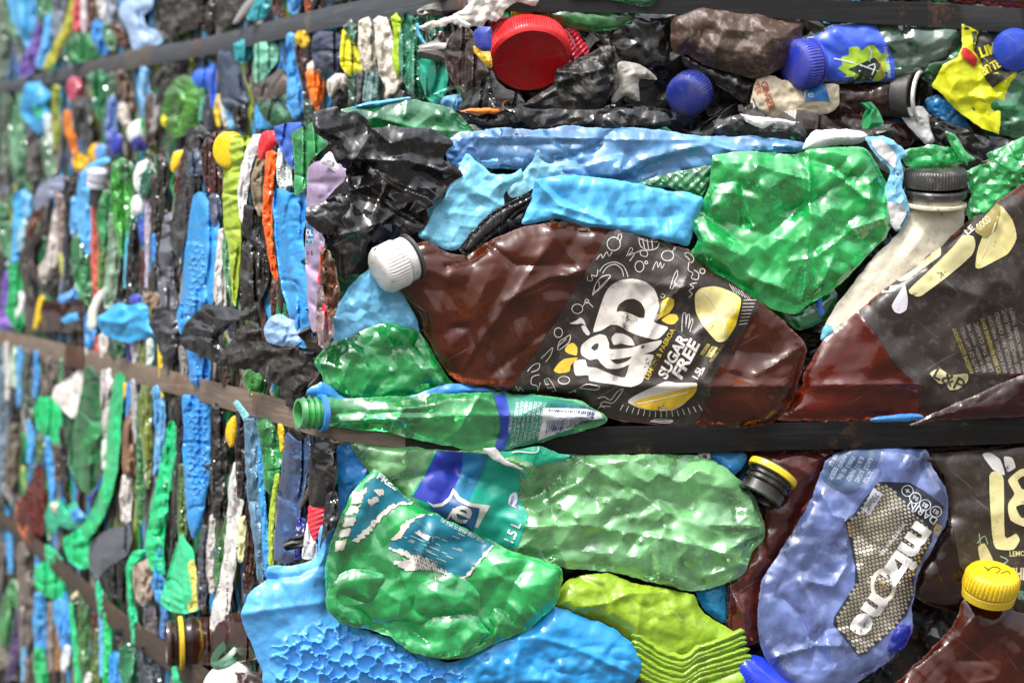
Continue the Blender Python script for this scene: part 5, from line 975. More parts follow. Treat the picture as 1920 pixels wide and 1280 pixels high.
# above the top strap
row('UL', [
 (PB, 'grey green strip at the very top left corner', 'bottle', [(6, -20, 22), (8, 60, 24), (4, 150, 16)], '#6a7a6c', 'hdpe', 0),
 (PB, 'pale green bottle edge curving down near top left corner', 'bottle', [(12, -20, 24), (22, 30, 26), (36, 80, 20), (44, 108, 10)], '#8fc49a', 'pet', 2),
 (PB, 'broad sky blue bottle at top left corner', 'bottle', [(36, -20, 48), (46, 30, 50), (54, 62, 34), (56, 88, 12)], '#4fa4da', 'hdpe', 6),
 (PG, 'purple crumpled bag strip above the upper strap', 'bag', [(76, 30, 14), (70, 75, 22), (56, 115, 32), (42, 138, 22)], '#6a52a0', 'hdpe', 4),
 (PB, 'thin light blue strip right of the purple bag', 'bottle', [(92, 30, 14), (88, 80, 20), (76, 115, 16), (74, 128, 8)], '#58a8e2', 'hdpe', 8),
 (PB, 'slate grey bottle side at the top between blue strips', 'bottle', [(108, -20, 26), (110, 30, 24), (104, 70, 14)], '#7a8290', 'hdpe', 4),
 (PB, 'dark green narrow bottle at the top left', 'bottle', [(74, -20, 16), (77, 20, 18), (80, 44, 12)], '#3f9a62', 'pet', 2),
 (PB, 'olive yellow curved strip above the upper strap', 'bottle', [(140, -20, 12), (132, 30, 15), (112, 80, 18), (92, 118, 16), (84, 130, 8)], '#b0ac34', 'hdpe', 8),
 (PB, 'red and pink strip at the top between olive and white', 'bottle', [(148, -20, 16), (147, 25, 22), (142, 60, 14)], '#c8485a', 'hdpe', 4),
 (PB, 'white strip beside the red one at the top', 'bottle', [(156, -20, 10), (157, 30, 12), (156, 62, 6)], '#d8ccd0', 'hdpe', 10),
 (PB, 'reddish brown strip at the top left of the white flap', 'bottle', [(170, -20, 18), (172, 25, 16), (166, 60, 12)], '#8a5a58', 'petd', 4),
 (PB, 'white plastic end above the speckled cloth', 'bottle', [(190, -20, 20), (192, 10, 20), (196, 34, 14)], '#d8d8dc', 'hdpe', 8),
 (PB, 'blue textured lump above the upper strap', 'bottle', [(184, 42, 24), (186, 70, 32), (196, 98, 18)], '#3f8ad0', 'hdpe', 10),
 (PB, 'pale green wedge beside the blue textured lump', 'bottle', [(202, 42, 22), (206, 70, 24), (212, 94, 10)], '#7ab88a', 'pet', 8),
 (PB, 'brown wedge left of the speckled cloth', 'bottle', [(216, 44, 20), (226, 66, 22), (236, 90, 12)], '#7a4a34', 'petd', 6),
 (PB, 'grey blue strip at top above the blue lump', 'bottle', [(206, -20, 18), (208, 20, 22), (204, 46, 14)], '#8a92a2', 'hdpe', 2),
 (PF, 'dark brown crushed film right of the knotted bag', 'film', [(378, -20, 34), (386, 20, 34), (392, 54, 24)], '#3a302a', 'film', 4),
 (PB, 'purple brown strip right of the teal bottle at top', 'bottle', [(514, -20, 20), (520, 12, 22), (526, 30, 12)], '#6a4644', 'petd', 6),
 (PB, 'bright blue strip at the top above the strap', 'bottle', [(556, -20, 34), (552, 0, 30), (550, 22, 16)], '#4a98d8', 'hdpe', 6),
 (PS, 'rust orange chip at the top beside the bright blue strip', 'scrap', [(576, -10, 14), (578, 8, 14), (576, 22, 8)], '#a0522c', 'hdpe', 8),
 (PF, 'black film above the strap left of the torn paper', 'film', [(600, -24, 44), (650, -20, 50), (700, -18, 40)], '#1e1c1d', 'film', 0),
])
poly('UL', [
 (PB, 'round green bottle base just above the upper strap', 'bottle', [(122, 84), (140, 60), (166, 62), (182, 86), (178, 108), (150, 118), (126, 118)], '#22a050', 'pet', 12, 14),
 (PG, 'pale blue speckled cloth bag with a dark hole', 'bag', [(228, 8), (250, -10), (290, -14), (284, 14), (268, 30), (276, 50), (300, 62), (306, 78), (276, 92), (250, 94), (240, 60), (222, 26)], '#a4c0e4', 'matte', 14, 16, dict(cr=(20, 7))),
 (PG, 'knotted dark brown bag with frayed pale edges', 'bag', [(296, 10), (312, -14), (350, -14), (372, 20), (370, 52), (340, 62), (312, 74), (298, 56), (290, 34)], '#40362f', 'film', 16, 16, dict(cr=(18, 10))),
 (PB, 'flat dark grey panel behind the upper strap', 'bottle', [(398, -20), (470, -20), (462, 20), (440, 44), (405, 54)], '#4a4743', 'gloss', 2, 8),
 ('plastic_tube', 'grey rod leaning across the dark grey panel', 'tube', [(470, -10), (484, -12), (490, -4), (448, 44), (436, 42)], '#8c8a88', 'hdpe', 14, 6, dict(cr=None)),
 (PB, 'teal bottle shoulder above the upper strap', 'bottle', [(462, 34), (488, -14), (510, -14), (506, 20), (498, 34), (478, 42)], '#1d8f9c', 'hdpe', 10, 10),
])
# between the top strap and the seam
row('UL', [
 (PB, 'pale grey green bottle below the far end of the upper strap', 'bottle', [(12, 176, 24), (14, 240, 28), (8, 330, 18)], '#6f8a72', 'pet', 0),
 (PB, 'cloudy pale green bottle at the left edge above the seam', 'bottle', [(34, 175, 24), (36, 240, 40), (38, 300, 36), (36, 335, 18)], '#8fd0a0', 'pet', 6),
 (PB, 'bright sky blue torn bottle below the strap at far left', 'bottle', [(72, 166, 52), (62, 200, 50), (76, 228, 50), (88, 248, 20)], '#3aa0d8', 'hdpe', 10),
 (PB, 'small green knot in the sky blue torn bottle', 'bottle', [(72, 190, 16), (72, 205, 20), (74, 222, 10)], '#28b070', 'hdpe', 20),
 (PF, 'black and white flecked strip at far left above the seam', 'film', [(60, 235, 24), (64, 280, 28), (60, 325, 18)], '#4a484c', 'dirty', 8),
 (PB, 'white strip between the flecked strip and olive strip', 'bottle', [(88, 215, 14), (92, 255, 14), (98, 280, 6)], '#d4dcdc', 'hdpe', 14),
 (PB, 'long olive green strip right of the sky blue torn bottle', 'bottle', [(106, 162, 14), (104, 210, 15), (106, 260, 13), (104, 285, 6)], '#8a9628', 'hdpe', 14),
 (PB, 'pale green strip at the seam under the olive strip', 'bottle', [(84, 262, 20), (92, 300, 24), (98, 338, 18)], '#8ab890', 'pet', 4),
 (PB, 'pink red wrinkled cap end below the upper strap', 'bottle', [(138, 150, 24), (142, 172, 34), (148, 196, 24)], '#b04a60', 'hdpe', 14),
 (PB, 'dark grey long bottle under the pink red end', 'bottle', [(150, 190, 34), (158, 225, 44), (170, 262, 32), (176, 285, 14)], '#4c4a4e', 'gloss', 8),
 (PB, 'orange strip left of the dark grey long bottle', 'bottle', [(126, 210, 12), (128, 240, 16), (136, 268, 16), (142, 290, 8)], '#ea8420', 'hdpe', 16),
 (PB, 'green ribbon bottle hanging from the upper strap', 'bottle', [(186, 142, 46), (190, 175, 40), (188, 205, 24), (190, 225, 8)], '#22a262', 'pet', 10),
 (PB, 'dark green strip right of the ribbon bottle', 'bottle', [(212, 138, 14), (208, 180, 16), (200, 220, 14), (196, 250, 8)], '#1f7a44', 'pet', 16),
 (PB, 'grey blue bottle with dark blue cap end above the seam', 'bottle', [(212, 185, 18), (208, 230, 22), (210, 262, 24), (218, 290, 16)], '#6078b8', 'hdpe', 10),
 (PB, 'brown and cream crinkled strip below the strap seal', 'bottle', [(226, 136, 20), (236, 170, 30), (240, 205, 20), (236, 230, 8)], '#6a5648', 'dirty', 8),
 (PB, 'cream bottle end standing left of white green cap', 'bottle', [(228, 194, 12), (232, 215, 22), (240, 238, 12)], '#d2c8be', 'hdpe', 18),
 (PB, 'pale blue strip below the strap seal', 'bottle', [(272, 128, 20), (270, 160, 18), (276, 185, 24), (268, 206, 10)], '#7ab0da', 'hdpe', 14),
 (PB, 'grey brown strip left of lime green bottle', 'bottle', [(284, 180, 22), (284, 225, 28), (278, 268, 16)], '#5c4e4a', 'hdpe', 8),
 (PB, 'light grey strip between grey brown strip and lime bottle', 'bottle', [(294, 178, 10), (292, 215, 12), (286, 246, 8)], '#9a9a9c', 'hdpe', 14),
 (PF, 'twisted black cable film under the upper strap', 'film', [(350, 112, 14), (330, 125, 22), (304, 140, 22), (288, 162, 12)], '#2a2826', 'film', 14),
 (PF, 'second twisted black film strip below the cable film', 'film', [(346, 132, 16), (322, 152, 20), (300, 178, 16), (292, 196, 8)], '#3c3836', 'film', 10),
 (PB, 'thin teal strip right of lime green bottle', 'bottle', [(386, 166, 8), (380, 195, 10), (374, 226, 7)], '#3fb08a', 'hdpe', 20),
 (PB, 'dark slate strip right of the thin teal one', 'bottle', [(392, 180, 18), (388, 215, 20), (392, 245, 14)], '#454a58', 'gloss', 12),
 (PB, 'narrow yellow strip left of slate box', 'bottle', [(410, 178, 8), (407, 205, 11), (410, 236, 8)], '#e0bc20', 'hdpe', 14),
 (PB, 'cream white strip under slate box', 'bottle', [(414, 186, 8), (418, 208, 12), (426, 236, 10)], '#ded6cc', 'hdpe', 16),
 (PB, 'light blue strip under slate box', 'bottle', [(424, 200, 10), (430, 220, 14), (436, 240, 10)], '#7cbce6', 'hdpe', 12),
 (PB, 'black strip under the slate box right side', 'bottle', [(448, 200, 20), (450, 220, 24), (456, 244, 16)], '#3a3634', 'gloss', 8),
 (PB, 'small teal bottle behind the upper strap', 'bottle', [(458, 84, 40), (456, 100, 36), (450, 116, 16)], '#2a97a0', 'hdpe', 8),
 (PB, 'long sky blue bottle hanging to a point right of centre', 'bottle', [(544, 66, 18), (548, 110, 22), (552, 160, 28), (556, 195, 40), (556, 222, 14)], '#4a9ce0', 'hdpe', 16),
 (PB, 'reddish brown strip right of the long sky blue bottle', 'bottle', [(562, 84, 22), (568, 125, 22), (574, 165, 14), (572, 190, 8)], '#6a4640', 'petd', 10),
 (PB, 'yellow crumpled end right of the sky blue bottle', 'bottle', [(562, 64, 26), (568, 76, 28), (572, 90, 12)], '#d2ae24', 'hdpe', 18),
 (PB, 'dark green strip at the seam left of black bag', 'bottle', [(576, 190, 20), (580, 210, 24), (576, 232, 14)], '#2c5e44', 'pet', 6),
 (PB, 'bright orange bottle below the slate bottle', 'bottle', [(584, 132, 22), (592, 160, 34), (592, 190, 20), (596, 208, 8)], '#f27c22', 'hdpe', 18),
 (PB, 'white cone top on the bright orange bottle', 'bottle', [(592, 116, 12), (586, 128, 26), (582, 136, 18)], '#e0d8d0', 'hdpe', 22),
 (PB, 'black cap end beside the dirty white cap', 'bottle', [(628, 168, 24), (634, 188, 26), (630, 208, 16)], '#26262a', 'hdpe', 14),
 (PB, 'dark green bottle neck behind the yellow label', 'bottle', [(660, 46, 34), (664, 66, 30), (668, 86, 14)], '#2a7a54', 'pet', 8),
 (PB, 'dark green sliver below the yellow label', 'bottle', [(660, 136, 24), (664, 165, 24), (660, 196, 14)], '#2f6a44', 'pet', 8),
 (PB, 'first cream crinkled bottle on its edge', 'bottle', [(690, 42, 34), (688, 80, 34), (692, 120, 28), (702, 148, 14)], '#d8d0c0', 'dirty', 18),
 (PB, 'longer second cream crinkled bottle, its lower end hooked', 'bottle', [(712, 36, 26), (722, 80, 36), (728, 130, 38), (738, 158, 34), (728, 184, 16)], '#dcd4c6', 'dirty', 22),
 (PB, 'grey teal cup below first cream bottle', 'bottle', [(698, 140, 24), (696, 165, 28), (694, 190, 30)], '#6a8a88', 'hdpe', 16),
 (PB, 'black and white striped end beside grey teal cup', 'bottle', [(674, 140, 14), (680, 165, 22), (676, 192, 14)], '#4a4a50', 'hdpe', 10),
 (PB, 'lime yellow strip right of the cream bottles', 'bottle', [(746, 32, 28), (750, 70, 24), (746, 110, 22), (748, 140, 10)], '#a8cc24', 'hdpe', 12),
 (PB, 'sea green bottle with blue writing on edge', 'bottle', [(774, 26, 34), (770, 75, 44), (768, 125, 38), (782, 165, 36), (792, 182, 12)], '#3fae82', 'pet', 16),
 (PB, 'green bottle edge left of the brown bottle', 'bottle', [(812, 22, 28), (818, 60, 30), (824, 100, 24), (828, 140, 10)], '#2a9a60', 'pet', 14),
 (PB, 'brown sliver between green edge and brown bottle', 'bottle', [(826, 62, 12), (830, 90, 16), (832, 115, 8)], '#5a3a36', 'petd', 18),
 (PB, 'dark film at the foot of sea green bottle', 'bottle', [(740, 186, 40), (760, 196, 50), (790, 204, 30)], '#242422', 'film', 0),
])
poly('UL', [
 (PB, 'lime green bottle with round embossed end', 'bottle', [(310, 175), (326, 150), (344, 140), (366, 148), (382, 165), (376, 200), (372, 232), (350, 252), (326, 258), (310, 240), (300, 225)], '#5ab42c', 'pet', 18, 16, dict(creases=[([(330, 165), (345, 190), (374, 192)], 7, 5), ([(335, 150), (352, 168)], -5, 6)])),
 (PS, 'yellow piece against the lime green bottle', 'scrap', [(302, 222), (314, 200), (324, 225), (322, 244), (306, 236)], '#dcd428', 'hdpe', 28, 5),
 ('plastic_spoon', 'royal blue spoon shaped piece with rounded end', 'spoon', [(358, 148), (366, 132), (384, 128), (396, 120), (404, 124), (406, 196), (396, 202), (392, 168), (372, 164)], '#3a6ad8', 'hdpe', 22, 7, dict(cr=(30, 3))),
 (PB, 'slate grey tapered box hanging under the strap', 'bottle', [(408, 100), (432, 92), (452, 140), (468, 186), (462, 196), (440, 204), (416, 198), (410, 150)], '#414c60', 'gloss', 24, 10, dict(cr=(40, 3))),
 (PB, 'pale sea green broken cup', 'bottle', [(478, 82), (508, 78), (524, 92), (518, 120), (500, 140), (484, 164), (474, 140), (476, 110)], '#74b89c', 'hdpe', 16, 10),
 (PB, 'grey brown bent plate below broken cup', 'bottle', [(468, 166), (500, 146), (528, 128), (540, 142), (536, 168), (510, 188), (480, 184)], '#5c5450', 'gloss', 22, 7, dict(cr=(30, 3))),
 (PB, 'dark green bottle below the grey brown plate', 'bottle', [(484, 190), (520, 184), (548, 170), (556, 200), (550, 228), (520, 240), (492, 220)], '#2f7a4e', 'pet', 12, 14),
 (PS, 'sky blue corner at the seam under dark green bottle', 'scrap', [(478, 198), (486, 200), (500, 228), (530, 238), (480, 242)], '#4aa8e4', 'hdpe', 10, 5),
 (PB, 'white edged slate bottle below the upper strap', 'bottle', [(586, 70), (598, 60), (640, 64), (642, 120), (624, 138), (606, 132), (590, 126), (584, 96)], '#3a4156', 'gloss', 18, 13),
 (BC, 'dirty white cap lying beside bright orange bottle', 'cap', [(614, 150), (630, 138), (648, 140), (652, 160), (636, 168), (620, 184), (614, 168)], '#cac4bc', 'dirty', 24, 10, dict(cr=(30, 2))),
 (BC, 'white and green round cap above the seam at left', 'cap', [(238, 246), (246, 230), (262, 222), (272, 232), (270, 256), (256, 268), (242, 264)], '#e4e8ea', 'hdpe', 24, 10, dict(cr=None)),
 (PS, 'green piece behind white and green cap', 'scrap', [(262, 224), (276, 224), (280, 250), (270, 262)], '#24a850', 'hdpe', 16, 6),
 (BC, 'navy cap low at the seam right of the white cap', 'cap', [(246, 262), (262, 256), (282, 262), (278, 280), (252, 284)], '#28307e', 'hdpe', 20, 8),
 (BC, 'yellow twisted cap at the seam beside light blue disc', 'cap', [(134, 300), (146, 284), (160, 292), (168, 308), (158, 322), (140, 320)], '#e6b414', 'hdpe', 22, 9, dict(creases=[([(150, 304)], -8, 7)])),
 (BC, 'yellow ring cap left half hidden by light blue disc', 'cap', [(164, 290), (172, 272), (184, 268), (186, 300), (174, 310)], '#e2ac18', 'hdpe', 24, 8, dict(cr=None)),
 (BC, 'light blue disc in yellow ring at the seam', 'cap', [(178, 282), (188, 268), (200, 274), (202, 294), (190, 304), (180, 302)], '#5c96d8', 'hdpe', 28, 7, dict(cr=None)),
 (BC, 'dark blue cap on the grey blue bottle at the seam', 'cap', [(206, 262), (220, 248), (230, 256), (228, 282), (214, 292), (206, 282)], '#2c3aa4', 'hdpe', 26, 8, dict(cr=None)),
 (PB, 'teal disc leaning against the sea green bottle', 'bottle', [(788, 110), (800, 90), (820, 84), (836, 110), (840, 140), (836, 170), (820, 194), (800, 184), (788, 150)], '#179a80', 'hdpe', 30, 8, dict(cr=(50, 3))),
 (PB, 'brown bottle with wet highlights left of the red jar lid', 'bottle', [(832, 108), (846, 66), (866, 48), (886, 60), (892, 90), (908, 120), (918, 140), (900, 162), (872, 172), (846, 150)], '#5c443c', 'petd', 30, 16, dict(cr=(30, 9), creases=[([(868, 60), (876, 110), (890, 120)], 8, 5)])),
 (BC, 'dark blue cap left of the red jar lid', 'cap', [(888, 60), (900, 50), (920, 52), (922, 90), (906, 98), (892, 86)], '#2c3c98', 'hdpe', 26, 8, dict(cr=None)),
 (PS, 'mustard yellow piece below dark blue cap', 'scrap', [(888, 84), (902, 96), (920, 98), (922, 130), (904, 116), (890, 100)], '#c8a020', 'hdpe', 30, 6),
 (PB, 'dark grey crushed bottle below the brown one', 'bottle', [(858, 204), (880, 180), (906, 148), (920, 132), (940, 160), (975, 178), (985, 200), (940, 206), (890, 208)], '#2c2829', 'film', 30, 14, dict(cr=(28, 9))),
 (PB, 'pale blue cup at the foot of the brown bottle', 'bottle', [(822, 200), (832, 182), (858, 178), (868, 190), (858, 206), (836, 210)], '#6aa4d0', 'hdpe', 22, 8),
 (PS, 'light green sliver under teal disc', 'scrap', [(812, 176), (836, 166), (840, 170), (826, 186)], '#4ac0a4', 'hdpe', 40, 3),
])
t = thing('torn_label', 'yellow label with a small dark mark below the upper strap', 'label', 660, 100, 'UL', 20)
yl2 = shell('label_paper', [(642, 58), (654, 56), (672, 84), (680, 110), (678, 134), (660, 144), (642, 132), (637, 100)], '#e2de30', 'label', 'UL', 20, 7, cr=(20, 5), parent=t, sharp=30)
decal('dark_mark', [(656, 106), (664, 102), (668, 112), (660, 118)], '#22251c', yl2, yl2, 'ink', 1.2, 3)
t = thing('plastic_string', 'thin sky blue string curving over the sea green bottle', 'string', 790, 60, 'UL', 34)
strip('string_loop', None, None, [(782, 46, 6), (788, 68, 6), (800, 86, 6), (810, 92, 5)], '#58b4e4', 'hdpe', 'UL', 40, parent=t)

# the lower bale: from the seam down to the middle strap
row('LM', [
 (PB, 'green strip at the left edge below the seam', 'bottle', [(6, 385, 18), (8, 430, 22), (16, 480, 16)], '#3aa05a', 'pet', 4),
 (PB, 'pale green bottle left of the tall blue strip', 'bottle', [(16, 420, 16), (20, 460, 20), (22, 500, 12)], '#7ac890', 'pet', 6),
 (PB, 'tall sky blue bottle with pale roll near the left edge', 'bottle', [(46, 366, 40), (36, 410, 22), (34, 450, 22), (26, 495, 10)], '#46a4de', 'hdpe', 10),
 (PB, 'pale blue roll on the tall sky blue bottle', 'bottle', [(52, 366, 18), (50, 390, 22), (52, 410, 12)], '#74b8e8', 'hdpe', 18),
 (PB, 'pale text panel strip beside tall sky blue bottle', 'bottle', [(46, 415, 14), (42, 440, 16), (36, 470, 8)], '#9cc4d0', 'hdpe', 14),
 (PG, 'purple strip at the left edge under the black lump', 'bag', [(14, 506, 12), (10, 545, 16), (6, 590, 10)], '#6c4ca8', 'hdpe', 6),
 (PB, 'brown red curved bottle beneath the pale hump', 'bottle', [(80, 382, 14), (68, 405, 20), (56, 435, 14), (52, 448, 6)], '#8e4c3c', 'petd', 14),
 (PB, 'grey white crumpled strip right of the brown fork', 'bottle', [(108, 392, 14), (102, 440, 18), (96, 490, 24), (84, 515, 24), (84, 530, 8)], '#c2bab4', 'dirty', 14),
 (PB, 'grey brown strip behind the crumpled grey white one', 'bottle', [(110, 366, 18), (114, 410, 14), (114, 470, 12)], '#8c7c78', 'hdpe', 8),
 (PF, 'black vertical film strip left of the green bubbly bottle', 'film', [(130, 335, 22), (130, 400, 18), (128, 480, 14), (124, 545, 8)], '#2c2a2c', 'film', 8),
 (PB, 'small yellow green strip low beside black film', 'bottle', [(112, 474, 6), (114, 492, 9), (116, 512, 6)], '#bcb860', 'hdpe', 16),
 (PF, 'black crumpled end under the grey white strip', 'film', [(98, 510, 22), (96, 535, 26), (100, 556, 16)], '#34302e', 'film', 10),
 (PB, 'sky blue bottle bending over below the seam', 'bottle', [(204, 298, 10), (176, 312, 18), (158, 345, 26), (158, 400, 28), (160, 440, 24), (166, 475, 10)], '#5cb0ea', 'hdpe', 14),
 (PB, 'mid blue strip left of bubbly green bottle', 'bottle', [(142, 372, 16), (140, 410, 18), (136, 440, 10)], '#5aa2dc', 'hdpe', 12),
 (PB, 'green bubbly bottle on edge left of the coral strip', 'bottle', [(146, 442, 18), (150, 490, 36), (158, 540, 32), (166, 580, 12)], '#48b46c', 'pet', 14),
 (PB, 'coral red strip with pink top', 'bottle', [(177, 368, 16), (176, 430, 12), (178, 500, 14), (180, 560, 9)], '#cc6456', 'hdpe', 16),
 (PB, 'emerald bottle on edge left of the bright green one', 'bottle', [(200, 358, 14), (194, 400, 26), (196, 440, 24), (202, 470, 10)], '#34b462', 'pet', 14),
 (PB, 'bright leaf green bottle with folded dark mouth', 'bottle', [(228, 306, 40), (230, 350, 48), (230, 400, 40), (230, 450, 22), (230, 482, 8)], '#44cc38', 'pet', 20),
 (PB, 'olive green thin bottle beside the coral strip', 'bottle', [(194, 432, 14), (192, 480, 16), (188, 540, 10)], '#6ea43c', 'pet', 10),
 (PB, 'milky green long bottle below the bright leaf green one', 'bottle', [(208, 400, 9), (212, 450, 18), (212, 500, 26), (206, 550, 24), (202, 580, 12)], '#b4d8b8', 'pet', 14),
 (PB, 'green leaf shaped sliver under white cap', 'bottle', [(248, 398, 8), (246, 418, 16), (242, 440, 6)], '#34a858', 'pet', 18),
 (PB, 'thin turquoise strip right of milky green bottle', 'bottle', [(240, 432, 8), (238, 480, 9), (234, 540, 6)], '#56b8d8', 'hdpe', 16),
 (PF, 'black wrinkled film right of turquoise strip', 'film', [(254, 420, 18), (252, 470, 26), (246, 520, 22), (246, 548, 12)], '#2a2a2e', 'film', 10),
 (PB, 'royal blue sliver left of mauve strip', 'bottle', [(264, 408, 8), (264, 430, 12), (268, 456, 8)], '#2f56b8', 'hdpe', 14),
 (PB, 'mauve grey strip hanging from black bottle', 'bottle', [(274, 368, 10), (276, 420, 10), (276, 480, 9), (274, 540, 6)], '#b4a6bc', 'hdpe', 18),
 (PB, 'red brown thin strip beside mauve strip', 'bottle', [(268, 466, 7), (266, 510, 9), (264, 548, 6)], '#7c4038', 'petd', 16),
 (PB, 'dark brown grey strip in the middle of the row', 'bottle', [(290, 330, 16), (292, 400, 18), (292, 470, 14), (288, 545, 10)], '#544c4a', 'gloss', 10),
 (PB, 'short blue strip on dark brown grey strip', 'bottle', [(288, 440, 7), (290, 465, 9), (288, 492, 5)], '#3f8ae0', 'hdpe', 18),
 (PF, 'black crushed strip beside yellow cap', 'film', [(306, 300, 20), (304, 350, 22), (308, 400, 18)], '#38322e', 'film', 8),
 (PG, 'grey crinkled film column left of the ribbed blue bottle', 'bag', [(318, 405, 22), (318, 450, 36), (310, 510, 32), (316, 560, 34), (322, 612, 18)], '#62646e', 'film', 14, dict(cr=(22, 9))),
 (PB, 'rust brown strip right of yellow cap', 'bottle', [(352, 274, 10), (344, 310, 16), (332, 345, 12), (328, 366, 6)], '#8a4228', 'petd', 16),
 (PB, 'dark charcoal bottle curving down left of blue ribbed bottle', 'bottle', [(374, 245, 44), (364, 290, 40), (352, 340, 34), (342, 400, 34), (332, 450, 28), (334, 478, 10)], '#4c4c54', 'gloss', 16),
 (PB, 'slate blue crumpled film behind the ribbed blue bottle', 'bottle', [(402, 366, 20), (404, 395, 24), (406, 425, 14)], '#50586e', 'film', 6),
 (PB, 'white slatted strip right of the blue ribbed bottle', 'bottle', [(416, 430, 14), (414, 490, 20), (412, 545, 24), (414, 576, 16)], '#d2d0cc', 'dirty', 8),
 (PB, 'translucent green strip under the lime ruffled bag', 'bottle', [(428, 420, 16), (426, 480, 20), (432, 530, 18), (438, 572, 8)], '#80cc92', 'pet', 14),
 (PB, 'white bottle on edge left of the red cap', 'bottle', [(486, 258, 26), (468, 300, 26), (456, 350, 20), (454, 395, 16), (458, 420, 8)], '#e4e2e2', 'hdpe', 18),
 (PB, 'black and beige frayed strip left of orange tube', 'bottle', [(490, 300, 18), (482, 340, 24), (486, 380, 22), (490, 402, 12)], '#8a7a60', 'dirty', 10),
 (PB, 'black curved sliver between white bottle and orange tube', 'bottle', [(484, 292, 8), (474, 330, 12), (478, 372, 8)], '#302c2c', 'gloss', 16),
 (PB, 'bright orange tube standing upright', 'bottle', [(510, 286, 20), (504, 340, 20), (501, 400, 18), (506, 460, 13), (514, 505, 12), (518, 525, 7)], '#f4641c', 'hdpe', 24),
 (PB, 'red brown thin bottle below the orange tube', 'bottle', [(514, 528, 8), (513, 560, 12), (512, 592, 7)], '#7a3a28', 'petd', 16),
 (PB, 'white green leaf printed bottle right of orange tube', 'bottle', [(530, 280, 20), (532, 315, 30), (536, 352, 26)], '#dce6e0', 'hdpe', 12),
 (PB, 'red sliver left of the black corner bag', 'bottle', [(604, 462, 5), (602, 495, 7), (599, 532, 5)], '#e03428', 'hdpe', 30),
 (PB, 'brown amber film under the black corner bag', 'bottle', [(610, 470, 18), (616, 510, 32), (622, 550, 30), (622, 592, 14)], '#7c4a28', 'petd', 18),
 (PB, 'clear wrinkled film with red inside at the corner', 'bottle', [(604, 540, 14), (606, 580, 28), (610, 620, 34), (606, 648, 18)], '#c8a8a8', 'petc', 22),
 (PB, 'red strip inside the clear wrinkled film', 'bottle', [(612, 560, 10), (610, 590, 16), (612, 618, 10)], '#d8283a', 'hdpe', 16),
 (PB, 'small blue foot beside the brown bottle with yellow ring', 'bottle', [(150, 530, 10), (140, 552, 22), (112, 562, 14)], '#5a98d8', 'hdpe', 12),
 (PB, 'tall blue strip under the sky blue bag', 'bottle', [(168, 592, 18), (170, 620, 22), (166, 650, 14)], '#3f94d8', 'hdpe', 6),
])
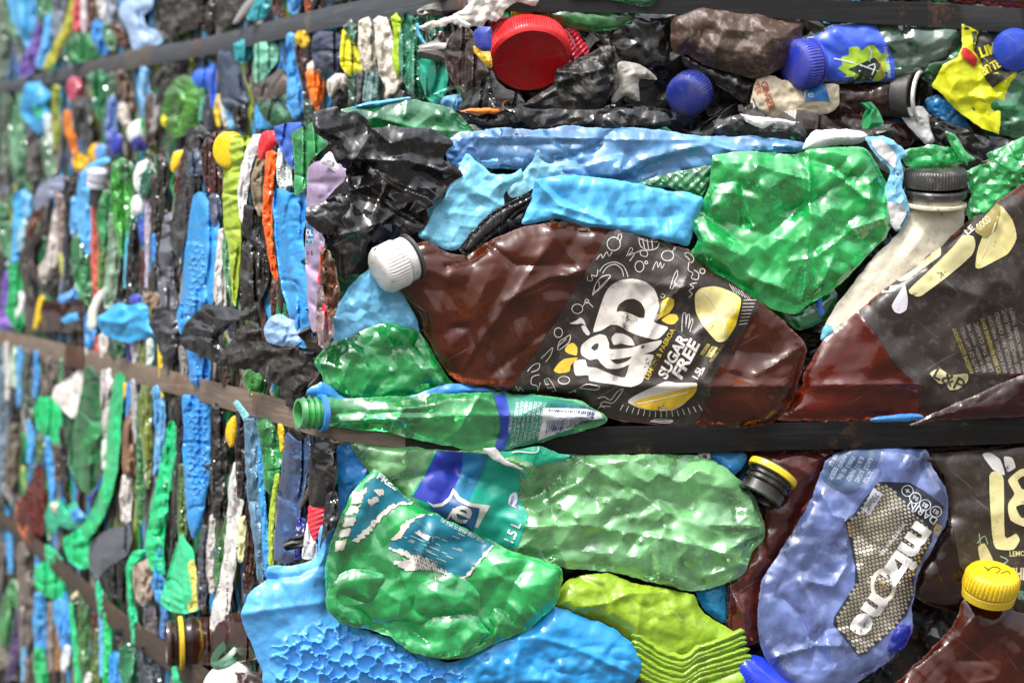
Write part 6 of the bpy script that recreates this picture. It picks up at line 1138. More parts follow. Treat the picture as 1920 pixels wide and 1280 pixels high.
poly('LM', [
 (PF, 'slate grey shiny hump below the seam at left', 'film', [(64, 372), (78, 345), (104, 332), (132, 332), (126, 352), (104, 366), (84, 384), (66, 398)], '#848ca4', 'film', 12, 10),
 (PF, 'black lump at the left edge', 'film', [(-4, 470), (12, 476), (18, 500), (10, 520), (-4, 524)], '#2a282e', 'film', 8, 8),
 (PG, 'purple wedge on the strap at the left edge', 'bag', [(-4, 585), (8, 580), (30, 612), (24, 620), (-4, 608)], '#8a5cc0', 'hdpe', 12, 6),
 (PG, 'green and white bag at the left edge above the strap', 'bag', [(14, 500), (34, 490), (46, 520), (42, 570), (46, 600), (38, 622), (22, 612), (10, 580), (18, 540)], '#27a862', 'hdpe', 10, 10),
 (PS, 'white patch on the green bag at left edge', 'scrap', [(34, 546), (46, 552), (44, 575), (32, 600), (28, 588), (36, 566)], '#e2e8e4', 'hdpe', 24, 3),
 ('plastic_scrap', 'dark brown forked handle piece arching down near left edge', 'scrap', [(96, 412), (98, 424), (72, 452), (58, 476), (66, 500), (82, 534), (78, 542), (56, 512), (54, 530), (54, 566), (48, 566), (40, 520), (36, 488), (44, 462), (64, 440)], '#3a3230', 'hdpe', 20, 10, dict(cr=(40, 3))),
 (PS, 'cream folded scrap at the foot of the grey white strip', 'scrap', [(70, 502), (86, 484), (98, 494), (94, 512), (82, 518)], '#cabcae', 'paper', 22, 6),
 (PB, 'deep green mouth fold of the bright leaf green bottle', 'bottle', [(222, 312), (240, 300), (252, 312), (246, 336), (232, 342)], '#1a7a2a', 'pet', 34, 4),
 (PB, 'frosted clear bottle end at the seam left of dark stripes', 'bottle', [(250, 330), (258, 306), (276, 298), (280, 310), (270, 340), (262, 364), (252, 352)], '#e0e8e6', 'hdpe', 18, 9),
 (PB, 'dark green lid with white lettering beside frosted bottle', 'bottle', [(268, 322), (282, 312), (294, 330), (290, 366), (266, 372), (264, 350)], '#165a44', 'gloss', 22, 9),
 (BC, 'round white cap below the frosted bottle end', 'cap', [(245, 385), (250, 368), (262, 364), (268, 380), (268, 400), (256, 406), (246, 398)], '#e8e8ee', 'hdpe', 26, 9, dict(cr=None)),
 (BC, 'yellow cap edge standing left of charcoal bottle', 'cap', [(320, 305), (326, 286), (346, 280), (350, 286), (340, 310), (328, 326), (321, 320)], '#ecc41c', 'hdpe', 26, 8, dict(cr=None)),
 (PB, 'brown folded bottle neck holding a yellow cap', 'bottle', [(376, 290), (384, 262), (402, 248), (424, 246), (410, 270), (404, 300), (418, 332), (416, 360), (396, 364), (382, 340)], '#6a3a38', 'petd', 20, 12, dict(creases=[([(398, 255), (392, 300), (414, 335)], 8, 6)])),
 (PF, 'grey label strip with white letter on charcoal bottle', 'film', [(358, 282), (370, 276), (380, 300), (382, 328), (350, 326), (352, 300)], '#4a566a', 'label', 38, 3),
 (PB, 'lime green ruffled bag standing beside the red cap', 'bottle', [(420, 262), (450, 256), (478, 256), (470, 290), (462, 340), (452, 400), (452, 440), (448, 520), (442, 574), (436, 560), (430, 480), (418, 420), (418, 340)], '#a4bc3c', 'hdpe', 24, 12, dict(cr=(18, 5), fn=lambda x, y, d: 2.6*np.sin((y+0.35*(x-445))/3.1+2*vnoise(x/22, y/22, 3))*np.clip((420-y)/40, 0, 1))),
 (BC, 'red ribbed cap on the white bottle edge', 'cap', [(484, 292), (484, 264), (496, 246), (518, 246), (522, 266), (506, 284), (488, 304)], '#e02430', 'hdpe', 28, 9, dict(cr=None, fn=lambda x, y, d: 0.9*np.sin((x-y*0.2)/1.3))),
 (PF, 'royal blue to teal label sheet at the seam', 'film', [(514, 238), (545, 230), (566, 230), (560, 262), (556, 300), (548, 318), (530, 290), (518, 262)], '#3c62b8', 'label', 20, 8, dict(cr=(30, 6))),
 (PB, 'vivid green folded bottle left of the black corner bag', 'bottle', [(548, 250), (575, 234), (592, 226), (610, 256), (614, 272), (596, 290), (580, 306), (574, 350), (552, 368), (552, 320), (550, 280)], '#3cc46c', 'pet', 26, 10, dict(cr=(26, 8))),
 (PB, 'sky blue crushed bottle standing left of mauve film', 'bottle', [(512, 358), (530, 354), (545, 362), (574, 364), (576, 410), (570, 440), (576, 500), (584, 560), (588, 620), (582, 650), (560, 650), (545, 610), (535, 560), (520, 500), (514, 430)], '#3a9ae0', 'hdpe', 26, 14, dict(cr=(22, 8), creases=[([(545, 365), (540, 430), (545, 500), (560, 600)], 9, 6)])),
 (PB, 'tall light blue honeycomb bottle standing between black films', 'bottle', [(362, 372), (372, 360), (382, 362), (392, 378), (412, 420), (408, 480), (402, 540), (398, 570), (368, 590), (350, 620), (336, 624), (332, 590), (340, 560), (346, 480), (354, 420)], '#3ea0e6', 'gloss', 30, 16, dict(cr=(34, 9), R=20, folds=0, fn=hexes(13, 8, 21, 0.2, lambda x, y: np.clip((y-430)/40, 0, 1)*np.clip((395-(y-360)*0.06-x)/8, 0, 1), 0.3, 0.16), creases=[([(388, 385), (386, 480), (380, 570)], 8, 5)], res=2.8, rough=0.4)),
 (PF, 'shiny black creased film standing left of orange tube', 'film', [(458, 384), (480, 392), (498, 412), (500, 470), (506, 520), (490, 560), (470, 580), (450, 572), (452, 500), (454, 430)], '#2c2928', 'film', 22, 9, dict(cr=(24, 9), creases=[([(455, 470), (490, 510)], 8, 4), ([(455, 520), (485, 555)], 8, 4), ([(456, 440), (496, 465)], 7, 4)])),
 (PF, 'tangled pale blue foil above the black leather scrap', 'film', [(494, 618), (506, 596), (524, 588), (540, 595), (560, 606), (564, 640), (548, 650), (520, 648), (500, 640)], '#94b8e4', 'film', 70, 9, dict(fl=0.4, cr=(18, 15))),
 (PF, 'glossy black film sheet folded over above the strap', 'film', [(336, 640), (346, 610), (366, 588), (388, 570), (420, 574), (455, 582), (484, 576), (470, 598), (440, 604), (420, 622), (404, 640), (424, 662), (410, 682), (380, 668), (345, 652)], '#24242a', 'film', 110, 8, dict(fl=0.45, cr=(30, 20), creases=[([(375, 585), (400, 600), (440, 598)], 12, 5), ([(345, 640), (390, 640), (420, 665)], 10, 5), ([(398, 620), (450, 600)], 10, 5)])),
 (PF, 'cracked black leather like scrap hanging over the strap', 'film', [(408, 684), (426, 650), (440, 620), (470, 600), (486, 606), (494, 640), (530, 648), (556, 638), (575, 652), (590, 645), (588, 690), (580, 720), (560, 735), (548, 768), (534, 762), (525, 720), (500, 712), (470, 692), (440, 692)], '#1f1b19', 'matte', 90, 9, dict(fl=0.45, corner=True, rough=2.0, cr=(26, 18), creases=[([(440, 680), (500, 660), (560, 650)], 9, 6), ([(500, 700), (560, 690)], 7, 6)])),
 (PB, 'sky blue folded bag lying above the strap, rounded belly', 'bag', [(180, 598), (200, 582), (222, 566), (240, 572), (262, 568), (278, 574), (280, 600), (297, 630), (270, 636), (240, 642), (214, 636), (190, 622)], '#3aa4de', 'gloss', 80, 12, dict(fl=0.4, cr=(30, 13), creases=[([(190, 600), (230, 606), (255, 590), (258, 570)], 7, 5)])),
 (PS, 'pointed sky blue scrap left of the white strip', 'scrap', [(114, 598), (130, 588), (166, 582), (168, 594), (140, 602), (122, 607)], '#4aa4e0', 'hdpe', 38, 4),
 (PS, 'curved cream white strip standing over the strap', 'scrap', [(196, 534), (200, 542), (188, 570), (182, 590), (180, 612), (170, 620), (164, 606), (168, 574), (180, 552)], '#e6e2d8', 'hdpe', 42, 5, dict(cr=None)),
 (PS, 'blue violet scrap behind sky blue folded bag', 'scrap', [(242, 556), (256, 550), (266, 556), (262, 574), (246, 572)], '#4a52b8', 'hdpe', 22, 5),
 (PS, 'fuzzy brown scrap on the sky blue folded bag', 'scrap', [(266, 552), (284, 546), (304, 554), (300, 574), (280, 578), (268, 566)], '#8c7866', 'paper', 40, 6),
 (PF, 'black bits left of blue violet scrap', 'film', [(210, 566), (228, 558), (246, 556), (244, 572), (226, 574)], '#201e20', 'film', 18, 5),
 (PF, 'dark grey crumpled film right of sky blue folded bag', 'film', [(280, 606), (292, 580), (310, 572), (330, 590), (340, 630), (336, 668), (316, 690), (300, 660), (290, 632)], '#44444e', 'film', 36, 10, dict(fl=0.3, cr=(24, 16))),
])
t = thing('plastic_film', 'mauve pearly bottle film with small dark blue writing', 'film', 600, 450, 'LM', 18)
mv = shell('film_sheet', [(580, 312), (600, 300), (640, 310), (650, 330), (618, 366), (600, 392), (592, 420), (608, 450), (606, 500), (596, 560), (590, 625), (580, 600), (574, 520), (572, 430), (576, 360)], '#a894b4', 'film', 'LM', 22, 9, cr=(26, 8), parent=t, sharp=30, creases=[([(600, 310), (596, 380), (588, 450)], 7, 6)])
decal('label_panel', [(572, 416), (586, 412), (588, 446), (573, 448)], '#1f6aa0', mv, mv, 'ink', 1.2, 3.5, smooth=False)
text('lettering', 'OL', 580, 436, 12, 13, 2, '#e2e6ea', mv, mv, 0.02, lift=2.2)
decal('label_panel', [(572, 449), (588, 447), (588, 458), (573, 460)], '#9cd0e8', mv, mv, 'ink', 1.2, 3.5, smooth=False)
text('lettering', 'RA', 580, 454, 11, 7, 2, '#1f4a80', mv, mv, lift=2.2)
text('lettering', 'H &', 581, 474, 12, 9, 2, '#2f3a70', mv, mv, lift=1.8)
t = thing('plastic_film', 'white film fold tucked under the black corner bag', 'film', 630, 305, 'LM', 16)
shell('film_sheet', [(600, 304), (618, 284), (634, 310), (650, 318), (640, 326), (616, 314)], '#d8d4dc', 'hdpe', 'LM', 20, 5, cr=(14, 4), parent=t)
t = thing('plastic_bottle', 'white capped bottle neck below the seam at left', 'bottle', 184, 350, 'LM', 16)
lathe('bottle_cap', 182, 352, (0.14, -0.96, 0.2), [(19, 0), (21, 1), (21, 8), (18, 10), (18, 12), (21, 14), (21, 32), (17, 36), (8, 37)], '#c6cad6', 'hdpe', 'LM', 20, ribs=(30, 0.8, 14, 30), parent=t, segs=120)
lathe('bottle_neck', 182, 372, (0.14, -0.96, 0.2), [(15, -14), (15, 18)], '#2a2a30', 'gloss', 'LM', 18, parent=t)
t = thing('plastic_bottle', 'brown bottle with thin yellow ring lying on the strap at far left', 'bottle', 110, 600, 'LM', 20)
shell('bottle_body', [(48, 566), (62, 558), (80, 562), (120, 562), (152, 562), (160, 590), (158, 620), (110, 622), (70, 622), (48, 612), (46, 590)], '#6a3028', 'petd', 'LM', 20, 16, cr=(30, 4), parent=t)
shell('neck_ring', [(74, 555), (84, 556), (78, 590), (70, 616), (61, 614), (66, 586)], '#eac41a', 'hdpe', 'LM', 38, 4, cr=None, parent=t, res=3)
lathe(BC, 432, 282, (-0.55, 0.05, 0.75), [(32, -10), (34, -8), (34, 10), (30, 16), (24, 18), (4, 18)], '#eac818', 'hdpe', 'LM', 22, ribs=(34, 1.2, -8, 10), segs=140, label='round yellow cap in the brown neck beside lime bag', cat='cap')
# short ends just above the middle strap
row('LM', [
 (PB, 'small white end above the strap under blue strip', 'bottle', [(166, 636, 12), (166, 650, 14), (165, 664, 10)], '#d6dae0', 'hdpe', 8),
 (PB, 'thin red strip just above the strap', 'bottle', [(180, 630, 6), (181, 650, 7), (182, 668, 5)], '#d85a48', 'hdpe', 8),
 (PB, 'white pleated end above the strap', 'bottle', [(192, 628, 16), (194, 648, 20), (196, 670, 14)], '#cfcac6', 'hdpe', 6),
 (PB, 'dark green ribbed end above the strap', 'bottle', [(218, 640, 28), (220, 658, 30), (220, 676, 22)], '#1f6a44', 'pet', 4),
 (PB, 'blue violet strip above the strap', 'bottle', [(240, 642, 8), (242, 660, 10), (242, 678, 8)], '#4a42b0', 'hdpe', 8),
 (PB, 'white strip above the strap beside blue violet', 'bottle', [(250, 636, 14), (252, 658, 14), (254, 680, 10)], '#dcd8dc', 'hdpe', 8),
 (PB, 'olive strip above the strap', 'bottle', [(266, 638, 13), (267, 660, 14), (268, 684, 10)], '#8a9a3c', 'pet', 6),
 (PB, 'pale green white strip above the strap', 'bottle', [(281, 636, 12), (281, 660, 14), (280, 686, 12)], '#c4d4c8', 'hdpe', 6),
 (PB, 'yellow strip crossing behind the middle strap', 'bottle', [(300, 632, 5), (299, 665, 8), (301, 700, 8), (306, 745, 6)], '#ecd024', 'hdpe', 6),
 (PB, 'grey brown pleated end above the strap', 'bottle', [(316, 650, 24), (320, 676, 26), (322, 704, 20)], '#5e5852', 'hdpe', 6),
 (PB, 'grey strip above the strap left of blue end', 'bottle', [(340, 650, 12), (344, 680, 14), (346, 706, 12)], '#8a8680', 'hdpe', 8),
 (PB, 'bright blue ribbed end above the strap', 'bottle', [(368, 650, 40), (374, 680, 44), (374, 716, 36)], '#3a8cd6', 'hdpe', 10),
 (PB, 'brown pleated end above the strap under black sheet', 'bottle', [(420, 690, 22), (424, 706, 24), (426, 726, 16)], '#7a5a4a', 'petd', 8),
 (PB, 'bright green scrap above the strap under leather scrap', 'bottle', [(470, 694, 30), (478, 714, 44), (484, 738, 24)], '#4cc04c', 'pet', 8),
])
# below the middle strap
row('LM', [
 (PB, 'grey blue long strip at the left edge below strap', 'bottle', [(6, 650, 16), (8, 740, 20), (6, 840, 22), (4, 930, 14)], '#6a7c8a', 'hdpe', 2),
 (PB, 'white thin strip near the left edge below strap', 'bottle', [(12, 642, 9), (14, 690, 12), (14, 750, 8)], '#cac8c4', 'hdpe', 8),
 (PB, 'white and green bottle edge near the left below strap', 'bottle', [(30, 652, 10), (26, 685, 14), (28, 726, 10)], '#b8d4bc', 'hdpe', 10),
 (PB, 'blue strip near the left below strap', 'bottle', [(38, 650, 12), (36, 700, 12), (36, 760, 8)], '#4fa0dc', 'hdpe', 10),
 (PB, 'grey green bottle on edge below strap', 'bottle', [(54, 658, 16), (50, 710, 24), (52, 760, 22), (54, 795, 12)], '#6c8074', 'pet', 8),
 (PB, 'second blue strip below strap right of the grey green bottle', 'bottle', [(68, 658, 9), (68, 700, 11), (66, 745, 8)], '#4494dc', 'hdpe', 14),
 (PB, 'brown grey striped end below strap', 'bottle', [(94, 672, 34), (94, 700, 36), (92, 745, 26)], '#5e544e', 'hdpe', 6),
 (PB, 'thin green strip right of brown grey end', 'bottle', [(114, 674, 8), (114, 700, 9), (112, 722, 6)], '#5aa868', 'pet', 12),
 (PB, 'mauve brown end left of the white flap', 'bottle', [(128, 680, 16), (128, 700, 16), (124, 720, 10)], '#7c5a58', 'petd', 8),
 (PB, 'dark slate bottle on edge at far left', 'bottle', [(26, 738, 18), (26, 770, 24), (24, 805, 16)], '#40444e', 'gloss', 10),
 (PB, 'taupe pleated bottle with dark grooves at far left', 'bottle', [(30, 796, 26), (28, 840, 34), (22, 890, 26), (16, 920, 12)], '#6a6054', 'hdpe', 8),
 (PB, 'light grey end below the taupe pleated bottle', 'bottle', [(14, 905, 16), (18, 925, 18), (24, 945, 8)], '#a4a0a0', 'hdpe', 10),
 (PB, 'short blue strip left of the red brown bag', 'bottle', [(52, 790, 9), (58, 820, 13), (54, 868, 8)], '#4aa4e4', 'hdpe', 12),
 (PB, 'olive green blurred bottle above the red brown bag', 'bottle', [(72, 818, 18), (76, 840, 22), (72, 866, 12)], '#5c8a48', 'pet', 8),
 (PB, 'long blue tape strip hanging beside the red brown bag', 'bottle', [(88, 820, 8), (92, 860, 13), (98, 905, 15), (98, 945, 10)], '#4aa0e6', 'hdpe', 16),
 (PB, 'brown strip right of the blue tape', 'bottle', [(106, 835, 12), (108, 860, 14), (108, 900, 10)], '#7a6058', 'petd', 8),
 (PF, 'black film gap strip left of the big green bottle', 'film', [(116, 800, 14), (122, 860, 16), (122, 930, 12)], '#201e1e', 'film', 4),
 (PB, 'white grey strip with maroon edge below the strap', 'bottle', [(200, 696, 22), (198, 730, 20), (198, 790, 14), (200, 822, 6)], '#bab6b4', 'dirty', 12),
 (PB, 'maroon thin edge left of mint ribbon', 'bottle', [(188, 706, 5), (192, 760, 6), (198, 822, 5)], '#6a3038', 'petd', 18),
 (PB, 'white short end at the middle strap', 'bottle', [(204, 694, 14), (206, 712, 16), (204, 732, 10)], '#e2e0e2', 'hdpe', 18),
 (PB, 'long mint green ribbon sweeping down below the strap', 'bottle', [(226, 702, 20), (218, 760, 24), (212, 820, 26), (208, 880, 26), (196, 930, 24), (176, 975, 26), (150, 1008, 30)], '#17c67a', 'hdpe', 20),
 (PB, 'white cap edge beside the mint ribbon', 'bottle', [(196, 826, 10), (196, 850, 13), (196, 880, 8)], '#d8d8d4', 'hdpe', 24),
 (PB, 'brown upright bottle with sharp shoulders below strap', 'bottle', [(244, 768, 8), (240, 810, 20), (240, 850, 24), (242, 888, 24)], '#82604a', 'hdpe', 14),
 (PB, 'white and grey end under the brown upright bottle', 'bottle', [(240, 892, 18), (236, 930, 24), (236, 975, 18)], '#d8d2cc', 'dirty', 12),
 (PB, 'grey white long strip right of the blue chip', 'bottle', [(250, 712, 12), (252, 770, 12), (256, 830, 8)], '#a8a8ac', 'hdpe', 12),
 (PB, 'blue chip strip under the strap beside yellow cap', 'bottle', [(241, 716, 6), (240, 755, 9), (238, 792, 5)], '#3a8ad8', 'hdpe', 14),
 (PB, 'olive lime bottle on edge below strap', 'bottle', [(276, 720, 22), (272, 770, 26), (276, 830, 22), (278, 880, 12), (278, 915, 5)], '#a2b444', 'pet', 16),
 (PB, 'green strip left of the olive lime bottle', 'bottle', [(262, 740, 10), (262, 820, 14), (264, 900, 18), (262, 985, 12)], '#4ea45c', 'pet', 10),
 (PB, 'speckled blue strip under the strap', 'bottle', [(294, 726, 18), (300, 780, 22), (298, 840, 18), (292, 890, 10)], '#62a4d8', 'dirty', 12),
 (PB, 'mint green netting strip with gaps', 'bottle', [(322, 790, 10), (318, 830, 20), (308, 890, 22), (298, 960, 34), (290, 1030, 36), (300, 1080, 16)], '#1ac47c', 'hdpe', 16, dict(cr=(14, 8))),
 (PB, 'second mint net strand right of the netting strip', 'bottle', [(328, 800, 8), (326, 850, 10), (318, 920, 8)], '#24b878', 'hdpe', 22),
 (PF, 'black strip between mint net and blue honeycomb bottle', 'film', [(336, 740, 12), (338, 820, 14), (334, 900, 14), (330, 990, 16), (322, 1060, 16)], '#2a2828', 'film', 6),
 (PB, 'olive green slender bottle left of the blue honeycomb column', 'bottle', [(340, 870, 10), (340, 930, 16), (342, 990, 18), (344, 1020, 10)], '#6a9a44', 'pet', 12),
 (PB, 'charcoal strip right of blue honeycomb column', 'bottle', [(384, 985, 10), (380, 1040, 18), (378, 1100, 20), (378, 1140, 10)], '#4a4c56', 'gloss', 12),
 (PF, 'dirty white film strip beside charcoal strip', 'film', [(398, 965, 9), (396, 1010, 15), (394, 1060, 15), (398, 1110, 10)], '#c4c0bc', 'dirty', 14),
 (PF, 'black crumpled film column right of honeycomb column', 'film', [(406, 760, 20), (412, 840, 34), (410, 900, 34), (412, 970, 26)], '#383432', 'film', 12, dict(cr=(18, 9))),
 (PB, 'forest green bottle on edge above the brown neck', 'bottle', [(428, 968, 10), (418, 1020, 24), (412, 1070, 24), (412, 1110, 12)], '#4a9448', 'pet', 12),
 (PB, 'long white twisted bottle below the black strap loop', 'bottle', [(444, 866, 12), (444, 910, 32), (440, 960, 28), (434, 1020, 24), (426, 1080, 26), (412, 1150, 34), (404, 1180, 24)], '#dedad6', 'dirty', 20),
 (PB, 'pale yellow slip right of long white twisted bottle', 'bottle', [(456, 972, 18), (454, 1010, 18), (450, 1052, 8)], '#dcdca4', 'hdpe', 28),
 (PB, 'dark brown strip right of pale yellow slip', 'bottle', [(468, 940, 14), (470, 1000, 20), (466, 1060, 22), (462, 1110, 14)], '#5c3424', 'petd', 12),
 (PF, 'black strap loop hanging vertically under the steel strap', 'film', [(452, 768, 16), (452, 830, 18), (452, 880, 22), (458, 930, 26)], '#262223', 'gloss', 24),
 (PB, 'long pale blue clear bottle standing upright', 'bottle', [(470, 784, 26), (474, 850, 30), (480, 930, 32), (488, 1010, 28), (494, 1085, 24)], '#7ab4da', 'pet', 22),
 (PB, 'bright blue edge on the long pale blue bottle', 'bottle', [(488, 820, 10), (490, 900, 12), (496, 990, 12), (504, 1080, 14)], '#3c9ce0', 'hdpe', 26),
 (PB, 'deep green clear bottle left of navy bottle', 'bottle', [(492, 788, 26), (508, 830, 40), (512, 880, 40), (506, 920, 20)], '#2cae50', 'pet', 16),
 (PB, 'lime yellow twig like strip beside navy bottle', 'bottle', [(520, 888, 8), (512, 940, 10), (508, 1000, 11), (508, 1060, 10)], '#a4c040', 'hdpe', 26),
 (PB, 'yellow tag hanging from the strap near the bottle neck', 'bottle', [(526, 796, 9), (528, 820, 12), (530, 846, 9)], '#ecc020', 'hdpe', 22),
])
poly('LM', [
 (PB, 'white triangular flap hanging below the strap', 'bottle', [(160, 684), (150, 690), (124, 712), (104, 724), (97, 745), (115, 765), (140, 786), (150, 745), (160, 710)], '#e6e2de', 'hdpe', 24, 7, dict(cr=(24, 6))),
 (PB, 'big green ribbed bottle below the white flap', 'bottle', [(160, 688), (180, 690), (190, 700), (192, 800), (196, 880), (182, 912), (165, 928), (140, 895), (127, 868), (132, 830), (142, 790), (150, 745)], '#2fa85c', 'pet', 22, 16, dict(cr=(30, 9), creases=[([(140, 850), (165, 830), (190, 815)], 8, 6), ([(135, 880), (165, 870), (190, 860)], 7, 6)])),
 (PG, 'mint green bag hanging left of the big green bottle', 'bag', [(64, 770), (70, 745), (90, 738), (112, 755), (116, 790), (122, 840), (124, 865), (110, 850), (92, 822), (70, 805)], '#14c072', 'hdpe', 16, 10, dict(cr=(20, 6))),
 (PS, 'navy patch on the mint green bag', 'scrap', [(66, 785), (84, 780), (86, 805), (74, 814), (66, 804)], '#2c4a98', 'hdpe', 30, 4),
 (PS, 'dark triangle between white flap and green bottle', 'scrap', [(116, 768), (140, 788), (134, 830), (128, 845), (118, 800)], '#124a30', 'hdpe', 10, 5),
 (PG, 'red brown translucent bag with orange belly', 'bag', [(72, 866), (82, 880), (86, 930), (84, 960), (80, 1000), (58, 1018), (30, 980), (26, 955), (42, 930), (56, 900)], '#a04030', 'petd', 22, 16, dict(cr=(22, 8))),
 (PG, 'orange brown belly under red brown bag', 'bag', [(28, 950), (44, 932), (60, 950), (80, 970), (78, 1002), (56, 1020), (36, 994)], '#b4602e', 'hdpe', 34, 10),
 (PG, 'tangled mint and blue netting left of the mint ribbon', 'bag', [(84, 970), (92, 940), (110, 936), (124, 948), (140, 940), (150, 956), (164, 970), (150, 986), (128, 990), (110, 984), (104, 1000), (92, 990)], '#24b890', 'hdpe', 26, 10, dict(cr=(13, 9))),
 (PS, 'blue loops in the mint netting', 'scrap', [(132, 960), (146, 950), (160, 968), (152, 980), (138, 978)], '#3f8ee0', 'hdpe', 40, 6),
 (PS, 'cream bits tangled in the mint netting', 'scrap', [(94, 944), (110, 940), (124, 950), (116, 960), (100, 960)], '#cccab4', 'paper', 42, 4, dict(cr=(8, 5))),
 (PG, 'mint bag bottom hanging onto the lower strap', 'bag', [(118, 1010), (150, 990), (180, 975), (176, 1010), (168, 1040), (170, 1062), (150, 1066), (128, 1050)], '#18c87e', 'hdpe', 30, 12),
 (PS, 'blue curved strip on the mint bag bottom', 'scrap', [(126, 1014), (132, 1014), (130, 1040), (146, 1060), (138, 1062), (124, 1042)], '#3a8ede', 'hdpe', 46, 3),
 (PS, 'navy tape crossing the foot of the big green bottle', 'scrap', [(162, 932), (172, 924), (194, 888), (196, 894), (178, 928), (166, 940)], '#2c3c98', 'hdpe', 40, 3),
 (PG, 'dark grey shiny bag above the lower strap', 'bag', [(166, 1040), (172, 1016), (196, 996), (226, 986), (244, 984), (248, 1010), (238, 1040), (216, 1056), (196, 1068), (184, 1086), (170, 1070)], '#555c66', 'film', 26, 14, dict(cr=(24, 9))),
 (PF, 'black folded film under the dark grey bag', 'film', [(184, 1086), (200, 1064), (236, 1044), (238, 1100), (240, 1140), (216, 1120), (194, 1108)], '#242326', 'film', 18, 10, dict(cr=(18, 9))),
 (PG, 'grey fibrous lump beside the mint strip', 'bag', [(250, 1060), (270, 1050), (286, 1040), (296, 1060), (288, 1090), (284, 1120), (268, 1136), (254, 1120), (250, 1090)], '#a09080', 'paper', 22, 12, dict(cr=(10, 6))),
 (PB, 'blue cup beside the grey fibrous lump', 'bottle', [(288, 1070), (300, 1020), (306, 1060), (312, 1100), (308, 1134), (292, 1124), (284, 1096)], '#3c90d0', 'hdpe', 20, 8),
 (PB, 'mint strip bottle left of the grey fibrous lump', 'bottle', [(236, 1060), (250, 1034), (272, 1030), (262, 1056), (248, 1080), (250, 1120), (256, 1150), (242, 1160), (238, 1110)], '#1cc07c', 'hdpe', 22, 9),
 (PB, 'mint green crushed cup with yellow patch above brown neck', 'bottle', [(338, 1000), (348, 1010), (362, 1030), (366, 1060), (370, 1100), (378, 1130), (370, 1145), (340, 1150), (320, 1146), (300, 1128), (306, 1100), (316, 1070), (328, 1030)], '#3fd898', 'hdpe', 28, 16, dict(cr=(22, 6), fn=lambda x, y, d: 2.2*np.sin((y-0.5*x)/2.4)*np.clip((y-1100)/14, 0, 1)*np.clip((345-x)/10, 0, 1))),
 (PS, 'pale yellow patch on the mint crushed cup', 'scrap', [(352, 1060), (364, 1050), (372, 1100), (380, 1130), (362, 1146), (352, 1140), (360, 1110)], '#dcd670', 'hdpe', 44, 4),
 (PB, 'blue honeycomb column bottle below the strap', 'bottle', [(342, 742), (370, 742), (398, 756), (396, 800), (394, 850), (396, 880), (386, 930), (376, 990), (362, 1012), (350, 970), (346, 900), (342, 850), (344, 800)], '#3a94de', 'hdpe', 24, 14, dict(cr=(24, 5), R=14, folds=0, fn=hexes(13, 8, 31, 0.1, lambda x, y: np.clip((960-y)/60, 0.2, 1), 0.25, 0.16), res=2.8, rough=0.4)),
 (PF, 'black torn flap left of yellow cap under strap', 'film', [(378, 872), (396, 868), (404, 846), (420, 836), (424, 850), (412, 874), (394, 882)], '#201c1c', 'film', 30, 4),
 (BC, 'yellow cap with black ring below the strap', 'cap', [(424, 800), (432, 784), (442, 780), (444, 810), (438, 834), (430, 838), (424, 822)], '#ecc01c', 'hdpe', 22, 8, dict(cr=None)),
 (PS, 'pale turquoise torn strip stuck on the steel strap', 'scrap', [(437, 756), (446, 750), (456, 762), (470, 780), (472, 792), (458, 790), (448, 772)], '#8ad0d8', 'label', 40, 3, dict(cr=(10, 3))),
 (BC, 'yellow cap edge at the strap beside the blue chip', 'cap', [(230, 722), (236, 714), (240, 724), (238, 742), (232, 746)], '#ecc81c', 'hdpe', 16, 5, dict(cr=None)),
 (PB, 'glossy navy blue bottle standing under the green bottle neck', 'bottle', [(536, 816), (560, 808), (584, 812), (590, 850), (580, 880), (570, 920), (562, 970), (558, 1040), (545, 1054), (516, 1048), (518, 980), (524, 900)], '#3f68a4', 'pet', 26, 16, dict(cr=(24, 10), creases=[([(545, 820), (538, 900), (530, 1040)], 8, 5), ([(552, 860), (575, 860), (588, 850)], 9, 5), ([(552, 860), (556, 900), (566, 915)], 8, 5)])),
 (PF, 'black plate and folds right of the navy bottle', 'film', [(585, 830), (616, 824), (632, 850), (630, 900), (618, 945), (600, 950), (580, 948), (578, 900)], '#1d1b1c', 'film', 14, 10, dict(cr=(24, 8))),
 (PS, 'brown blade leaning against the black plate', 'scrap', [(604, 852), (608, 856), (586, 920), (564, 954), (562, 948), (584, 890)], '#463430', 'gloss', 34, 4, dict(cr=None)),
 (BC, 'red ribbed cap with pleats below the black plate', 'cap', [(578, 950), (596, 946), (612, 934), (610, 970), (600, 1000), (588, 1014), (578, 990)], '#f03a4c', 'hdpe', 26, 8, dict(cr=None, fn=lambda x, y, d: 1.2*np.sin((y+0.4*x)/1.5))),
 (PB, 'white bottle shoulder left of the red ribbed cap', 'bottle', [(578, 970), (584, 1000), (594, 1020), (590, 1046), (566, 1046), (570, 1010)], '#e4e2e2', 'hdpe', 22, 8),
 (PF, 'dark grey film right of the red ribbed cap', 'film', [(612, 930), (630, 920), (636, 960), (628, 985), (608, 1010), (600, 1030), (604, 990)], '#3a3a40', 'film', 16, 8),
])
t = thing('plastic_bottle', 'navy label strip with white capital letters below navy bottle', 'bottle', 564, 1010, 'LM', 24)
nl = shell('label_sheet', [(556, 972), (574, 974), (576, 1010), (568, 1046), (552, 1046), (554, 1010)], '#2a3584', 'label', 'LM', 34, 5, cr=(16, 2), parent=t)
for k, s in enumerate(('NO A', 'OLL', 'AVO')): text('lettering', s, 563-k, 992+k*14, 16, 8, -14, '#dfe2ee', nl, nl, 0.02)
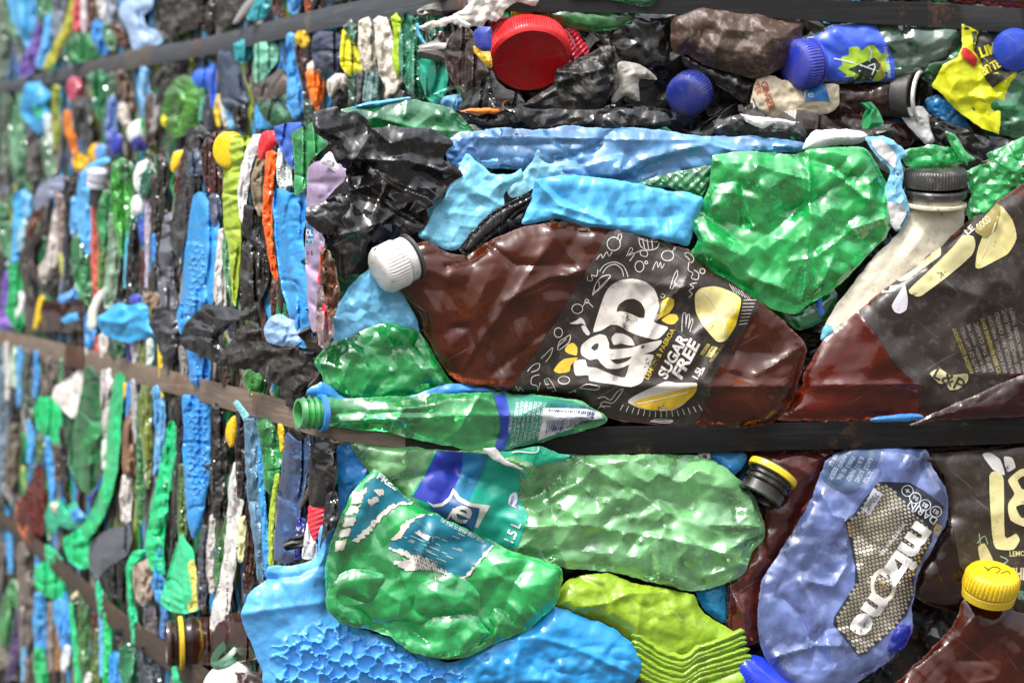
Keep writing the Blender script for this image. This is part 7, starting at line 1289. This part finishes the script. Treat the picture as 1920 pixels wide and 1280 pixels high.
# below the lower strap
row('LM', [
 (PB, 'pale green bottle low at the left edge', 'bottle', [(26, 1090, 16), (20, 1130, 34), (14, 1175, 40), (8, 1205, 20)], '#58b464', 'pet', 10),
 (PB, 'small blue strip near left edge above lower strap', 'bottle', [(16, 1000, 8), (18, 1040, 11), (19, 1074, 8)], '#4aa0dc', 'hdpe', 10),
 (PB, 'dark taupe long bottle at the left edge', 'bottle', [(4, 1020, 26), (10, 1070, 30), (2, 1110, 24)], '#57504c', 'gloss', 2),
 (PB, 'long taupe grey panel low at the left', 'bottle', [(44, 1020, 26), (48, 1100, 30), (50, 1180, 30), (54, 1285, 28)], '#6e655e', 'hdpe', 8),
 (PB, 'purple dark strip low at the left', 'bottle', [(34, 1140, 8), (30, 1190, 16), (24, 1245, 18), (16, 1275, 12)], '#4a3a60', 'hdpe', 14),
 (PB, 'light blue thin strip on the taupe panel', 'bottle', [(47, 1160, 8), (46, 1210, 11), (44, 1275, 10)], '#6ab0dc', 'hdpe', 22),
 (PB, 'blue long bottle under the mint lump at lower left', 'bottle', [(76, 1115, 24), (74, 1160, 26), (76, 1215, 20), (76, 1235, 8)], '#4a98d4', 'hdpe', 14),
 (PB, 'blue strip right of the lower strap start', 'bottle', [(70, 1030, 10), (72, 1060, 14), (68, 1090, 12)], '#5aa4dc', 'hdpe', 4),
 (PB, 'emerald bottle at the bottom edge lower left', 'bottle', [(72, 1215, 16), (76, 1250, 24), (80, 1290, 24)], '#28b46c', 'hdpe', 14),
 (PB, 'grey strip between blue bottles at lower left', 'bottle', [(94, 1130, 10), (94, 1190, 12), (94, 1260, 10)], '#857c74', 'hdpe', 10),
 (PB, 'second blue bottle at lower left beside the brown orange strip', 'bottle', [(112, 1128, 28), (118, 1165, 32), (124, 1205, 24), (126, 1235, 10)], '#4a9ade', 'hdpe', 12),
 (PB, 'brown orange strip at lower left', 'bottle', [(106, 1170, 8), (110, 1210, 14), (108, 1256, 10)], '#946a40', 'hdpe', 18),
 (PB, 'white oval end at lower left', 'bottle', [(126, 1210, 10), (122, 1235, 18), (120, 1258, 12)], '#d8dee6', 'hdpe', 22),
 (PB, 'thin mint strip leaning at lower left', 'bottle', [(132, 1130, 8), (138, 1190, 11), (144, 1240, 13), (148, 1290, 12)], '#34c880', 'hdpe', 18),
 (PF, 'black gap strip under the lower strap', 'film', [(140, 1108, 12), (142, 1150, 12), (146, 1200, 8)], '#242020', 'film', 6),
 (PB, 'muted green bottle on edge under the lower strap', 'bottle', [(154, 1115, 14), (158, 1170, 24), (158, 1230, 24), (158, 1272, 10)], '#5aa050', 'pet', 14),
 (PB, 'rust brown strip right of muted green bottle', 'bottle', [(176, 1150, 12), (178, 1190, 12), (174, 1260, 9)], '#8a4a30', 'petd', 14),
 (PB, 'yellow olive leaf strip beside rust brown strip', 'bottle', [(182, 1180, 8), (180, 1230, 16), (178, 1290, 14)], '#7aa03c', 'pet', 16),
 (PB, 'thin light blue strip under the lower strap', 'bottle', [(190, 1145, 8), (190, 1200, 9), (190, 1270, 9)], '#64b4e0', 'hdpe', 18),
 (PB, 'vertical mint strip under the lower strap', 'bottle', [(200, 1150, 14), (202, 1210, 15), (198, 1285, 13)], '#2cc874', 'hdpe', 20),
 (PB, 'blue bottle at the bottom edge beside vertical mint strip', 'bottle', [(216, 1225, 20), (216, 1260, 24), (220, 1295, 30)], '#3c94dc', 'hdpe', 14),
 (PB, 'emerald crushed bottle below the dark box', 'bottle', [(240, 1212, 30), (240, 1245, 36), (244, 1290, 30)], '#1ca868', 'pet', 16),
 (PB, 'slate clear bottle at the bottom under lower strap', 'bottle', [(270, 1220, 26), (278, 1250, 40), (284, 1295, 44)], '#6c7884', 'petd', 10),
 (PB, 'mint strip at the bottom edge left of white cap', 'bottle', [(332, 1235, 24), (336, 1265, 30), (340, 1298, 28)], '#34cc8c', 'hdpe', 8),
 (PB, 'white lump at the bottom edge lower left', 'bottle', [(168, 1262, 10), (164, 1278, 16), (160, 1295, 18)], '#cccac6', 'dirty', 26),
 (PB, 'blue strip beside mint cup above lower strap', 'bottle', [(310, 1130, 10), (308, 1160, 16), (306, 1195, 12)], '#4a7ab8', 'hdpe', 8),
 (PF, 'black white speckled strip left of brown neck', 'film', [(280, 1140, 24), (284, 1170, 28), (292, 1200, 14)], '#56525a', 'dirty', 6),
 (PB, 'mint strip crossing the lower strap', 'bottle', [(186, 1090, 12), (188, 1120, 16), (190, 1150, 12)], '#30c890', 'hdpe', 36),
 (PB, 'second mint strip crossing the lower strap', 'bottle', [(246, 1140, 14), (252, 1170, 16), (252, 1205, 12)], '#28c48a', 'hdpe', 34),
 (PS, 'cream splinter under the lower strap', 'bottle', [(136, 1122, 5), (144, 1114, 9), (154, 1106, 6)], '#d8ccb0', 'hdpe', 30),
])
poly('LM', [
 (PG, 'mint green lump under the lower strap at far left', 'bag', [(66, 1065), (84, 1050), (104, 1052), (118, 1070), (124, 1090), (116, 1130), (94, 1122), (74, 1110), (66, 1090)], '#1cca7e', 'hdpe', 18, 12),
 (PG, 'mint film over the lower strap at far left', 'bag', [(84, 1020), (104, 1030), (118, 1050), (112, 1066), (94, 1054), (84, 1040)], '#38c086', 'hdpe', 30, 4),
 (PF, 'dark square box end at the bottom under lower strap', 'film', [(216, 1178), (240, 1174), (250, 1190), (246, 1214), (218, 1218)], '#2c2e2c', 'gloss', 24, 6),
 (PF, 'white flecked black crumple at the lower left edge', 'film', [(-4, 1195), (18, 1196), (26, 1225), (18, 1252), (-4, 1250)], '#7a766c', 'dirty', 14, 8, dict(cr=(10, 7))),
 (PF, 'black film at the bottom left corner', 'film', [(-4, 1255), (30, 1250), (36, 1275), (20, 1300), (-4, 1300)], '#1e1c20', 'film', 16, 8),
])
# brown neck and capped bottle at the bottom of the corner
t = thing('plastic_bottle', 'open brown bottle neck with yellow ring jutting out at lower left', 'bottle', 420, 1210, 'LM', 30)
shell('bottle_body', [(350, 1160), (380, 1156), (430, 1152), (470, 1148), (500, 1170), (495, 1230), (450, 1240), (400, 1244), (352, 1248)], '#6a2a20', 'petd', 'LM', 30, 30, cr=(36, 5), parent=t, R=44, creases=[([(400, 1172), (470, 1164)], 5, 8)])
lathe('threaded_neck', 352, 1204, (-1.0, 0.03, 0.22), [(46, -10), (47, -6), (44, 0), (44, 6), (47, 9), (44, 12), (42, 18), (44.5, 21), (42, 24), (42, 29), (44.5, 32), (42, 35), (41, 40), (36, 40), (34, 20), (30, 0)], '#4a1c14', 'petd', 'LM', 50, parent=t, cap_ends=False, squash=0.8)
lathe('neck_ring', 352, 1204, (-1.0, 0.03, 0.22), [(45, 8), (49.5, 9), (50, 16), (45, 18)], '#eec818', 'hdpe', 'LM', 50, parent=t, cap_ends=False, squash=0.82, dent=0.03)
lathe('plastic_bottle', 440, 1240, (-0.55, -0.70, 0.3), [(30, -40), (34, -34), (34, 0), (37, 4), (34, 8), (34, 22), (37, 26), (34, 30), (30, 34), (26, 20)], '#1f8a58', 'pet', 'LM', 20, label='dark green threaded neck behind the brown neck', cat='bottle', cap_ends=False)
t = thing('plastic_bottle', 'brown bottle with white ribbed cap at the bottom edge lower left', 'bottle', 450, 1290, 'LM', 40)
lathe('bottle_cap', 440, 1292, (-0.42, -0.80, 0.42), [(46, 0), (50, 2), (50, 30), (46, 38), (38, 42), (10, 43)], '#e6e4e4', 'hdpe', 'LM', 52, ribs=(46, 1.4, 3, 30), parent=t, segs=230)
shell('bottle_body', [(398, 1282), (430, 1262), (470, 1258), (505, 1266), (520, 1300), (500, 1340), (400, 1340)], '#5a2a22', 'petd', 'LM', 80, 16, cr=(30, 5), parent=t)
